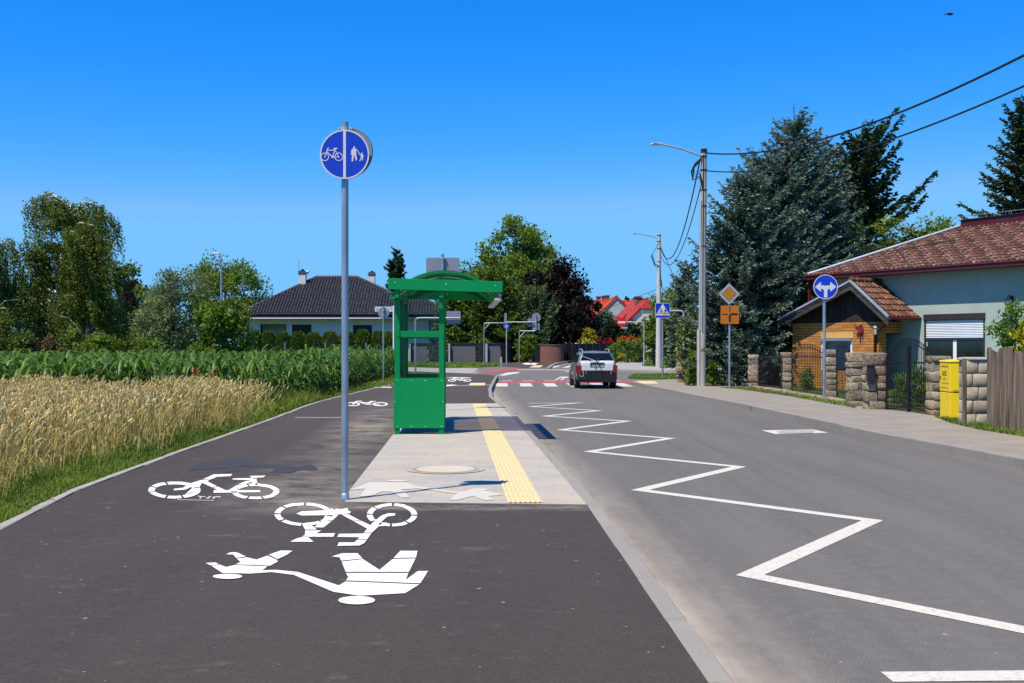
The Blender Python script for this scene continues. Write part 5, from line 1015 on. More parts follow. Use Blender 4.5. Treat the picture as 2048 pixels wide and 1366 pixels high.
# wall lantern
lp = on_plane(2024, 604, W0, HN); lt = thing('wall_lantern', 'black wall lantern above the shrub on the mint green wall', 'lantern', (lp.x, lp.y, lp.z)); lc = HN * .22
mb = MB(); mb.tube([HN * .01 + UZ * .10, HN * .15 + UZ * .22, lc + UZ * .16], .02, 8); mb.obox(HN * .012 + UZ * .08, HUv * .06, HN * .012, UZ * .1); mb.build('arm', 'black', lt, world=False)
mb = MB(); mb.tube([lc + UZ * .14, lc + UZ * .08, lc + UZ * .05], [.02, .10, .15], 6); mb.tube([lc - UZ * .2, lc - UZ * .17], .06, 6); mb.build('lamp_hood', 'black', lt, world=False)
mb = MB(); mb.tube([lc + UZ * .05, lc - UZ * .17], [.125, .06], 6); mb.build('lamp_glass', 'lamp_glass', lt, world=False)
# ---- porch: a part of the house with its own roof
E1 = Vector((9.90, 41.0, 0)); PL = 5.09; pz, pk, pt = 2.58, 3.86, 3.46; PD = 1.75
def PP(s, o, z): return E1 + HUv * s + HB * o + UZ * z
br0 = (on_plane(1585, 690, PP(0, .42, 0), HN) - PP(0, .42, 0)).dot(HUv); br1 = (on_plane(1757, 690, PP(0, .42, 0), HN) - PP(0, .42, 0)).dot(HUv)
dr = [(on_plane(u, 690, PP(0, .42, 0), HN) - PP(0, .42, 0)).dot(HUv) for u in (1644, 1705)]; dz1 = on_plane(1675, 677, PP(0, .42, 0), HN).z
def pbox(mb, s0, s1, o0, o1, z0, z1, mi=0): mb.add([PP(x, y, z) for z in (z0, z1) for x, y in ((s0, o0), (s1, o0), (s1, o1), (s0, o1))], [(3, 2, 1, 0), (4, 5, 6, 7), (0, 1, 5, 4), (1, 2, 6, 5), (2, 3, 7, 6), (3, 0, 4, 7)], mi)
mb = MB(); pbox(mb, br0, dr[0], .42, .62, 0, 2.44); pbox(mb, dr[1], br1, .42, .62, 0, 2.44); pbox(mb, dr[0], dr[1], .42, .62, dz1 + .22, 2.44); pw = mb.build('porch_wall', 'brick_yellow', hs)
mb = MB(); pbox(mb, br0, br0 + .2, .621, PD + .9, 0, 2.44); mb.build('porch_side', 'brick_yellow_side', hs); mb = MB(); pbox(mb, br1 - .2, br1, .621, PD + .35, 2.05, 2.44); pbox(mb, br1 - .2, br1 - .001, .621, .80, 0, 2.05); pbox(mb, br1 - .2, br1, PD - .1, PD + .34, 0, 2.05); mb.build('porch_side', 'brick_yellow_side', hs)
mb = MB(); pbox(mb, dr[0] - .03, dr[1] + .03, .417, .60, dz1 + .005, dz1 + .22); mb.build('window_lintel', 'brick_soldier', pw)
mb = MB(); pbox(mb, dr[0], dr[0] + .09, .40, .5, .75, dz1); pbox(mb, dr[1] - .07, dr[1], .40, .5, .75, dz1); pbox(mb, dr[0] + .09, dr[1] - .07, .40, .5, dz1 - .10, dz1); pwin = mb.build('window_frame', 'white_pvc', pw)
mb = MB(); pbox(mb, dr[0] - .02, dr[1] - .0, .33, .402, dz1 - .085, dz1 + .02); mb.build('blind_case', 'sign_back', pwin); mb = MB(); pbox(mb, dr[0] + .09, dr[1] - .07, .46, .47, .75, dz1 - .1); mb.build('pane', 'clear', pwin)
mb = MB()
for i in range(22):
    x = dr[0] + .1 + (dr[1] - dr[0] - .2) * i / 22; mb.poly([PP(x, .54 + .02 * (i % 2), .8), PP(x + (dr[1] - dr[0] - .2) / 22, .54 + .02 * ((i + 1) % 2), .8), PP(x + (dr[1] - dr[0] - .2) / 22, .54 + .02 * ((i + 1) % 2), dz1), PP(x, .54 + .02 * (i % 2), dz1)])
mb.build('curtain', 'curtain', pwin); mb = MB(); pbox(mb, dr[0], dr[1], .42, .62, 0, .745); mb.build('window_breast', 'brick_yellow', pw)
zroof = lambda s: pz + (pk - pz) * (s / pt if s < pt else (PL - s) / (PL - pt))
mb = MB(); mb.plate([PP(br0, .44, 2.445), PP(br1, .44, 2.445), PP(br1, .44, zroof(br1) - .06), PP(pt, .44, pk - .06), PP(br0, .44, zroof(br0) - .06)], HB * .1); mb.build('gable_boards', 'board_dark', hs)
for nm, s0, s1 in (('barge_board', 0, pt), ('barge_board', PL, pt)):
    mb = MB()
    for j, (o, dz0, dz1_) in enumerate(((0, -.30, -.215), (.02, -.21, -.125), (.0, -.12, -.035))):
        mb.plate([PP(s0, o, zroof(s0) + dz0), PP(s1, o, pk + dz0), PP(s1, o, pk + dz1_), PP(s0, o, zroof(s0) + dz1_)], HB * .05)
    bb_ = mb.build(nm, 'old_wood', hs); mb = MB(); mb.plate([PP(s0, -.03, zroof(s0) - .03), PP(s1, -.03, pk - .03), PP(s1, -.03, pk + .045), PP(s0, -.03, zroof(s0) + .045)], HB * .16); mb.build('verge_flashing', 'roof_flash', bb_)
mb = MB(); mb.plate([PP(0, .06, pz - .08), PP(pt, .06, pk - .08), PP(pt, PD + 1, pk - .08), PP(0, PD + 1, pz - .08)], UZ * .03); mb.plate([PP(PL, .06, pz - .08), PP(pt, .06, pk - .08), PP(pt, PD, pk - .08), PP(PL, PD, pz - .08)], UZ * .03); mb.build('porch_soffit', 'board_dark', hs)
pr = MB(); Vr = (PP(pt, 0, pk) - PP(PL, 0, pz)); vr = Vr.length; tile_plane(pr, PP(PL, .05, pz + .0), HB, Vr.normalized(), [(0, 0), (PD + .05, 0), (PD - .1, vr), (0, vr)], .20, .335, .05, .045)
prf = pr.build('porch_roof', 'tile_porch', hs); pr = MB(); Vl = (PP(pt, 0, pk) - PP(0, 0, pz)); tile_plane(pr, PP(0, .05, pz), HB, Vl.normalized(), [(0, 0), (PD + 1, 0), (PD + .2, Vl.length), (0, Vl.length)], .20, .335, .05, .045); pr.build('porch_roof_far', 'tile_porch', prf)
pr = MB(); tile_plane(pr, PP(PL, PD + .10, pz + .012), HB, Vr.normalized(), [(0, 0), (.42, 0), (.27, vr), (-.15, vr)], .20, .335, .05, .045); pr.build('new_tiles', 'tile_fresh', prf)
mb = MB()
for i in range(6): p0, p1 = PP(pt, .02 + i * .31, pk + .05), PP(pt, .02 + (i + 1) * .31 - .01, pk + .035); mb.tube([p0, p1], [.105, .085], 10)
mb.build('porch_ridge', 'tile_porch', prf)
mb = MB(); mb.tube([PP(PL + .05, .0, pz - .03), PP(PL + .05, PD + .1, pz - .03)], .06, 10); mb.tube([PP(PL + .03, .08, pz - .07), PP(PL - .05, .12, pz - .20), PP(br1 + .1, .30, pz - .42), PP(br1 - .10, .36, pz - .52), PP(br1 - .10, .36, .1)], .045, 10); mb.build('porch_gutter', 'maroon', hs)
mb = MB(); pbox(mb, br0 + .2, br1 - .2, 1.9, 1.95, 0, 2.4); mb.build('porch_inner_wall', 'interior', hs)
lp = PP(br1 - .02, .30, 2.16); lt = thing('porch_lantern', 'small old lantern under the barge board of the yellow brick porch', 'lantern', tuple(lp)); mb = MB(); mb.tube([(0, 0, .16), (0, 0, .12), (0, 0, .08)], [.02, .09, .11], 6); mb.tube([(0, 0, -.16), (0, 0, -.13)], .06, 6); mb.build('lamp_hood', 'sign_back', lt, world=False); mb = MB(); mb.tube([(0, 0, .08), (0, 0, -.13)], [.09, .05], 6); mb.build('lamp_glass', 'lamp_glass', lt, world=False)
op = on_plane(1722, 659, PP(0, .42, 0), HN) + HN * .03; ot = thing('wall_ornament', 'small red figure hung on the yellow brick wall under the gable', 'ornament', tuple(op))
mb = MB()
for pts in ([(-.10, .09), (.02, .14), (.12, .10), (.13, -.06), (.08, -.13), (-.06, -.12), (-.11, -.02)],): mb.plate([HUv * x + UZ * z for x, z in pts], HN * .03)
mb.tube([HUv * -.08 + UZ * .08 + HN * .015, HUv * -.24 + UZ * .15 + HN * .015], .022, 6); mb.ell(HUv * .03 + UZ * .15 + HN * .015, (.05, .05, .05)); mb.build('figure_body', 'car_red', ot, .006, False)
mb = MB()
for a_, b2_ in (((-.08, -.10), (-.16, -.24)), ((.0, -.12), (.0, -.42)), ((.08, -.12), (.11, -.3))): mb.tube([HUv * a_[0] + UZ * a_[1] + HN * .015, HUv * b2_[0] + UZ * b2_[1] + HN * .015], [.03, .012], 6)
mb.build('figure_legs', 'maroon', ot, world=False)
# ================================================================== houses and fences beyond the fields
d = 111.0; lh = at(690, 690, d); lh.z = 0; bh_ = thing('bungalow', 'white bungalow under a wide anthracite tiled hip roof behind a row of clipped thujas', 'house', tuple(lh))
def X(u, dd): return (u - CX) / F * dd
ez = 1.65 + 59 * d / F; rz_ = 1.65 + 136 * (d + 6.5) / F; x0, x1 = X(468, d), X(884, d); ra, rb = X(633, d + 6.5), X(714, d + 6.5); dep = 13.0
V = Vector((0, 6.5, rz_ - ez)); vl = V.length
mb = MB(); tile_plane(mb, Vector((x0, d, ez)), Vector((1, 0, 0)), V.normalized(), [(0, 0), (x1 - x0, 0), (rb - x0, vl), (ra - x0, vl)], .30, .37, .14, .04, 0, 8, True); rf = mb.build('roof', 'tile_black', bh_)
mb = MB(); B0, B1 = Vector((x0, d + dep, ez)), Vector((x1, d + dep, ez)); RA, RB = Vector((ra, d + 6.5, rz_)), Vector((rb, d + 6.5, rz_)); F0, F1 = Vector((x0, d, ez)), Vector((x1, d, ez))
for q in ([F0, RA, B0], [F1, B1, RB], [B0, RA, RB, B1], [F0, B0, B1, F1]): mb.poly([p - Vector((0, 0, .01)) for p in q])
mb.build('roof_rear', 'tile_black', rf)
mb = MB(); mb.tube([RA, RB], .16, 8); mb.tube([F0 + Vector((.1, 0, .05)), RA], .15, 8); mb.tube([F1 + Vector((-.1, 0, .05)), RB], .15, 8); mb.build('ridge_tiles', 'tile_black', rf)
# lower wing on the right
xe = X(912, d); wz = 1.65 + 103 * (d + 4) / F; WA = Vector((X(770, d + 4), d + 3.2, wz)); WB = Vector((X(830, d + 4), d + 3.2, wz)); wf = Vector((X(760, d), d - .3, ez)); we = Vector((xe, d - .3, ez))
mb = MB(); Vw = Vector((0, 3.5, wz - ez)); tile_plane(mb, wf, Vector((1, 0, 0)), Vw.normalized(), [(0, 0), (we.x - wf.x, 0), (WB.x - wf.x, Vw.length), (WA.x - wf.x, Vw.length)], .30, .37, .14, .04, 0, 8, True); mb.build('wing_roof', 'tile_black', rf)
mb = MB(); mb.tube([we, WB], .14, 8); mb.tube([WA, WB], .14, 8); mb.poly([we, WB, Vector((xe, d + 8, ez))]); mb.build('wing_ridge', 'tile_black', rf)
gz = 1.65 + 54.3 * d / F
mb = MB(); mb.bb(x0 + .1, xe, d + .02, d + .12, gz + .02, ez - .02); mb.build('fascia', 'anthracite', bh_); mb = MB(); mb.bb(x0, xe, d - .10, d + .015, gz - .08, gz + .02); mb.build('gutter_edge', 'white_pvc', bh_)
mb = MB(); mb.bb(x0 + .1, xe, d + .0, d + 1.0, gz - .06, gz - .02); mb.build('soffit', 'white_wall', bh_)
WY = d + .95
def xr(u): return X(u, WY)
zt_ = gz - .06
holes = [(520, 573, 648, .5, 'recess'), (584, 623, 649, .3, 'brown_glass'), (706, 744, 650, .3, 'brown_glass'), (858, 892, 642, .8, 'window_glass')]
xs = [x0 + .8] + [c for h in holes for c in (xr(h[0]), xr(h[1]))] + [xe - .8]; mb = MB()
for i in range(0, len(xs), 2): mb.bb(xs[i], xs[i + 1], WY, WY + .3, 0, zt_)
for h in holes: mb.bb(xr(h[0]), xr(h[1]), WY, WY + .3, 1.65 + (690 - h[2]) * WY / F, zt_)
mb.bb(x0 + .8, x0 + 1.1, WY + .31, d + dep - 1, 0, zt_); mb.bb(xe - 1.1, xe - .8, WY + .31, d + dep - 1, 0, zt_); mb.bb(x0 + .8, xe - .8, d + dep - 1, d + dep - .7, 0, zt_); mb.build('wall', 'white_wall', bh_)
for u0, u1, vt, dp, m in holes:
    mb = MB(); zt2 = 1.65 + (690 - vt) * WY / F
    if m == 'recess': mb.bb(xr(u0) - .2, xr(u1) + .2, WY + 1.8, WY + 2.0, 0, zt2 + .2); mb.build('terrace_wall', 'grey_wall', bh_)
    else: mb.bb(xr(u0), xr(u1), WY + dp * .4, WY + dp * .4 + .05, 0, zt2); w_ = mb.build('window', m, bh_); mb = MB(); mb.bb(xr(u0), xr(u0) + .07, WY + .02, WY + .11, 0, zt2 - .07); mb.bb(xr(u1) - .07, xr(u1), WY + .02, WY + .11, 0, zt2 - .07); mb.bb(xr(u0), xr(u1), WY + .02, WY + .11, zt2 - .07, zt2); mb.build('frame', 'anthracite', w_)
for u0, u1, vt, vb, dd in ((597, 611, 542, 575, d + 5), (737, 749, 545, 585, d + 7.5)):
    k = dd / F; mb = MB(); mb.bb(X(u0, dd), X(u1, dd), dd, dd + .7, 1.65 + (690 - vb) * k, 1.65 + (690 - vt) * k); ch = mb.build('chimney', 'white_wall', rf); z = 1.65 + (690 - vt) * k
    mb = MB(); mb.bb(X(u0, dd) - .06, X(u1, dd) + .06, dd - .06, dd + .76, z - .28, z - .14); mb.bb(X(u0, dd) - .03, X(u1, dd) + .03, dd - .03, dd + .73, z - .05, z + .03); mb.tube([((X(u0, dd) + X(u1, dd)) / 2, dd + .35, z), ((X(u0, dd) + X(u1, dd)) / 2, dd + .35, z + .22)], [.2, .13], 10); mb.build('chimney_cap', 'anthracite', ch)
    if u0 < 650:
        mb = MB(); p = Vector((X(598, dd), dd - .1, z - .3)); mb.tube([p, p + Vector((0, 0, 1.5))], .025, 6)
        for zz_ in (.9, 1.1, 1.3, 1.45): mb.tube([p + Vector((-.22, 0, zz_)), p + Vector((.12, 0, zz_))], .015, 5)
        mb.build('aerial', 'galv', ch); mb = MB(); mb.ell((X(613, dd) + .1, dd, z - .1), (.2, .1, .16), 10, 8); mb.build('dish', 'galv_light', ch)
mb = MB(); x = x0 + .5
while x < xe - .5:
    h = RND.uniform(.05, .5); mb.bb(x, x + .018, d - .06, d - .045, gz - .08 - h, gz - .08); x += RND.uniform(.12, .4)
mb.bb(x0 + .4, xe - .4, d - .06, d - .045, gz - .10, gz - .075); mb.build('icicle_lights', 'yellow_dim', bh_)
# far houses
def gable_house(label, c, rz, W, L, ez, rz2, wall, roof, chim=None, half=0.0, wins=(), name='house', skirt=.35, over=.4):
    t = thing(name, label, 'house', c, None, rz); mb = MB(); w = W / 2 - skirt; slope = (rz2 - ez) / (W / 2); zw = rz2 - slope * w - .06
    hz = rz2 - half; hw = half / slope if half else 0
    fr = [(-w, 0, 0), (w, 0, 0), (w, 0, zw), (hw, 0, hz - .1), (-hw, 0, hz - .1), (-w, 0, zw)] if half else [(-w, 0, 0), (w, 0, 0), (w, 0, zw), (0, 0, rz2 - .1), (-w, 0, zw)]
    mb.plate([Vector(p) for p in fr], Vector((0, .3, 0))); mb.plate([Vector((p[0], L - .3, p[2])) for p in fr], Vector((0, .3, 0))); mb.bb(-w, -w + .3, .301, L - .301, 0, zw); mb.bb(w - .3, w, .301, L - .301, 0, zw); mb.build('wall', wall, t, world=False)
    rr = MB(); hb = half * .8
    for s in (-1, 1):
        O = Vector((s * W / 2, -over, ez)); U = Vector((0, 1, 0)); V_ = Vector((-s * W / 2, 0, rz2 - ez)); v = V_.length; f = (1 - hw / (W / 2)) if half else 1
        tile_plane(rr, O, U, V_.normalized(), [(0, 0), (L + .8, 0), (L + .8, v), (hb if half else 0, v), (0, v * f)] if half else [(0, 0), (L + .8, 0), (L + .8, v), (0, v)], .32, .4, .07, .03, 0, 4)
        a = [Vector((s * W / 2, .01 - over, ez - .2)), Vector((s * hw, .01 - over, hz - .2)), Vector((s * hw, .01 - over, hz)), Vector((s * W / 2, .01 - over, ez))]; rr.plate(a, Vector((0, .12, 0)))
    if half: rr.poly([(-hw, -over, hz), (hw, -over, hz), (0, hb - over, rz2 + .02)])
    rr.tube([(0, hb - over, rz2 + .06), (0, L + .4, rz2 + .06)], .14, 8); ro = rr.build('roof', roof, t, world=False)
    for (cx, cy, cw, cz) in (chim or ()):
        mb = MB(); mb.bb(cx - cw / 2, cx + cw / 2, cy, cy + .6, ez, cz); mb.bb(cx - cw / 2 - .08, cx + cw / 2 + .08, cy - .08, cy + .68, cz - .15, cz); mb.build('chimney', 'brick_red', ro, world=False)
    for (wx, wz, ww, wh) in wins:
        mb = MB(); mb.bb(wx - ww / 2, wx + ww / 2, -.02, .05, wz, wz + wh); q = mb.build('window', 'window_glass', t, world=False); mb = MB(); mb.bb(wx - ww / 2 - .08, wx + ww / 2 + .08, -.06, -.022, wz - .08, wz); mb.bb(wx - .03, wx + .03, -.04, -.021, wz, wz + wh); mb.build('frame', 'white_pvc', q, world=False)
    return t
dd = 148.0; k = dd / F; p = at(1233.5, 690, dd)
gable_house('grey gabled house with bright orange tiles and a brick chimney behind the copper beech', (p.x, dd, 0), .0, 94 * k, 9.0, 1.65 + 51 * k, 1.65 + 96.5 * k, 'grey_wall', 'tile_orange', None, 0, [(0, 1.65 + 38 * k, 1.6, 1.1)], 'house', .35, .15)
dd2 = 156.0; k2_ = dd2 / F; p2 = at(1290, 690, dd2 - 4)
gable_house('long orange tiled roof with brick chimneys running across behind the grey gable', (p2.x, dd2, 0), math.pi / 2, 11.0, (1290 - 1128) * k2_, 1.65 + 52 * k2_, 1.65 + 87 * k2_, 'cream_wall', 'tile_orange', [(2.6, (1290 - 1222) * k2_, 1.0, 1.65 + 100 * k2_), (2.6, (1290 - 1211) * k2_, .7, 1.65 + 99 * k2_), (2.0, (1290 - 1228) * k2_, .5, 1.65 + 101 * k2_)])
dd3 = 128.0; k3_ = dd3 / F; p3 = at(1288, 690, dd3)
gable_house('cream house with a steep crimson roof behind the no entry sign', (p3.x + .75, dd3, 0), .26, 6.4, 5.0, 1.65 + 42 * k3_, 1.65 + 92 * k3_, 'cream_wall', 'tile_crimson', [(-.5, 2.3, .7, 1.65 + 99 * k3_)], 1.15, [(-1.0, 1.65 + 16 * k3_, .45, .95), (1.9, 1.65 + 35 * k3_, .7, .8)], 'house', .35, .15)
p4 = at(30, 690, 92); gable_house('house with a brown tiled roof mostly hidden behind the left birches', (p4.x - 1.2, 92, 0), math.pi / 2 + .2, 9, 11, 3.2, 7.2, 'grey_wall', 'tile_brown')
p5 = at(292, 690, 120); gable_house('far house whose dark roof tip shows between the plum tree and the willow', (p5.x, 120, 0), .3, 6, 8, 4.6, 1.65 + 117 * 120 / F, 'white_wall', 'tile_black')
# ---- grey fence of rendered panels and slats
gy = 98.0; k = gy / F; gf = thing('panel_fence', 'grey rendered fence panels with dark slat sections along the side street', 'fence', (X(900, gy), gy, 0)); zt_ = 1.65 + 4.2 * k
def px_box(mb, u0, u1, z0, z1, y0, y1): mb.bb(X(u0, gy), X(u1, gy), y0, y1, z0, z1)
for u0, u1 in ((822, 854), (900.7, 951), (975.2, 1001)):
    mb = MB(); px_box(mb, u0, u1, 0, zt_ - .10, gy, gy + .3); pn = mb.build('panel', 'fence_grey', gf); mb = MB(); px_box(mb, u0 - .6, u1 + .6, zt_ - .098, zt_, gy - .08, gy + .36); mb.build('coping', 'anthracite', pn)
for u0, u1 in ((897, 900.5), (970.8, 975), (819, 821.8)): mb = MB(); px_box(mb, u0, u1, 0, zt_ - .06, gy - .25, gy + .1); mb.build('pillar', 'fence_pale', gf)
for u0, u1 in ((854.2, 896.8), (951.2, 970.6)):
    mb = MB(); z = .15
    while z < zt_ - .15: px_box(mb, u0, u1, z, z + .085, gy + .1, gy + .13); z += .115
    px_box(mb, u0, u1, zt_ - .07, zt_ - .01, gy + .1, gy + .16); mb.build('slat_section', 'anthracite', gf)
mb = MB(); px_box(mb, 1000, 1004, 0, .55, gy - .6, gy - .2); tag(mb.build('meter_post', 'fence_pale'), 'short pale stub post at the corner of the grey fence', 'post')
gt = thing('board_gate', 'dark blue grey board gate receding beside the grey fence corner', 'gate', (X(1006, gy), gy + .4, 0)); mb = MB(); a, b_ = Vector((X(1004, gy), gy + .4, 0)), Vector((X(1037, 112), 112, 0)); D = b_ - a; n = 26
for i in range(n): p = a + D * (i + .5) / n; mb.obox(p + Vector((0, 0, .95)), D / n * .46, Vector((.02, 0, 0)), Vector((0, 0, .92)))
mb.build('boards', 'anthracite', gt); mb = MB(); mb.obox(a + D * .5 + Vector((0.06, 0, 1.6)), D * .5, Vector((.03, 0, 0)), Vector((0, 0, .06))); mb.obox(a + D * .5 + Vector((0.06, 0, .3)), D * .5, Vector((.03, 0, 0)), Vector((0, 0, .06))); mb.build('gate_rails', 'anthracite', gt)
def red_thing():
    p = at(1031, 684, 108); mb = MB(); mb.tube([p + Vector((0, 0, -.15)), p + Vector((0, 0, .05)), p + Vector((0, 0, .3)), p + Vector((0, 0, .42))], [.16, .19, .12, .02], 10); mb.tube([(p.x, p.y, 0), (p.x, p.y, p.z - .14)], .04, 6); tag(mb.build('red_lantern', 'sign_red'), 'small red lantern shape above the dark board gate', 'lantern')
red_thing()
wall = thing('brick_wall', 'low curved red brick wall by the dark gateway', 'wall', (X(1104, 104), 104, 0)); mb = MB(); k = 104 / F
cx = X(1104, 104); c = [(cx + 1.15 * math.cos(a), 104.4 + .9 * math.sin(a)) for a in [math.pi + math.pi * i / 16 for i in range(17)]]; mb.plate([Vector((x, y, 0)) for x, y in c], Vector((0, 0, 1.62))); mb.build('wall_face', 'brick_red', wall)
mb = MB(); mb.plate([Vector((cx + (x - cx) * 1.05, 104.4 + (y - 104.4) * 1.05, 1.622)) for x, y in c], Vector((0, 0, .08))); mb.build('coping', 'mortar', wall)
t = thing('brick_pillar', 'red brick gate pillar left of the dark gateway', 'pillar', (X(1061, 104), 104, 0)); mb = MB(); mb.bb(X(1057.5, 104), X(1064.5, 104), 104, 104.4, 0, 1.6); mb.build('pillar_shaft', 'brick_red', t); mb = MB(); mb.bb(X(1057, 104), X(1065, 104), 103.96, 104.44, 1.602, 1.68); mb.build('cap', 'mortar', t)
t = thing('sheet_gate', 'black sheet gate between the brick pillar and the curved brick wall', 'gate', (X(1077, 104.2), 104.2, 0)); mb = MB(); mb.bb(X(1065, 104.2), X(1091, 104.2), 104.2, 104.25, .05, 1.5); mb.build('leaf', 'black', t); mb = MB(); mb.bb(X(1065, 104.2), X(1091, 104.2), 104.15, 104.198, 1.42, 1.5); mb.bb(X(1084.6, 104.2), X(1085.4, 104.2), 104.15, 104.198, .05, 1.42); mb.build('gate_frame', 'anthracite', t)
t = thing('sheet_fence', 'dark navy sheet fence behind the car', 'fence', (X(1170, 105), 105, 0)); mb = MB(); a, b_ = Vector((X(1118, 105), 105, 0)), Vector((X(1227, 103), 103, 0)); D = b_ - a
mb.obox(a + D * .5 + Vector((0, 0, .9)), D * .5, Vector((0, .02, 0)), Vector((0, 0, .88))); mb.build('sheet', simple('navy_sheet', (.004, .005, .010), .8, 0, .1, 4, .1), t)
for i in range(9): p = a + D * i / 8; mb = MB(); mb.obox(p + Vector((0, -.05, .92)), Vector((.04, 0, 0)), Vector((0, .028, 0)), Vector((0, 0, .92))); mb.build('post', 'anthracite', t)
# mesh fence before the thujas and the railing by the hedge
def mesh_fence(label, pts, h, step, posts, pm='galv'):
    t = thing('mesh_fence', label, 'fence', tuple(pts[0])); mb = MB()
    for a, b_ in zip(pts, pts[1:]):
        D = b_ - a; L = D.length; U = D.normalized(); z = .1
        while z <= h: mb.obox(a + D * .5 + Vector((0, 0, z)), D * .5, Vector((0, .005, 0)), Vector((0, 0, .007))); z += .2
        for i in range(int(L / step)): mb.obox(a + U * step * i + Vector((0, 0, h / 2)), U * .005, Vector((0, .005, 0)), Vector((0, 0, h / 2)))
    mb.build('wire_mesh', 'iron', t)
    for p in posts: mb = MB(); mb.bb(p.x - .04, p.x + .04, p.y - .06, p.y - .01, 0, h + .12); mb.build('post', pm, t)
    return t
my = 95.0; mesh_fence('thin wire mesh fence on grey posts in front of the clipped thujas', [Vector((X(240, my), my, 0)), Vector((X(800, my), my, 0))], 1.75, .5, [Vector((X(u, my), my, 0)) for u in (246, 328, 410, 489, 570, 651, 732)])
ry = 94.0; mesh_fence('low dark railing in front of the bright green hedge right of the car', [Vector((X(1222, ry), ry, .12)), Vector((X(1330, ry), ry, .12))], 1.55, .14, [Vector((X(u, ry), ry, .12)) for u in (1230, 1256, 1280, 1306)], 'iron')
mb = MB(); p = G(1352, 722, .14)
for i in range(6): squash(mb, (p.x - 1.6 + i * .62, p.y + .3, .34), Vector((.3, 0, 0)), Vector((0, .2, 0)), Vector((0, 0, .22)), .3, 0, .02)
tag(mb.build('garden_wall', 'block'), 'low sandstone wall under the shrubs behind the small lawn', 'wall')
# bird
bp_ = at(1899, 28, 42); t = thing('bird', 'small dark bird flying in the blue sky at the upper right', 'bird', tuple(bp_)); mb = MB(); mb.ell((0, 0, 0), (.11, .05, .05), 12, 8); mb.ell((.12, 0, .012), (.038, .032, .032), 10, 6); mb.tube([(-.08, 0, 0), (-.20, 0, -.01)], [.03, .012], 6); mb.tube([(.15, 0, .01), (.18, 0, .005)], [.012, .002], 6); mb.build('bird_body', 'bird', t, world=False)
for s, tip in ((-1, (-.20, -.10, -.045)), (1, (.20, .14, .012))):
    mb = MB(); mb.add([(.06, s * .03, .02), (-.05, s * .03, .02), (tip[0] * .55 - .05, s * .16, -.03 if s < 0 else .03), (tip[0], s * .26, tip[2]), (tip[0] * .55 + .05, s * .15, -.02 if s < 0 else .045), (0, s * .03, .035)], [(0, 1, 2, 4), (4, 2, 3), (0, 4, 5), (5, 4, 2, 1)]); mb.build('wing', 'bird', t, world=False)
# ================================================================== foliage
def unit(a): return a / np.maximum(np.linalg.norm(a, axis=-1, keepdims=True), 1e-6)
def leaves(P, D, N, L, W, r):
    """diamond leaves: foot P, axis D, normal N, length L, width W"""
    S_ = unit(np.cross(D, N)); L = np.asarray(L)[:, None]; W = np.asarray(W)[:, None]
    V = np.stack([P, P + D * L * .45 + S_ * W / 2, P + D * L, P + D * L * .45 - S_ * W / 2], 1).reshape(-1, 3)
    return V, np.arange(len(V)).reshape(-1, 4), np.repeat(r, 4)
def rdir(n, up=.0): d = NR.normal(size=(n, 3)); d[:, 2] += up; return unit(d)
def join(parts):
    V = []; Q = []; R_ = []; o = 0
    for v, q, r in parts: V.append(v); Q.append(q + o); R_.append(r); o += len(v)
    return np.concatenate(V), np.concatenate(Q), np.concatenate(R_)
def crown_clumps(c, r, n, lob, shell=.5, cutlow=-.9):
    """clump centres through a lumpy ellipsoid"""
    ph = NR.uniform(0, 6.28, (5, 3)); out = []
    while len(out) < n:
        d = rdir(1)[0]; rad = NR.uniform(shell ** 3, 1) ** (1 / 3)
        if d[2] < cutlow: continue
        s = 1 + lob * (math.sin(2.1 * d[0] * 2 + ph[0, 0]) * math.sin(2.7 * d[2] * 2 + ph[0, 1]) + .7 * math.sin(5 * d[0] + ph[1, 0]) * math.sin(4.6 * d[1] + ph[1, 1]) + .5 * math.sin(7 * d[2] + ph[2, 0]))
        out.append(np.array(c) + d * rad * s * np.array(r))
    return np.array(out)
def trunk_mesh(base, top, r0, targets, mat, parent, name='trunk', lean=.1, curve=.0, n=8):
    mb = MB(); b = Vector(base); t = Vector(top); pts = []
    for i in range(8):
        f = i / 7; pts.append(b.lerp(t, f) + Vector((math.sin(f * 3.1 + r0 * 40) * lean, math.cos(f * 2.7 + r0 * 30) * lean * .6, 0)) * f)
    mb.tube(pts, [r0 * (1 - .82 * i / 7) * (1.35 if i == 0 else 1) for i in range(8)], n)
    for q in targets:
        q = Vector(q); h = max(.12, min(.9, ((q.z - b.z) / max(.1, t.z - b.z)) - RND.uniform(.12, .3))); i = min(6, int(h * 7)); s = pts[i].lerp(pts[i + 1], h * 7 - i); rr = r0 * (1 - .8 * h) * .5
        m = s.lerp(q, .5) + Vector((0, 0, (q - s).length * .10)); mb.tube([s, m, q], [rr, rr * .6, rr * .18], 6)
    return mb.build(name, mat, parent)
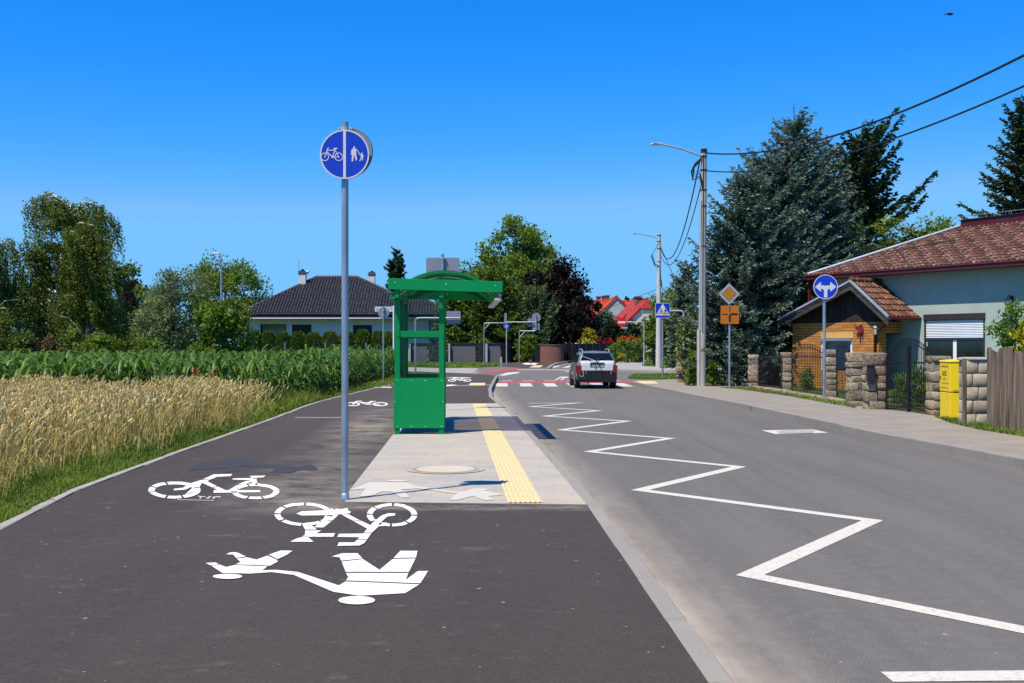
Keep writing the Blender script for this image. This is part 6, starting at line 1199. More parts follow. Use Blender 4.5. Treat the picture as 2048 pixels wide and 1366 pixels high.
def broad(name, label, cat, base, h, rx, ry, z0, mats, nclump=60, per=90, ls=.22, lw=.6, seed=1, lob=.18, group=None, bark='bark', tr=None, clump=.20, flat=.75, up=.5, shell=.45, limbs=14, trunk=True, lean=(0, 0), second=None, droop=0.0):
    global NR; NR = np.random.default_rng(seed * 77 + 5); RND.seed(seed)
    base = Vector(base); t = thing(name, label, cat, tuple(base), group); c = (base.x + lean[0], base.y + lean[1], base.z + (z0 + h) / 2); rz = (h - z0) / 2
    C = crown_clumps(c, (rx * .86, ry * .86, rz * .9), nclump, lob, shell); R0 = clump * (rx + ry + rz) / 3 * 1.15
    parts = []
    for cc in C:
        R1 = R0 * NR.uniform(.65, 1.3); n = int(per * NR.uniform(.7, 1.3)); o = NR.normal(size=(n, 3)) * .5; o = o / np.maximum(1, np.linalg.norm(o, axis=1, keepdims=True) / 1.1)
        o[:, 2] *= flat; P = cc + o * R1; out = unit(cc - np.array(c) + 1e-3); D = unit(rdir(n) + out * .5 + np.array([0, 0, -droop])); N = unit(rdir(n) + np.array([0, 0, up]) + out * .35); L = ls * NR.uniform(.6, 1.3, n)
        v, q, r = leaves(P, D, N, L, L * lw, np.clip(NR.uniform(.1, .9) * .5 + NR.uniform(0, .5, n), 0, 1)); parts.append((v, q, r))
    V, Q, r = join(parts); V[:, 2] = np.maximum(V[:, 2], base.z + .01); m = mats if isinstance(mats, str) else mats
    if second:
        mi = (NR.random(len(Q)) < second[1]).astype(np.int32); np_mesh('crown', V, Q, r, [m, second[0]], t, mi)
    else: np_mesh('crown', V, Q, r, [m], t)
    if trunk: idx = NR.choice(len(C), min(limbs, len(C)), False); trunk_mesh(base, (c[0], c[1], base.z + z0 + (h - z0) * .72), tr or h * .022, C[idx], bark, t)
    return t
def birch(label, base, h, r, seed, trunkpts, group=None, dens=1.0, mat='L_birch', gapz=None):
    global NR; NR = np.random.default_rng(seed * 31 + 3); RND.seed(seed); base = Vector(base); t = thing('birch_tree', label, 'tree', tuple(base), group); parts = []
    mb = MB(); mb.tube([base + Vector(p) for p in trunkpts[0]], [.17, .15, .12, .09, .06, .03][:len(trunkpts[0])], 8); tips = []
    main = [base + Vector(p) for p in trunkpts[0]]
    for i in range(int(34 * dens)):
        f = NR.uniform(.22, 1.0); j = min(len(main) - 2, int(f * (len(main) - 1))); s = main[j].lerp(main[j + 1], f * (len(main) - 1) - j); a = NR.uniform(0, 6.28); reach = r * (1.02 - .75 * max(0, f - .35)) * NR.uniform(.5, 1.05); e = s + Vector((math.cos(a) * reach, math.sin(a) * reach, (h - (s.z - base.z)) * .30 * NR.uniform(.3, 1) + .3)); m = s.lerp(e, .5) + Vector((0, 0, reach * .22)); mb.tube([s, m, e], [.05, .03, .010], 5); tips.append((s, m, e))
    mb.build('trunk', 'birch', t)
    for s, m, e in tips:                          # hanging strands along each limb
        ns = int(30 * dens)
        for k in range(ns):
            f = NR.uniform(.15, 1.05); p = s.lerp(m, f * 2) if f < .5 else m.lerp(e, f * 2 - 1); p = np.array(p) + NR.normal(size=3) * .13; ln = NR.uniform(.5, 1.9) * (r / 3.3) ; n = int(ln / .05); tt = np.linspace(0, 1, n)
            sw = NR.normal(size=2) * .16 + np.array([.28, 0]); P = p + np.stack([sw[0] * tt, sw[1] * tt, -ln * tt + .12 * np.sin(tt * 3)], 1) + NR.normal(size=(n, 3)) * .05; D = unit(rdir(n) * .9 + np.array([.25, 0, -.9])); N = rdir(n, .5); L = NR.uniform(.08, .15, n) * (1.15 if r > 3 else 1)
            parts.append(leaves(P, D, N, L, L * .62, np.clip(NR.uniform(.05, .55) + NR.uniform(0, .45, n), 0, 1)))
    V, Q, rr = join(parts); V[:, 2] = np.maximum(V[:, 2], base.z + .3)
    if gapz:                                      # an opening in the hanging twigs through which the white trunk shows
        ct = V[Q].mean(1); tz = np.array([p.z for p in main]); tx = np.interp(ct[:, 2], tz, np.array([p.x for p in main])); keep = ~((np.abs(ct[:, 0] - tx) < .34) & (ct[:, 1] < base.y + .6) & (ct[:, 2] > gapz[0]) & (ct[:, 2] < gapz[1]) & (np.sin(ct[:, 2] * 3.3) > -.55)); Q = Q[keep]
    np_mesh('crown', V, Q, rr, [mat], t); return t
def conifer(name, label, base, h, r, mat, seed, z0=.0, whorl=.40, nb=9, tw=.34, wid=.075, power=.75, group=None, side=None, droop=.18, tipup=.28, gap=.10, dens=1.0, lead=.35, trunk_r=None, cat='tree', rise=.0, egg=0.0):
    """whorls of branches, each carrying flat sprays of needle twigs"""
    global NR; NR = np.random.default_rng(seed * 17 + 9); RND.seed(seed); base = Vector(base); t = thing(name, label, cat, tuple(base), group); mb = MB(); tr = trunk_r or h * .016; mb.tube([base, base + Vector((0, 0, h * .5)), base + Vector((0, 0, h))], [tr, tr * .6, .012], 8); Pp = []; Dd = []; Ll = []; Rr = []; b0 = np.array(base); z = z0
    while z < h - lead * .6:
        f = z / h; n = max(4, int(nb * (1 - .35 * f) + NR.uniform(-1, 1))); a0 = NR.uniform(0, 6.28)
        for k in range(n):
            a = a0 + 6.283 * k / n + NR.uniform(-.3, .3); prof = (1 - f) ** power * (min(1, .55 + f / max(.01, egg)) if egg else 1); L = r * prof * NR.uniform(.72, 1.12) + .12
            if side is not None: L *= 1 + side[1] * math.cos(a - side[0])
            if NR.random() < gap: L *= NR.uniform(.35, .7)
            elif f > .3 and NR.random() < .17: L *= 1.36
            el = .75 * f ** 1.5 + rise - droop * (1 - f) * .4; d = np.array([math.cos(a), math.sin(a), 0.0]); zz_ = z + NR.uniform(-.5, .5) * whorl; ns = max(4, int(L / .11 * dens)); s = np.linspace(.12, 1, ns); path = b0 + np.array([0, 0, zz_]) + d * (L * s)[:, None] + np.array([0, 0, 1.0]) * (L * (math.tan(el) * s - droop * s * s * (1 - f) + tipup * np.maximum(0, s - .55) ** 2 * 2))[:, None]
            if k % 2 == 0: mb.tube([path[0], path[ns // 2], path[-1]], [.03 + .006 * L, .018, .006], 4, 0, False)
            sd = np.array([-d[1], d[0], 0.0])
            for q in (-1, 0, 1):
                m = ns; ang = NR.uniform(.45, 1.0, m); fl = tw * NR.uniform(.6, 1.25, m) * (1.1 - .45 * s) * (1 if L > .5 else .6) * (.75 if q == 0 else 1)
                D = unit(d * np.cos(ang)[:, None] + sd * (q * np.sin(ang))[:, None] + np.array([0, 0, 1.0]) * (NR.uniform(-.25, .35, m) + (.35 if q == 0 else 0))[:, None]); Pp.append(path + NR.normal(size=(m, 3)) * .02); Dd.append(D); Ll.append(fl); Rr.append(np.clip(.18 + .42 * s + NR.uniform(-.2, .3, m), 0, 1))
                # side twigs on the twig
                P2 = path + D * (fl * .5)[:, None]; D2 = unit(D + rdir(m) * .9); Pp.append(P2); Dd.append(D2); Ll.append(fl * .65); Rr.append(np.clip(.3 + .45 * s + NR.uniform(-.2, .3, m), 0, 1))
        z += whorl * (1 - .45 * f) * NR.uniform(.8, 1.2)
    tip = b0 + np.array([0, 0, h]); m = 10; zs = np.linspace(h - lead, h - .03, m); Pp.append(np.stack([np.full(m, b0[0]), np.full(m, b0[1]), b0[2] + zs], 1)); Dd.append(unit(rdir(m) * .6 + np.array([0, 0, .8]))); Ll.append(np.full(m, .16)); Rr.append(np.full(m, .7))
    P = np.concatenate(Pp); D = np.concatenate(Dd); L = np.concatenate(Ll); R_ = np.concatenate(Rr); keep = P[:, 2] > base.z + .02; P, D, L, R_ = P[keep], D[keep], L[keep], R_[keep]
    parts = []
    for j in range(2): N = unit(np.cross(D, rdir(len(D)))); parts.append(leaves(P, D, N, L, wid * (.6 + .8 * NR.random(len(L))) * np.minimum(1.6, L / tw + .5), R_))
    V, Q, rr = join(parts); V[:, 2] = np.maximum(V[:, 2], base.z + .01); np_mesh('crown', V, Q, rr, [mat], t); mb.build('trunk', 'bark', t); return t
def thuja(label, base, h, r, seed, group):
    global NR; NR = np.random.default_rng(seed); RND.seed(seed); base = Vector(base); t = thing('thuja_shrub', label, 'shrub', tuple(base), group); n = 2600; zz_ = NR.uniform(0, 1, n) ** .8; a = NR.uniform(0, 6.283, n); prof = np.where(zz_ < .5, .93 + .14 * zz_, np.sqrt(np.maximum(0, 1 - ((zz_ - .5) / .52) ** 2.2))); lump = 1 + .07 * np.sin(3 * a + 5 * zz_ + seed) + .05 * np.sin(7 * a + 11 * zz_); rad = r * prof * lump * NR.uniform(.82, 1.02, n)
    P = np.stack([np.cos(a) * rad, np.sin(a) * rad, zz_ * h * .97], 1) + np.array(base); o = np.stack([np.cos(a), np.sin(a), np.zeros(n)], 1); D = unit(o * .6 + np.array([0, 0, 1.0]) + NR.normal(size=(n, 3)) * .4); N = unit(o + NR.normal(size=(n, 3)) * .6); L = NR.uniform(.12, .28, n)
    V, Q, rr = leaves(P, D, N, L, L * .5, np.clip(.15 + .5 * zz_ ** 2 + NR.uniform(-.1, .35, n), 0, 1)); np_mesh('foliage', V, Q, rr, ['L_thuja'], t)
    mb = MB(); mb.tube([base, base + Vector((0, 0, h * .7))], [.08, .03], 6); mb.build('stem', 'bark', t); return t

def gpt(u, d, z=0.0): return ((u - CX) / F * d, d, z)
def hz(v, d): return 1.65 + (690 - v) * d / F
# ---- left: birches and shrubs behind the maize
d = 64; b = gpt(84, d, .1); k = d / F
birch('tall weeping birch with a white forked trunk at the left', b, hz(388, d), 4.9, 3, [[(0, 0, 0), (.25, 0, 1.6), (.68, 0, 3.1), (.95, .1, 5.2), (1.30, .1, 7.0), (1.55, 0, hz(395, d) - .3)]], None, 1.5, 'L_birch', (2.6, 8.2))
d = 60; b = gpt(-22, d, .1); birch('shorter weeping birch cut off by the left edge', b, hz(470, d), 2.4, 5, [[(0, 0, 0), (.1, 0, 2), (.05, 0, 4.2), (.2, 0, 6.6)]], None, 1.1)
d = 63; b = gpt(175, d, .1); birch('low hanging birch with lighter leaves right of the tall one', b, hz(520, d), 2.3, 8, [[(0, 0, 0), (.1, 0, 1.6), (.0, 0, 3.2), (.1, 0, 5.0)]], None, 1.1)
d = 90; broad('leafy_tree', 'dark leafy tree behind the birches, its top right of them', 'tree', gpt(222, d), hz(508, d), 2.9, 2.6, .6, 'L_dark', 70, 110, .30, .6, 21)
d = 84; broad('leafy_tree', 'broad dark tree filling the gap under the birch crowns', 'tree', gpt(150, d), hz(535, d), 3.6, 2.6, .3, 'L_dark', 75, 110, .30, .6, 22)
d = 74; broad('bush', 'bright green bush between the birches and the plum tree', 'bush', gpt(206, d), hz(598, d), 1.35, 1.3, .3, 'L_light', 40, 80, .2, .6, 24)
d = 76; broad('plum_tree', 'narrow dark purple plum tree left of the silvery willow', 'tree', gpt(256, d), hz(572, d), .85, .9, .2, 'L_plum', 50, 90, .22, .6, 25)
d = 80; broad('leafy_tree', 'small green tree peeping over the purple plum tree', 'tree', gpt(268, d), hz(545, d), .9, .9, 1.5, 'L_mid', 26, 70, .24, .6, 26)
d = 88; broad('leafy_tree', 'rounded green tree filling the gap behind the silvery willow', 'tree', gpt(312, d), hz(588, d), 2.3, 2.0, .2, 'L_mid', 55, 110, .26, .6, 123)
d = 60; broad('willow_bush', 'wide silvery green willow with wind bent leaves before the big round tree', 'tree', gpt(345, d, .1), hz(548, d), 2.35, 2.2, .1, 'L_willow', 95, 150, .24, .28, 27, .22, None, 'bark', None, .2, .8, .25, .4, 16, True, (0, 0), None, -.35)
d = 56; broad('walnut_tree', 'young walnut with bright leaves in front of the bungalow corner', 'tree', gpt(446, d, .1), hz(592, d), 1.5, 1.4, .1, 'L_mid', 62, 90, .24, .5, 28, .25)
d = 121; broad('round_tree', 'large round green tree behind the slim street lamp', 'tree', gpt(450, d), hz(507, d), 5.2, 4.4, .6, 'L_mid', 110, 130, .32, .6, 29, .12)
for i, (u, d, v, rx, m, lab) in enumerate(((50, 74, 655, 1.6, 'L_dark', 'dense dark bush filling the gap below the brown tiled roof'), (8, 72, 662, 1.3, 'L_mid', 'green bush below the brown tiled roof at the left edge'), (20, 55, 668, 1.0, 'L_dark', 'low dark bush at the far left edge behind the maize'), (92, 56, 672, .8, 'L_dry', 'dry brownish bush under the tall birch trunk'), (140, 57, 660, 1.1, 'L_mid', 'green bush right of the tall birch trunk behind the maize'), (195, 55, 668, 1.0, 'L_mid', 'mid green scrub right of the birches behind the maize'), (248, 57, 655, 1.0, 'L_dark', 'dark bush below the plum tree behind the maize'), (290, 55, 668, .9, 'L_mid', 'low green bush left of the willow foot'))):
    broad('bush', lab, 'bush', gpt(u, d, .1), hz(v, d) - .1, rx, .9, -.1, m, 34, 70, .2, .5, 40 + i, .2, None, 'bark', .03, .28, .8, .5, .3, 6)
thuja('tall clipped thuja half hidden between the willow and the walnut', gpt(371, 72, .0), hz(660, 72), .55, 300, None)
TH = [(508, 660), (536.6, 663.5), (566, 664.5), (597, 664), (627.5, 665), (661, 663.5), (694, 664), (724.6, 659.5), (757, 662.5), (781, 664)]
TL = ['clipped thuja half hidden by the walnut, leftmost of the clipped row', 'clipped thuja first clear of the walnut in the row by the bungalow', 'clipped thuja left of the fence post before the first brown window', 'clipped thuja under the left edge of the first brown bungalow window', 'clipped thuja just left of the tall blue sign post in the row', 'widest clipped thuja beside the tall blue sign post in the row', 'clipped thuja left of the second brown bungalow window', 'tallest clipped thuja in front of the second brown bungalow window', 'clipped thuja behind the round sign seen from the back', 'clipped thuja next to the left post of the green shelter']
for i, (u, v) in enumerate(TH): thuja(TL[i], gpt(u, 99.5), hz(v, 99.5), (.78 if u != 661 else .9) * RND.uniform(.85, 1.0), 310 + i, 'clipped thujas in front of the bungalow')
# ---- middle
conifer('spruce_tree', 'thin dark spruce spire rising behind the bungalow roof', gpt(793, 128), hz(500, 128), 2.2, 'L_spruce_dark', 51, 2.0, .55, 9, .55, .16, .7)
d = 126; broad('tall_tree', 'tallest broad green tree above the copper beech', 'tree', gpt(1046, d), hz(450, d), 4.9, 4.5, 3.0, 'L_mid', 135, 130, .40, .6, 52, .25)
d = 124; broad('leafy_tree', 'green tree left of the tallest tree above the shelter roof', 'tree', gpt(962, d), hz(512, d), 4.2, 3.5, 1.0, 'L_light', 85, 110, .38, .6, 53, .2, None, 'bark', None, .2, .75, .5, .45, 12, True, (0, 0), ('L_mid', .5))
d = 110; conifer('pine_tree', 'soft bright green pine behind the grey fence, left one', gpt(926, d), hz(560, d), 3.4, 'L_pine', 54, .3, .55, 9, .75, .14, .45, None, None, .05, .5, .1, .8)
d = 108; conifer('pine_tree', 'soft bright green pine behind the grey fence, right one', gpt(982, d), hz(556, d), 3.6, 'L_pine', 55, .3, .55, 9, .75, .14, .45, None, None, .05, .5, .1, .8)
d = 113; conifer('pine_tree', 'yellowish pine between the tallest tree and the shelter', gpt(1020, d), hz(580, d), 2.6, 'L_pine', 56, .3, .5, 9, .7, .14, .45, None, None, .05, .5)
d = 108; conifer('juniper_tree', 'grey green feathery juniper beside the copper beech', gpt(1070, d), hz(588, d), 2.3, 'L_juniper', 57, .2, .42, 10, .6, .10, .55, None, None, .02, .55, .1, 1, .35, None, 'tree', .35)
d = 116; broad('copper_beech', 'large dark purple copper beech beside the red roofs', 'tree', gpt(1112, d), hz(528, d), 4.2, 3.6, .5, 'L_purple', 150, 150, .34, .6, 58, .20)
d = 110; broad('copper_beech', 'lower dark purple beech bough mass above the navy fence', 'tree', gpt(1135, d), hz(590, d), 3.3, 2.6, .2, 'L_purple', 85, 130, .30, .6, 59, .25)
d = 112; broad('copper_beech', 'dark purple beech low behind the dark gateway', 'tree', gpt(1085, d), hz(610, d), 2.6, 2.2, .1, 'L_purple', 60, 120, .30, .6, 60, .2)
d = 100; broad('bush', 'dark green bush over the bent pale post left of the brick pillar', 'bush', gpt(1050, d), hz(660, d), 1.0, .9, .0, 'L_mid', 40, 80, .2, .6, 61); broad('bush', 'dark shrub hanging above the dark board gate', 'bush', gpt(1022, 106), hz(640, 106), 1.7, 1.3, 1.6, 'L_dark', 50, 90, .24, .6, 62)
d = 107; broad('bush', 'bright yellow shrub under the copper beech', 'bush', gpt(1176, d), hz(652, d), .9, .8, .4, 'L_yellow', 30, 60, .22, .6, 63)
d = 118; conifer('spruce_tree', 'pale blue spruce in front of the grey gabled house', gpt(1209, d), hz(622, d), 1.9, 'L_spruce', 64, .3, .4, 9, .5, .12, .6)
d = 112; conifer('pine_bush', 'rounded dark pine bush in front of the cream house', gpt(1229, d), hz(655, d), 1.8, 'L_pine_dark', 65, .1, .35, 10, .5, .12, .45, None, None, .0, .5, .1, 1, .35, None, 'bush', .3)
d = 115; conifer('spruce_tree', 'grey green spruce below the cream gable window', gpt(1268, d), hz(650, d), 2.0, 'L_spruce_dark', 66, .2, .4, 9, .5, .13, .5)
d = 97; broad('hedge', 'bright green leafy hedge behind the dark railing', 'hedge', gpt(1258, d, .1), 2.0, 1.75, .7, -.1, 'L_light', 52, 80, .2, .6, 67, .1, None, 'bark', .04, .3, .9); broad('bush', 'orange leaved shrub above the bright green hedge', 'bush', gpt(1262, 98.5, .1), hz(676, 98.5), 1.15, .6, 1.75, 'L_orange', 24, 50, .24, .4, 68); broad('bush', 'small red leaved shrub left of the hedge behind the navy fence', 'bush', gpt(1211, 108), hz(676, 108), .8, .5, 1.7, 'L_red', 14, 50, .22, .5, 69); broad('bush', 'tiny yellow bush at the foot of the dark railing', 'bush', gpt(1243, 93.2, .1), .85, .32, .3, .2, 'L_yellow', 10, 50, .12, .6, 70, .1, None, 'bark', .02, .4)
for i, (u, d, v) in enumerate(((1254, 190, 596), (1270, 190, 594))): conifer('spruce_tree', ['small far spruce tip above the orange roof, left one', 'small far spruce tip above the orange roof, right one'][i], gpt(u, d), hz(v, d), 1.6, 'L_spruce_dark', 71 + i, 4, .6, 7, .6, .2)
# ---- right of the crossing sign
d = 84; broad('shrub_tree', 'yellow green shrub tree behind the pale utility pole', 'tree', gpt(1348, d, .1), hz(556, d), 1.9, 1.7, .3, 'L_lime', 70, 90, .22, .55, 73, .2, None, 'bark', None, .2, .75, .5, .45, 12, True, (0, 0), ('L_mid', .4))
d = 82; broad('shrub_tree', 'tall dark green shrub right of the no entry post', 'tree', gpt(1308, d, .1), hz(625, d), 1.1, 1.1, .2, 'L_mid', 50, 90, .2, .55, 74); broad('shrub_tree', 'dense olive shrub behind the low sandstone wall', 'tree', gpt(1358, 86, .1), hz(600, 86), 2.0, 1.6, .1, 'L_dark', 75, 100, .22, .5, 75, .15, None, 'bark', None, .2, .75, .5, .45, 12, True, (0, 0), ('L_lime', .3))
conifer('spruce_tree', 'slender spruce between the two utility poles', gpt(1373, 66, .1), hz(526, 66), 1.35, 'L_spruce', 76, .4, .36, 9, .36, .085, .6)
# the blue spruces by the concrete pole
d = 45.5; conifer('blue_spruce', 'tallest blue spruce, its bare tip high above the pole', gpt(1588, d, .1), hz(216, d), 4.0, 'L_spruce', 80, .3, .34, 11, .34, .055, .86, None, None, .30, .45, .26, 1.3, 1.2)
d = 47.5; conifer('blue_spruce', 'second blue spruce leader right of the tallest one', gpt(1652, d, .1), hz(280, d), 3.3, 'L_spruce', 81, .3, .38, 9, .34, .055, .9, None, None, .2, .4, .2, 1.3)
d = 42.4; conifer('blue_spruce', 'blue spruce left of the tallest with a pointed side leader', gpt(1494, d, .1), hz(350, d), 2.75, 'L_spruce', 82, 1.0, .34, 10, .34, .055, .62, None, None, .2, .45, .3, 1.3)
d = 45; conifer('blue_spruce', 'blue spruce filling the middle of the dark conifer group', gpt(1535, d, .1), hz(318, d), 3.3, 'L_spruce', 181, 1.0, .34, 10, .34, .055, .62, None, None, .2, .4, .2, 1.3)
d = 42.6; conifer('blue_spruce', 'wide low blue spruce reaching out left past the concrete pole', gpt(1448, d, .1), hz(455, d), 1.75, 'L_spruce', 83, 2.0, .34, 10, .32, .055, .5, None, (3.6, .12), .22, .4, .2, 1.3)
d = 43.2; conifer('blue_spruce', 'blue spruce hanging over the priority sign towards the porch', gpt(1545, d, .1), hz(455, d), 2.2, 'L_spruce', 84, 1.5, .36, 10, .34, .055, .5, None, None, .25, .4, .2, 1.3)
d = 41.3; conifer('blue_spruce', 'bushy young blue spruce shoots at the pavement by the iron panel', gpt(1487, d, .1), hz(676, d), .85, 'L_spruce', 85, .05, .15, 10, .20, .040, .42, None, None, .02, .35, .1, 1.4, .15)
d = 44.8; conifer('pine_bush', 'green pine leaning over the lone stone pillar', gpt(1398, d, .1), hz(640, d), 1.15, 'L_pine', 86, .9, .26, 8, .34, .07, .4, None, None, .1, .3)
d = 41.6; broad('ivy_bush', 'ivy covered stump at the foot of the concrete pole', 'bush', gpt(1388, d, .1), hz(712, d), .26, .3, -.1, 'L_mid', 26, 60, .11, .7, 87, .15, None, 'bark', .04, .4, 1.0); broad('ivy_bush', 'small leafy shrub right of the concrete pole', 'bush', gpt(1424, 41.2, .1), hz(728, 41.2), .3, .3, -.05, 'L_mid', 20, 50, .12, .6, 88, .2, None, 'bark', .03, .4, 1.0)
d = 58; conifer('dark_pine', 'dark open pine with tufted top right of the blue spruces', gpt(1718, d), hz(272, d), 3.1, 'L_pine_dark', 89, 2.0, .46, 9, .50, .11, .42, None, (.2, .2), .05, .35, .35, 1.0, .5, .2, 'tree', .15)
d = 52; broad('dark_tree', 'dark brownish leafy tree behind the house roof', 'tree', gpt(1735, d), hz(440, d), 2.4, 2.0, 2.2, 'L_pine_dark', 85, 130, .24, .4, 90, .25, None, 'bark', None, .2, .75, .5, .45, 12, True, (0, 0), ('L_dark', .4))
d = 50; broad('cherry_tree', 'cherry boughs with drooping leaves reaching right above the roof', 'tree', gpt(1826, d), hz(412, d), 1.75, 1.2, 4.6, 'L_lime', 40, 45, .24, .4, 91, .45, None, 'bark', .12, .24, .7, .5, .35, 18, True, (0, 0), ('L_mid', .6), .7)
d = 62; conifer('spruce_tree', 'dark spruce cut off by the right edge behind the ridge', gpt(2056, d), hz(196, d), 4.7, 'L_spruce_dark', 92, 2.0, .55, 10, .5, .09, .75, None, None, .15, .35, .2)
d = 24.5; broad('laurel_bush', 'bright green leafy bush under the wall lantern behind the planks', 'bush', gpt(2030, d, .1), hz(606, d), .62, .55, .4, 'L_gloss', 42, 55, .13, .42, 93, .2, None, 'bark', .03, .26, .9, .4, .3, 14); broad('laurel_bush', 'yellow leaved bush at the right edge over the planks', 'bush', gpt(2058, 22.5, .1), hz(655, 22.5), .32, .3, .9, 'L_yellow', 16, 40, .13, .45, 94, .2, None, 'bark', .02, .3, .9, .4, .3, 6)
d = 27.5; broad('garden_plant', 'strappy light green plants behind the double gate', 'plant', gpt(1825, d, .1), hz(758, d), .62, .3, -.05, 'L_light', 30, 40, .22, .18, 95, .2, None, 'bark', .02, .3, 1.0, .1, .2, 4, False, (0, 0), None, -.9); d = 37.6; broad('garden_plant', 'small climbing plant behind the iron grid gate', 'plant', gpt(1613, d, .1), hz(740, d), .25, .2, -.05, 'L_mid', 16, 40, .10, .5, 96, .2, None, 'bark', .01, .4, 1.0, .2, .2, 4)
# ---- wheat: stalks with bent ears, one field
def inpoly(x, y, poly):
    c = np.zeros(len(x), bool); j = len(poly) - 1
    for i in range(len(poly)):
        xi, yi = poly[i]; xj, yj = poly[j]; c ^= ((yi > y) != (yj > y)) & (x < (xj - xi) * (y - yi) / (yj - yi + 1e-9) + xi); j = i
    return c
NR = np.random.default_rng(5); zg = ZP - .03
def edge_x(y): return -5.14 - .012 * (y - 12) + .16 * np.sin(y * 1.3) + .1 * np.sin(y * 3.7)
def strips(P, pts, W, r, face):                   # ribbons: P (n,3) foot, pts (n,k,3) offsets, W (k,) half widths, face (n,3) across direction
    n, k = pts.shape[:2]; A = P[:, None] + pts; w = W[None, :, None] * face[:, None]; V = np.stack([A - w, A + w], 2).reshape(-1, 3); b = (np.arange(n) * k * 2)[:, None]; q = np.concatenate([np.stack([b[:, 0] + 2 * i, b[:, 0] + 2 * i + 1, b[:, 0] + 2 * i + 3, b[:, 0] + 2 * i + 2], 1) for i in range(k - 1)]); return V, q, np.repeat(r, k * 2)
def wheat():
    N_ = 38000; y = 7.0 + 20.5 * NR.random(N_) ** 1.25; x = -(3 + .52 * y) + NR.random(N_) * 16; e = edge_x(y); ok = (x < e) & (x > -.50 * y - 1.2) & (y < 25.2 + .7 * np.sin(x * 1.7) + .9 * np.clip((-6.4 - x) * .6, -1, 0)); x, y = x[ok], y[ok]; n = len(x); e = edge_x(y); near = np.clip(1 - (e - x) / .5, 0, 1)
    h = (.655 + .07 * np.sin(x * 2.1 + y * .7) + NR.normal(size=n) * .07) * (1 - .22 * near * NR.random(n)); a = NR.uniform(0, 6.28, n); lean = NR.uniform(.02, .30, n) + .12 * near; d = np.stack([np.cos(a) * .7 + .45, np.sin(a) * .7 - .2, np.zeros(n)], 1); P = np.stack([x, y, np.full(n, zg)], 1); fa = rdir(n); fa[:, 2] *= .1; fa[:, 1] *= .4; fa = unit(fa)
    t = np.array([0, .45, .8, 1.0]); pts = d[:, None] * (lean[:, None] * t ** 2)[:, :, None] + np.array([0, 0, 1.0]) * (h[:, None] * t)[:, :, None]; rg = np.clip(NR.beta(.7, .7, n), 0, .85); green = (NR.random(n) < .16 + .2 * near); rs = np.where(green, 1.0, rg * .85)
    st = strips(P, pts, np.array([.0055, .0048, .004, .0034]), rs, fa); top = P + pts[:, -1]; el = NR.uniform(.07, .105, n); bend = NR.uniform(.2, 1.1, n); te = np.array([0, .33, .7, 1.0]); ep = d[:, None] * (el[:, None] * bend[:, None] * te ** 1.6)[:, :, None] + np.array([0, 0, 1.0]) * (el[:, None] * (te - bend[:, None] * .45 * te ** 2))[:, :, None]; re_ = np.where(green, .97, NR.random(n) * .85)
    e1 = strips(top, ep, np.array([.006, .0135, .0118, .003]), re_, fa); f2 = unit(np.cross(fa, np.array([0, 0, 1.0]))); e2 = strips(top, ep, np.array([.006, .0135, .0118, .003]), re_, f2)
    m = NR.random(n) < .5; Pl = (P + pts[:, 1] * NR.uniform(.5, 1.3, (n, 1)))[m]; k = len(Pl); a2 = NR.uniform(0, 6.28, k); d2 = np.stack([np.cos(a2), np.sin(a2), np.zeros(k)], 1); ll = NR.uniform(.12, .28, k); tl = np.array([0, .4, .75, 1.0]); lp_ = d2[:, None] * (ll[:, None] * tl)[:, :, None] + np.array([0, 0, 1.0]) * (ll[:, None] * (.5 * tl - 1.0 * tl ** 2))[:, :, None]; fl = unit(np.cross(d2, np.array([0, 0, 1.0]))); lf = strips(Pl, lp_, np.array([.005, .006, .004, .001]), rs[m], fl)
    V, Q, R_ = join([st, lf, e1, e2]); mi = np.concatenate([np.zeros(len(st[1]) + len(lf[1])), np.ones(len(e1[1]) + len(e2[1]))]); o = np_mesh('wheat_field', V, Q, R_, ['L_straw', 'L_wheat'], None, mi); tag(o, 'ripe golden wheat standing beside the cycle path at the left', 'wheat field', None, 'stuff')
wheat()
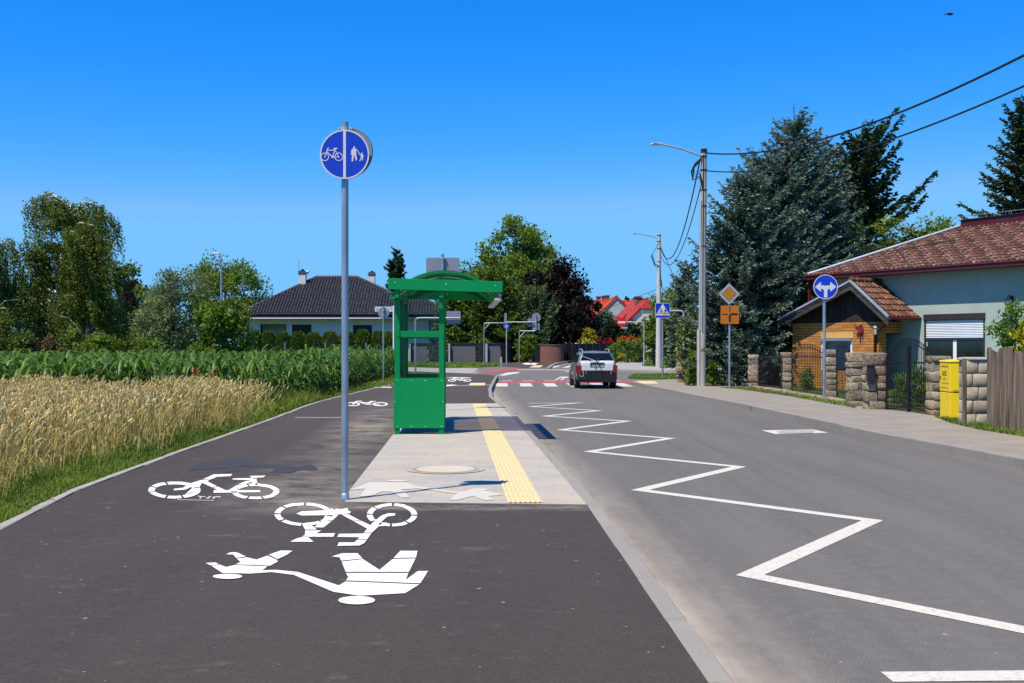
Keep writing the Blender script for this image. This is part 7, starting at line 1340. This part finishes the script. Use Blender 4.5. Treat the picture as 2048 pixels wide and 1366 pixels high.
# ---- maize: many plants with arching leaves, one field
def maize():
    P_ = []; Q_ = []; R_ = []; o = 0; rows = []
    y = 25.7
    XS = lambda yy: -5.75 - .010 * (yy - 30) - (.35 if yy < 30 else 0)
    tm = []
    for s in range(9):
        parts = []; hgt = NR.uniform(1.14, 1.36); nl = 10
        st = np.stack([np.zeros(4), np.zeros(4), np.linspace(0, hgt * .86, 4)], 1)[None]; 
        for fa in (np.array([[1.0, 0, 0]]), np.array([[0, 1.0, 0]])): parts.append(strips(np.zeros((1, 3)), st, np.array([.016, .014, .010, .006]), np.array([.25]), fa))
        for i in range(nl):
            z = hgt * (.10 + .78 * i / nl); a = i * 2.6 + NR.uniform(-.4, .4) + s; ln = NR.uniform(.55, .88) * (1 if i > 1 else .6); d = np.array([math.cos(a), math.sin(a), 0]); t = np.linspace(0, 1, 6); up = NR.uniform(.85, 1.55) + (.45 if i > 6 else 0); pts = (d[None] * (ln * (t * .92))[:, None] + np.array([0, 0, 1.0]) * (ln * (up * t - 1.15 * up * t ** 2.1))[:, None])[None]; side = np.cross(d, [0, 0, 1.0])[None] + NR.normal(size=(1, 3)) * .12
            parts.append(strips(np.array([[0, 0, z]]), pts, np.array([.016, .034, .042, .036, .022, .002]), np.array([NR.uniform(.15, .95)]), unit(side)))
        tm.append(join(parts))
    while y < 60:
        x = XS(y) - NR.uniform(0, .15); lim = -.50 * y - 1.5; row = 0; far = y > 42
        while x > lim:
            front = y < 30 + .0 or x > XS(y) - 2.2
            if front or NR.random() < (.8 if not far else .55):
                v, q, r = tm[NR.integers(9)]; a = NR.uniform(0, 6.28); s = NR.uniform(.78, 1.02) * (1.10 if y > 35 and x > XS(y) - 3 else 1) * (.95 if x > XS(y) - .4 else 1); c, s_ = math.cos(a) * s, math.sin(a) * s; w = np.stack([v[:, 0] * c - v[:, 1] * s_, v[:, 0] * s_ + v[:, 1] * c, v[:, 2] * s], 1) + np.array([x + NR.normal() * .04, y + NR.normal() * .08, zg]); P_.append(w); Q_.append(q + o); R_.append(np.clip(r + NR.uniform(-.15, .15), 0, 1)); o += len(w)
            x -= .30 * NR.uniform(.8, 1.2)
        y += .42 if y < 34 else .62
    ob = np_mesh('maize_field', np.concatenate(P_), np.concatenate(Q_), np.concatenate(R_), ['L_maize'], None, None, True); tag(ob, 'dark green maize standing behind the wheat up to the garden fence', 'maize field', None, 'stuff')
maize()
# ---- grass verges
def grass(name, label, poly, z, n, h, w, seed, hmul=None, mat='L_grass', dry=.08):
    global NR; NR = np.random.default_rng(seed); xs = [p[0] for p in poly]; ys = [p[1] for p in poly]; y = NR.uniform(min(ys), max(ys), n); x = NR.uniform(min(xs), max(xs), n); ok = inpoly(x, y, poly); x, y = x[ok], y[ok]; k = len(x); a = NR.uniform(0, 6.28, k); H = h * NR.uniform(.4, 1.25, k) * (.75 + .5 * np.sin(x * 3.1 + 1.7 * y) * np.sin(y * 1.9 + x)); H = np.maximum(H, h * .25)
    if hmul is not None: H = H * hmul(x, y)
    d = np.stack([np.cos(a), np.sin(a), np.zeros(k)], 1); t = np.array([0, .55, 1.0]); pts = d[:, None] * (H[:, None] * NR.uniform(.2, .9, (k, 1)) * t ** 2)[:, :, None] + np.array([0, 0, 1.0]) * (H[:, None] * (t - .15 * t * t))[:, :, None]; fa = unit(np.cross(d, np.array([0, 0, 1.0])) + NR.normal(size=(k, 3)) * .3); r = np.where(NR.random(k) < dry, 1.0, np.clip(.45 + .3 * np.sin(x * 1.1 + y * .6) + NR.uniform(-.35, .35, k), 0, .88)); V, Q, R_ = strips(np.stack([x, y, np.full(k, z)], 1), pts, np.array([w, w * .8, w * .12]), r, fa); o = np_mesh(name, V, Q, R_, [mat], None); return tag(o, label, 'grass', None, 'stuff')
ly = np.array([p[1] for p in le2]); lx = np.array([p[0] for p in le2])
def verge_poly(y0, y1, wout, st=.5):
    ys = np.arange(y0, y1 + .01, st); xe_ = np.interp(ys, ly, lx) - .02; return [(a, b) for a, b in zip(xe_, ys)] + [(a - wout, b) for a, b in zip(xe_[::-1], ys[::-1])]
grass('verge_grass', 'green grass strip between the wheat and the cycle path', verge_poly(7.5, 18, 1.05), zg, 46000, .085, .0042, 1)
grass('verge_grass', 'green grass strip along the maize and the bend of the cycle path', verge_poly(18, 50, 1.25), zg, 42000, .10, .008, 2)
grass('field_grass', 'short grass round the round sign and street name post', [(-4.3, 41), (-4.5, 61), (-14, 61), (-9, 47), (-6.0, 45), (-5.7, 41)], zg, 42000, .12, .013, 3, None, 'L_grass', .25)
grass('wheat_weeds', 'taller weeds and dry stems at the corner of the wheat', [(-5.2, 23), (-5.15, 30), (-6.9, 29.5), (-7.2, 26.6), (-5.9, 24)], zg, 9000, .42, .006, 4, None, 'L_grass', .35)
grass('wheat_weeds', 'green weeds along the lower edge of the wheat', [(-5.05, 8), (-5.1, 24), (-5.75, 24), (-5.7, 8)], zg, 13000, .20, .005, 6, None, 'L_grass', .22)
grass('dry_grass', 'brown dry grasses at the edge between wheat and maize', [(-7, 25.6), (-7, 27.2), (-15, 27.0), (-15, 25.4)], zg, 7000, 1.0, .004, 7, None, 'L_dry', .5)
grass('pavement_grass', 'thin grass strip between the right pavement and the stone pillars', [(tuple(PB(1440, 776))[0], PB(1440, 776)[1])] + [tuple(PB(u, v)[:2]) for u, v in ((1480, 779), (1580, 793), (1650, 806), (1712, 817), (1712, 811), (1650, 795), (1580, 782), (1480, 774))], ZR, 15000, .10, .007, 8)
grass('pavement_grass', 'grass strip at the foot of the gas cabinet and plank fence', [tuple(PB(u, v)[:2]) for u, v in ((1868, 833), (1900, 846), (1960, 860), (2048, 874), (2140, 890), (2140, 875), (2048, 860), (1960, 848), (1900, 838))], ZR, 12000, .10, .006, 9)
grass('island_grass', 'short green grass on the traffic island with the crossing sign', [(6.3, 50), (11, 49.7), (18, 49.5), (18, 57.0), (13, 57.4), (6.5, 58.4), (5.9, 54)], .10, 30000, .09, .016, 10)
grass('lawn_grass', 'short lawn by the sandstone wall and blue post', gp([(1284, 731), (1291, 722), (1306, 714), (1400, 713), (1400, 734), (1345, 735)], .14), .14, 22000, .12, .03, 12)
grass('street_grass', 'grass strip below the grey panel fence', gp([(560, 731), (700, 731.3), (890, 735), (960, 734), (1000, 731.5), (1002, 726), (880, 726), (560, 725)], .02), .02, 36000, .16, .03, 13, None, 'L_grass', .2)
# poppies
for i, (u, v, d, lab) in enumerate(((389, 746, 24.8, 'pair of red poppies standing highest at the edge of the maize'), (423, 749, 25.0, 'single small red poppy right of the poppy pair'), (505, 762, 24.4, 'faded red poppy head lowest at the corner of the wheat'))):
    p = at(u, v, d); t = thing('poppy', lab, 'flower', (p.x, p.y, zg), 'poppies at the edge of the wheat'); mb = MB(); hh = p.z - zg; mb.tube([(0, 0, 0), (.02, 0, hh * .6), (0, 0, hh)], .004, 5); mb.build('stem', 'L_grass', t, world=False); mb = MB()
    for q in range(4 if i == 0 else 2):
        c = Vector(((q % 2) * .05 - .02, 0, hh + (q // 2) * .07 - .02))
        for a in range(4): w = a * 1.57 + q; mb.add([c, c + Vector((.045 * math.cos(w - .7), .045 * math.sin(w - .7), .03)), c + Vector((.055 * math.cos(w), .055 * math.sin(w), .045)), c + Vector((.045 * math.cos(w + .7), .045 * math.sin(w + .7), .03))], [(0, 1, 2, 3)])
    mb.build('petals', 'L_poppy', t, world=False)
SKY, EXPO = ((9.3, 3.6, .15), (.87, 1.09, .425), (1.72, 1.12, .77)), 0.38
# ================================================================== light, sky, camera
SE, SAZ = math.radians(61.5), math.atan2(-.713, -.70)     # the sun stands high behind the left shoulder
sv = Vector((math.sin(SAZ) * math.cos(SE), math.cos(SAZ) * math.cos(SE), math.sin(SE)))
sl = bpy.data.lights.new('sun', 'SUN'); sl.energy = 5.0; sl.angle = math.radians(.5); sl.color = (1.0, .925, .79)
so = bpy.data.objects.new('sun', sl); COL.objects.link(so); so.rotation_euler = sv.to_track_quat('Z', 'Y').to_euler(); so.location = sv * 60
w = bpy.data.worlds.new('World'); SC.world = w; w.use_nodes = True; nt = w.node_tree; nt.nodes.clear()
sk = nt.nodes.new('ShaderNodeTexSky'); sk.sky_type = 'NISHITA'; sk.sun_disc = False; sk.sun_elevation = SE; sk.sun_rotation = SAZ % (2 * math.pi); sk.altitude = 200; sk.air_density = 1.0; sk.dust_density = 0.0; sk.ozone_density = 3.5
xs_ = nd(nt, 'ShaderNodeSeparateColor'); lk(nt, sk.outputs[0], xs_.inputs[0]); cc = nd(nt, 'ShaderNodeCombineColor')      # a deep clear blue: each channel of the sky given its own contrast
for i, (k, gma, cap) in enumerate(SKY): lk(nt, mth(nt, 'MULTIPLY', mth(nt, 'MINIMUM', mth(nt, 'MULTIPLY', mth(nt, 'POWER', mth(nt, 'MULTIPLY', xs_.outputs[i], .1), gma), k), cap), 10.0), cc.inputs[i])
tn = cc.outputs[0]
bg = nd(nt, 'ShaderNodeBackground'); lk(nt, tn, bg.inputs[0]); bg.inputs[1].default_value = .1; wo = nd(nt, 'ShaderNodeOutputWorld'); lk(nt, bg.outputs[0], wo.inputs[0])
cd = bpy.data.cameras.new('camera'); cd.sensor_width = 36.0; cd.lens = F / 2048 * 36.0; cd.shift_y = (690 - 683) / 2048.0; cd.clip_end = 6000; cd.clip_start = .1
co = bpy.data.objects.new('camera', cd); COL.objects.link(co); co.location = (0, 0, HC); co.rotation_euler = (math.pi / 2, 0, 0); SC.camera = co
SC.view_settings.view_transform = 'Standard'; SC.view_settings.look = 'None'; SC.view_settings.gamma = 1.0; SC.view_settings.exposure = EXPO
cy = SC.cycles; cy.max_bounces = 6; cy.diffuse_bounces = 1; cy.glossy_bounces = 3; cy.transmission_bounces = 4; cy.transparent_max_bounces = 12; cy.use_denoising = True; cy.denoiser = 'OPENIMAGEDENOISE'; cy.denoising_prefilter = 'ACCURATE'; cy.denoising_input_passes = 'RGB_ALBEDO_NORMAL'; cy.use_adaptive_sampling = False; cy.sample_clamp_indirect = 6
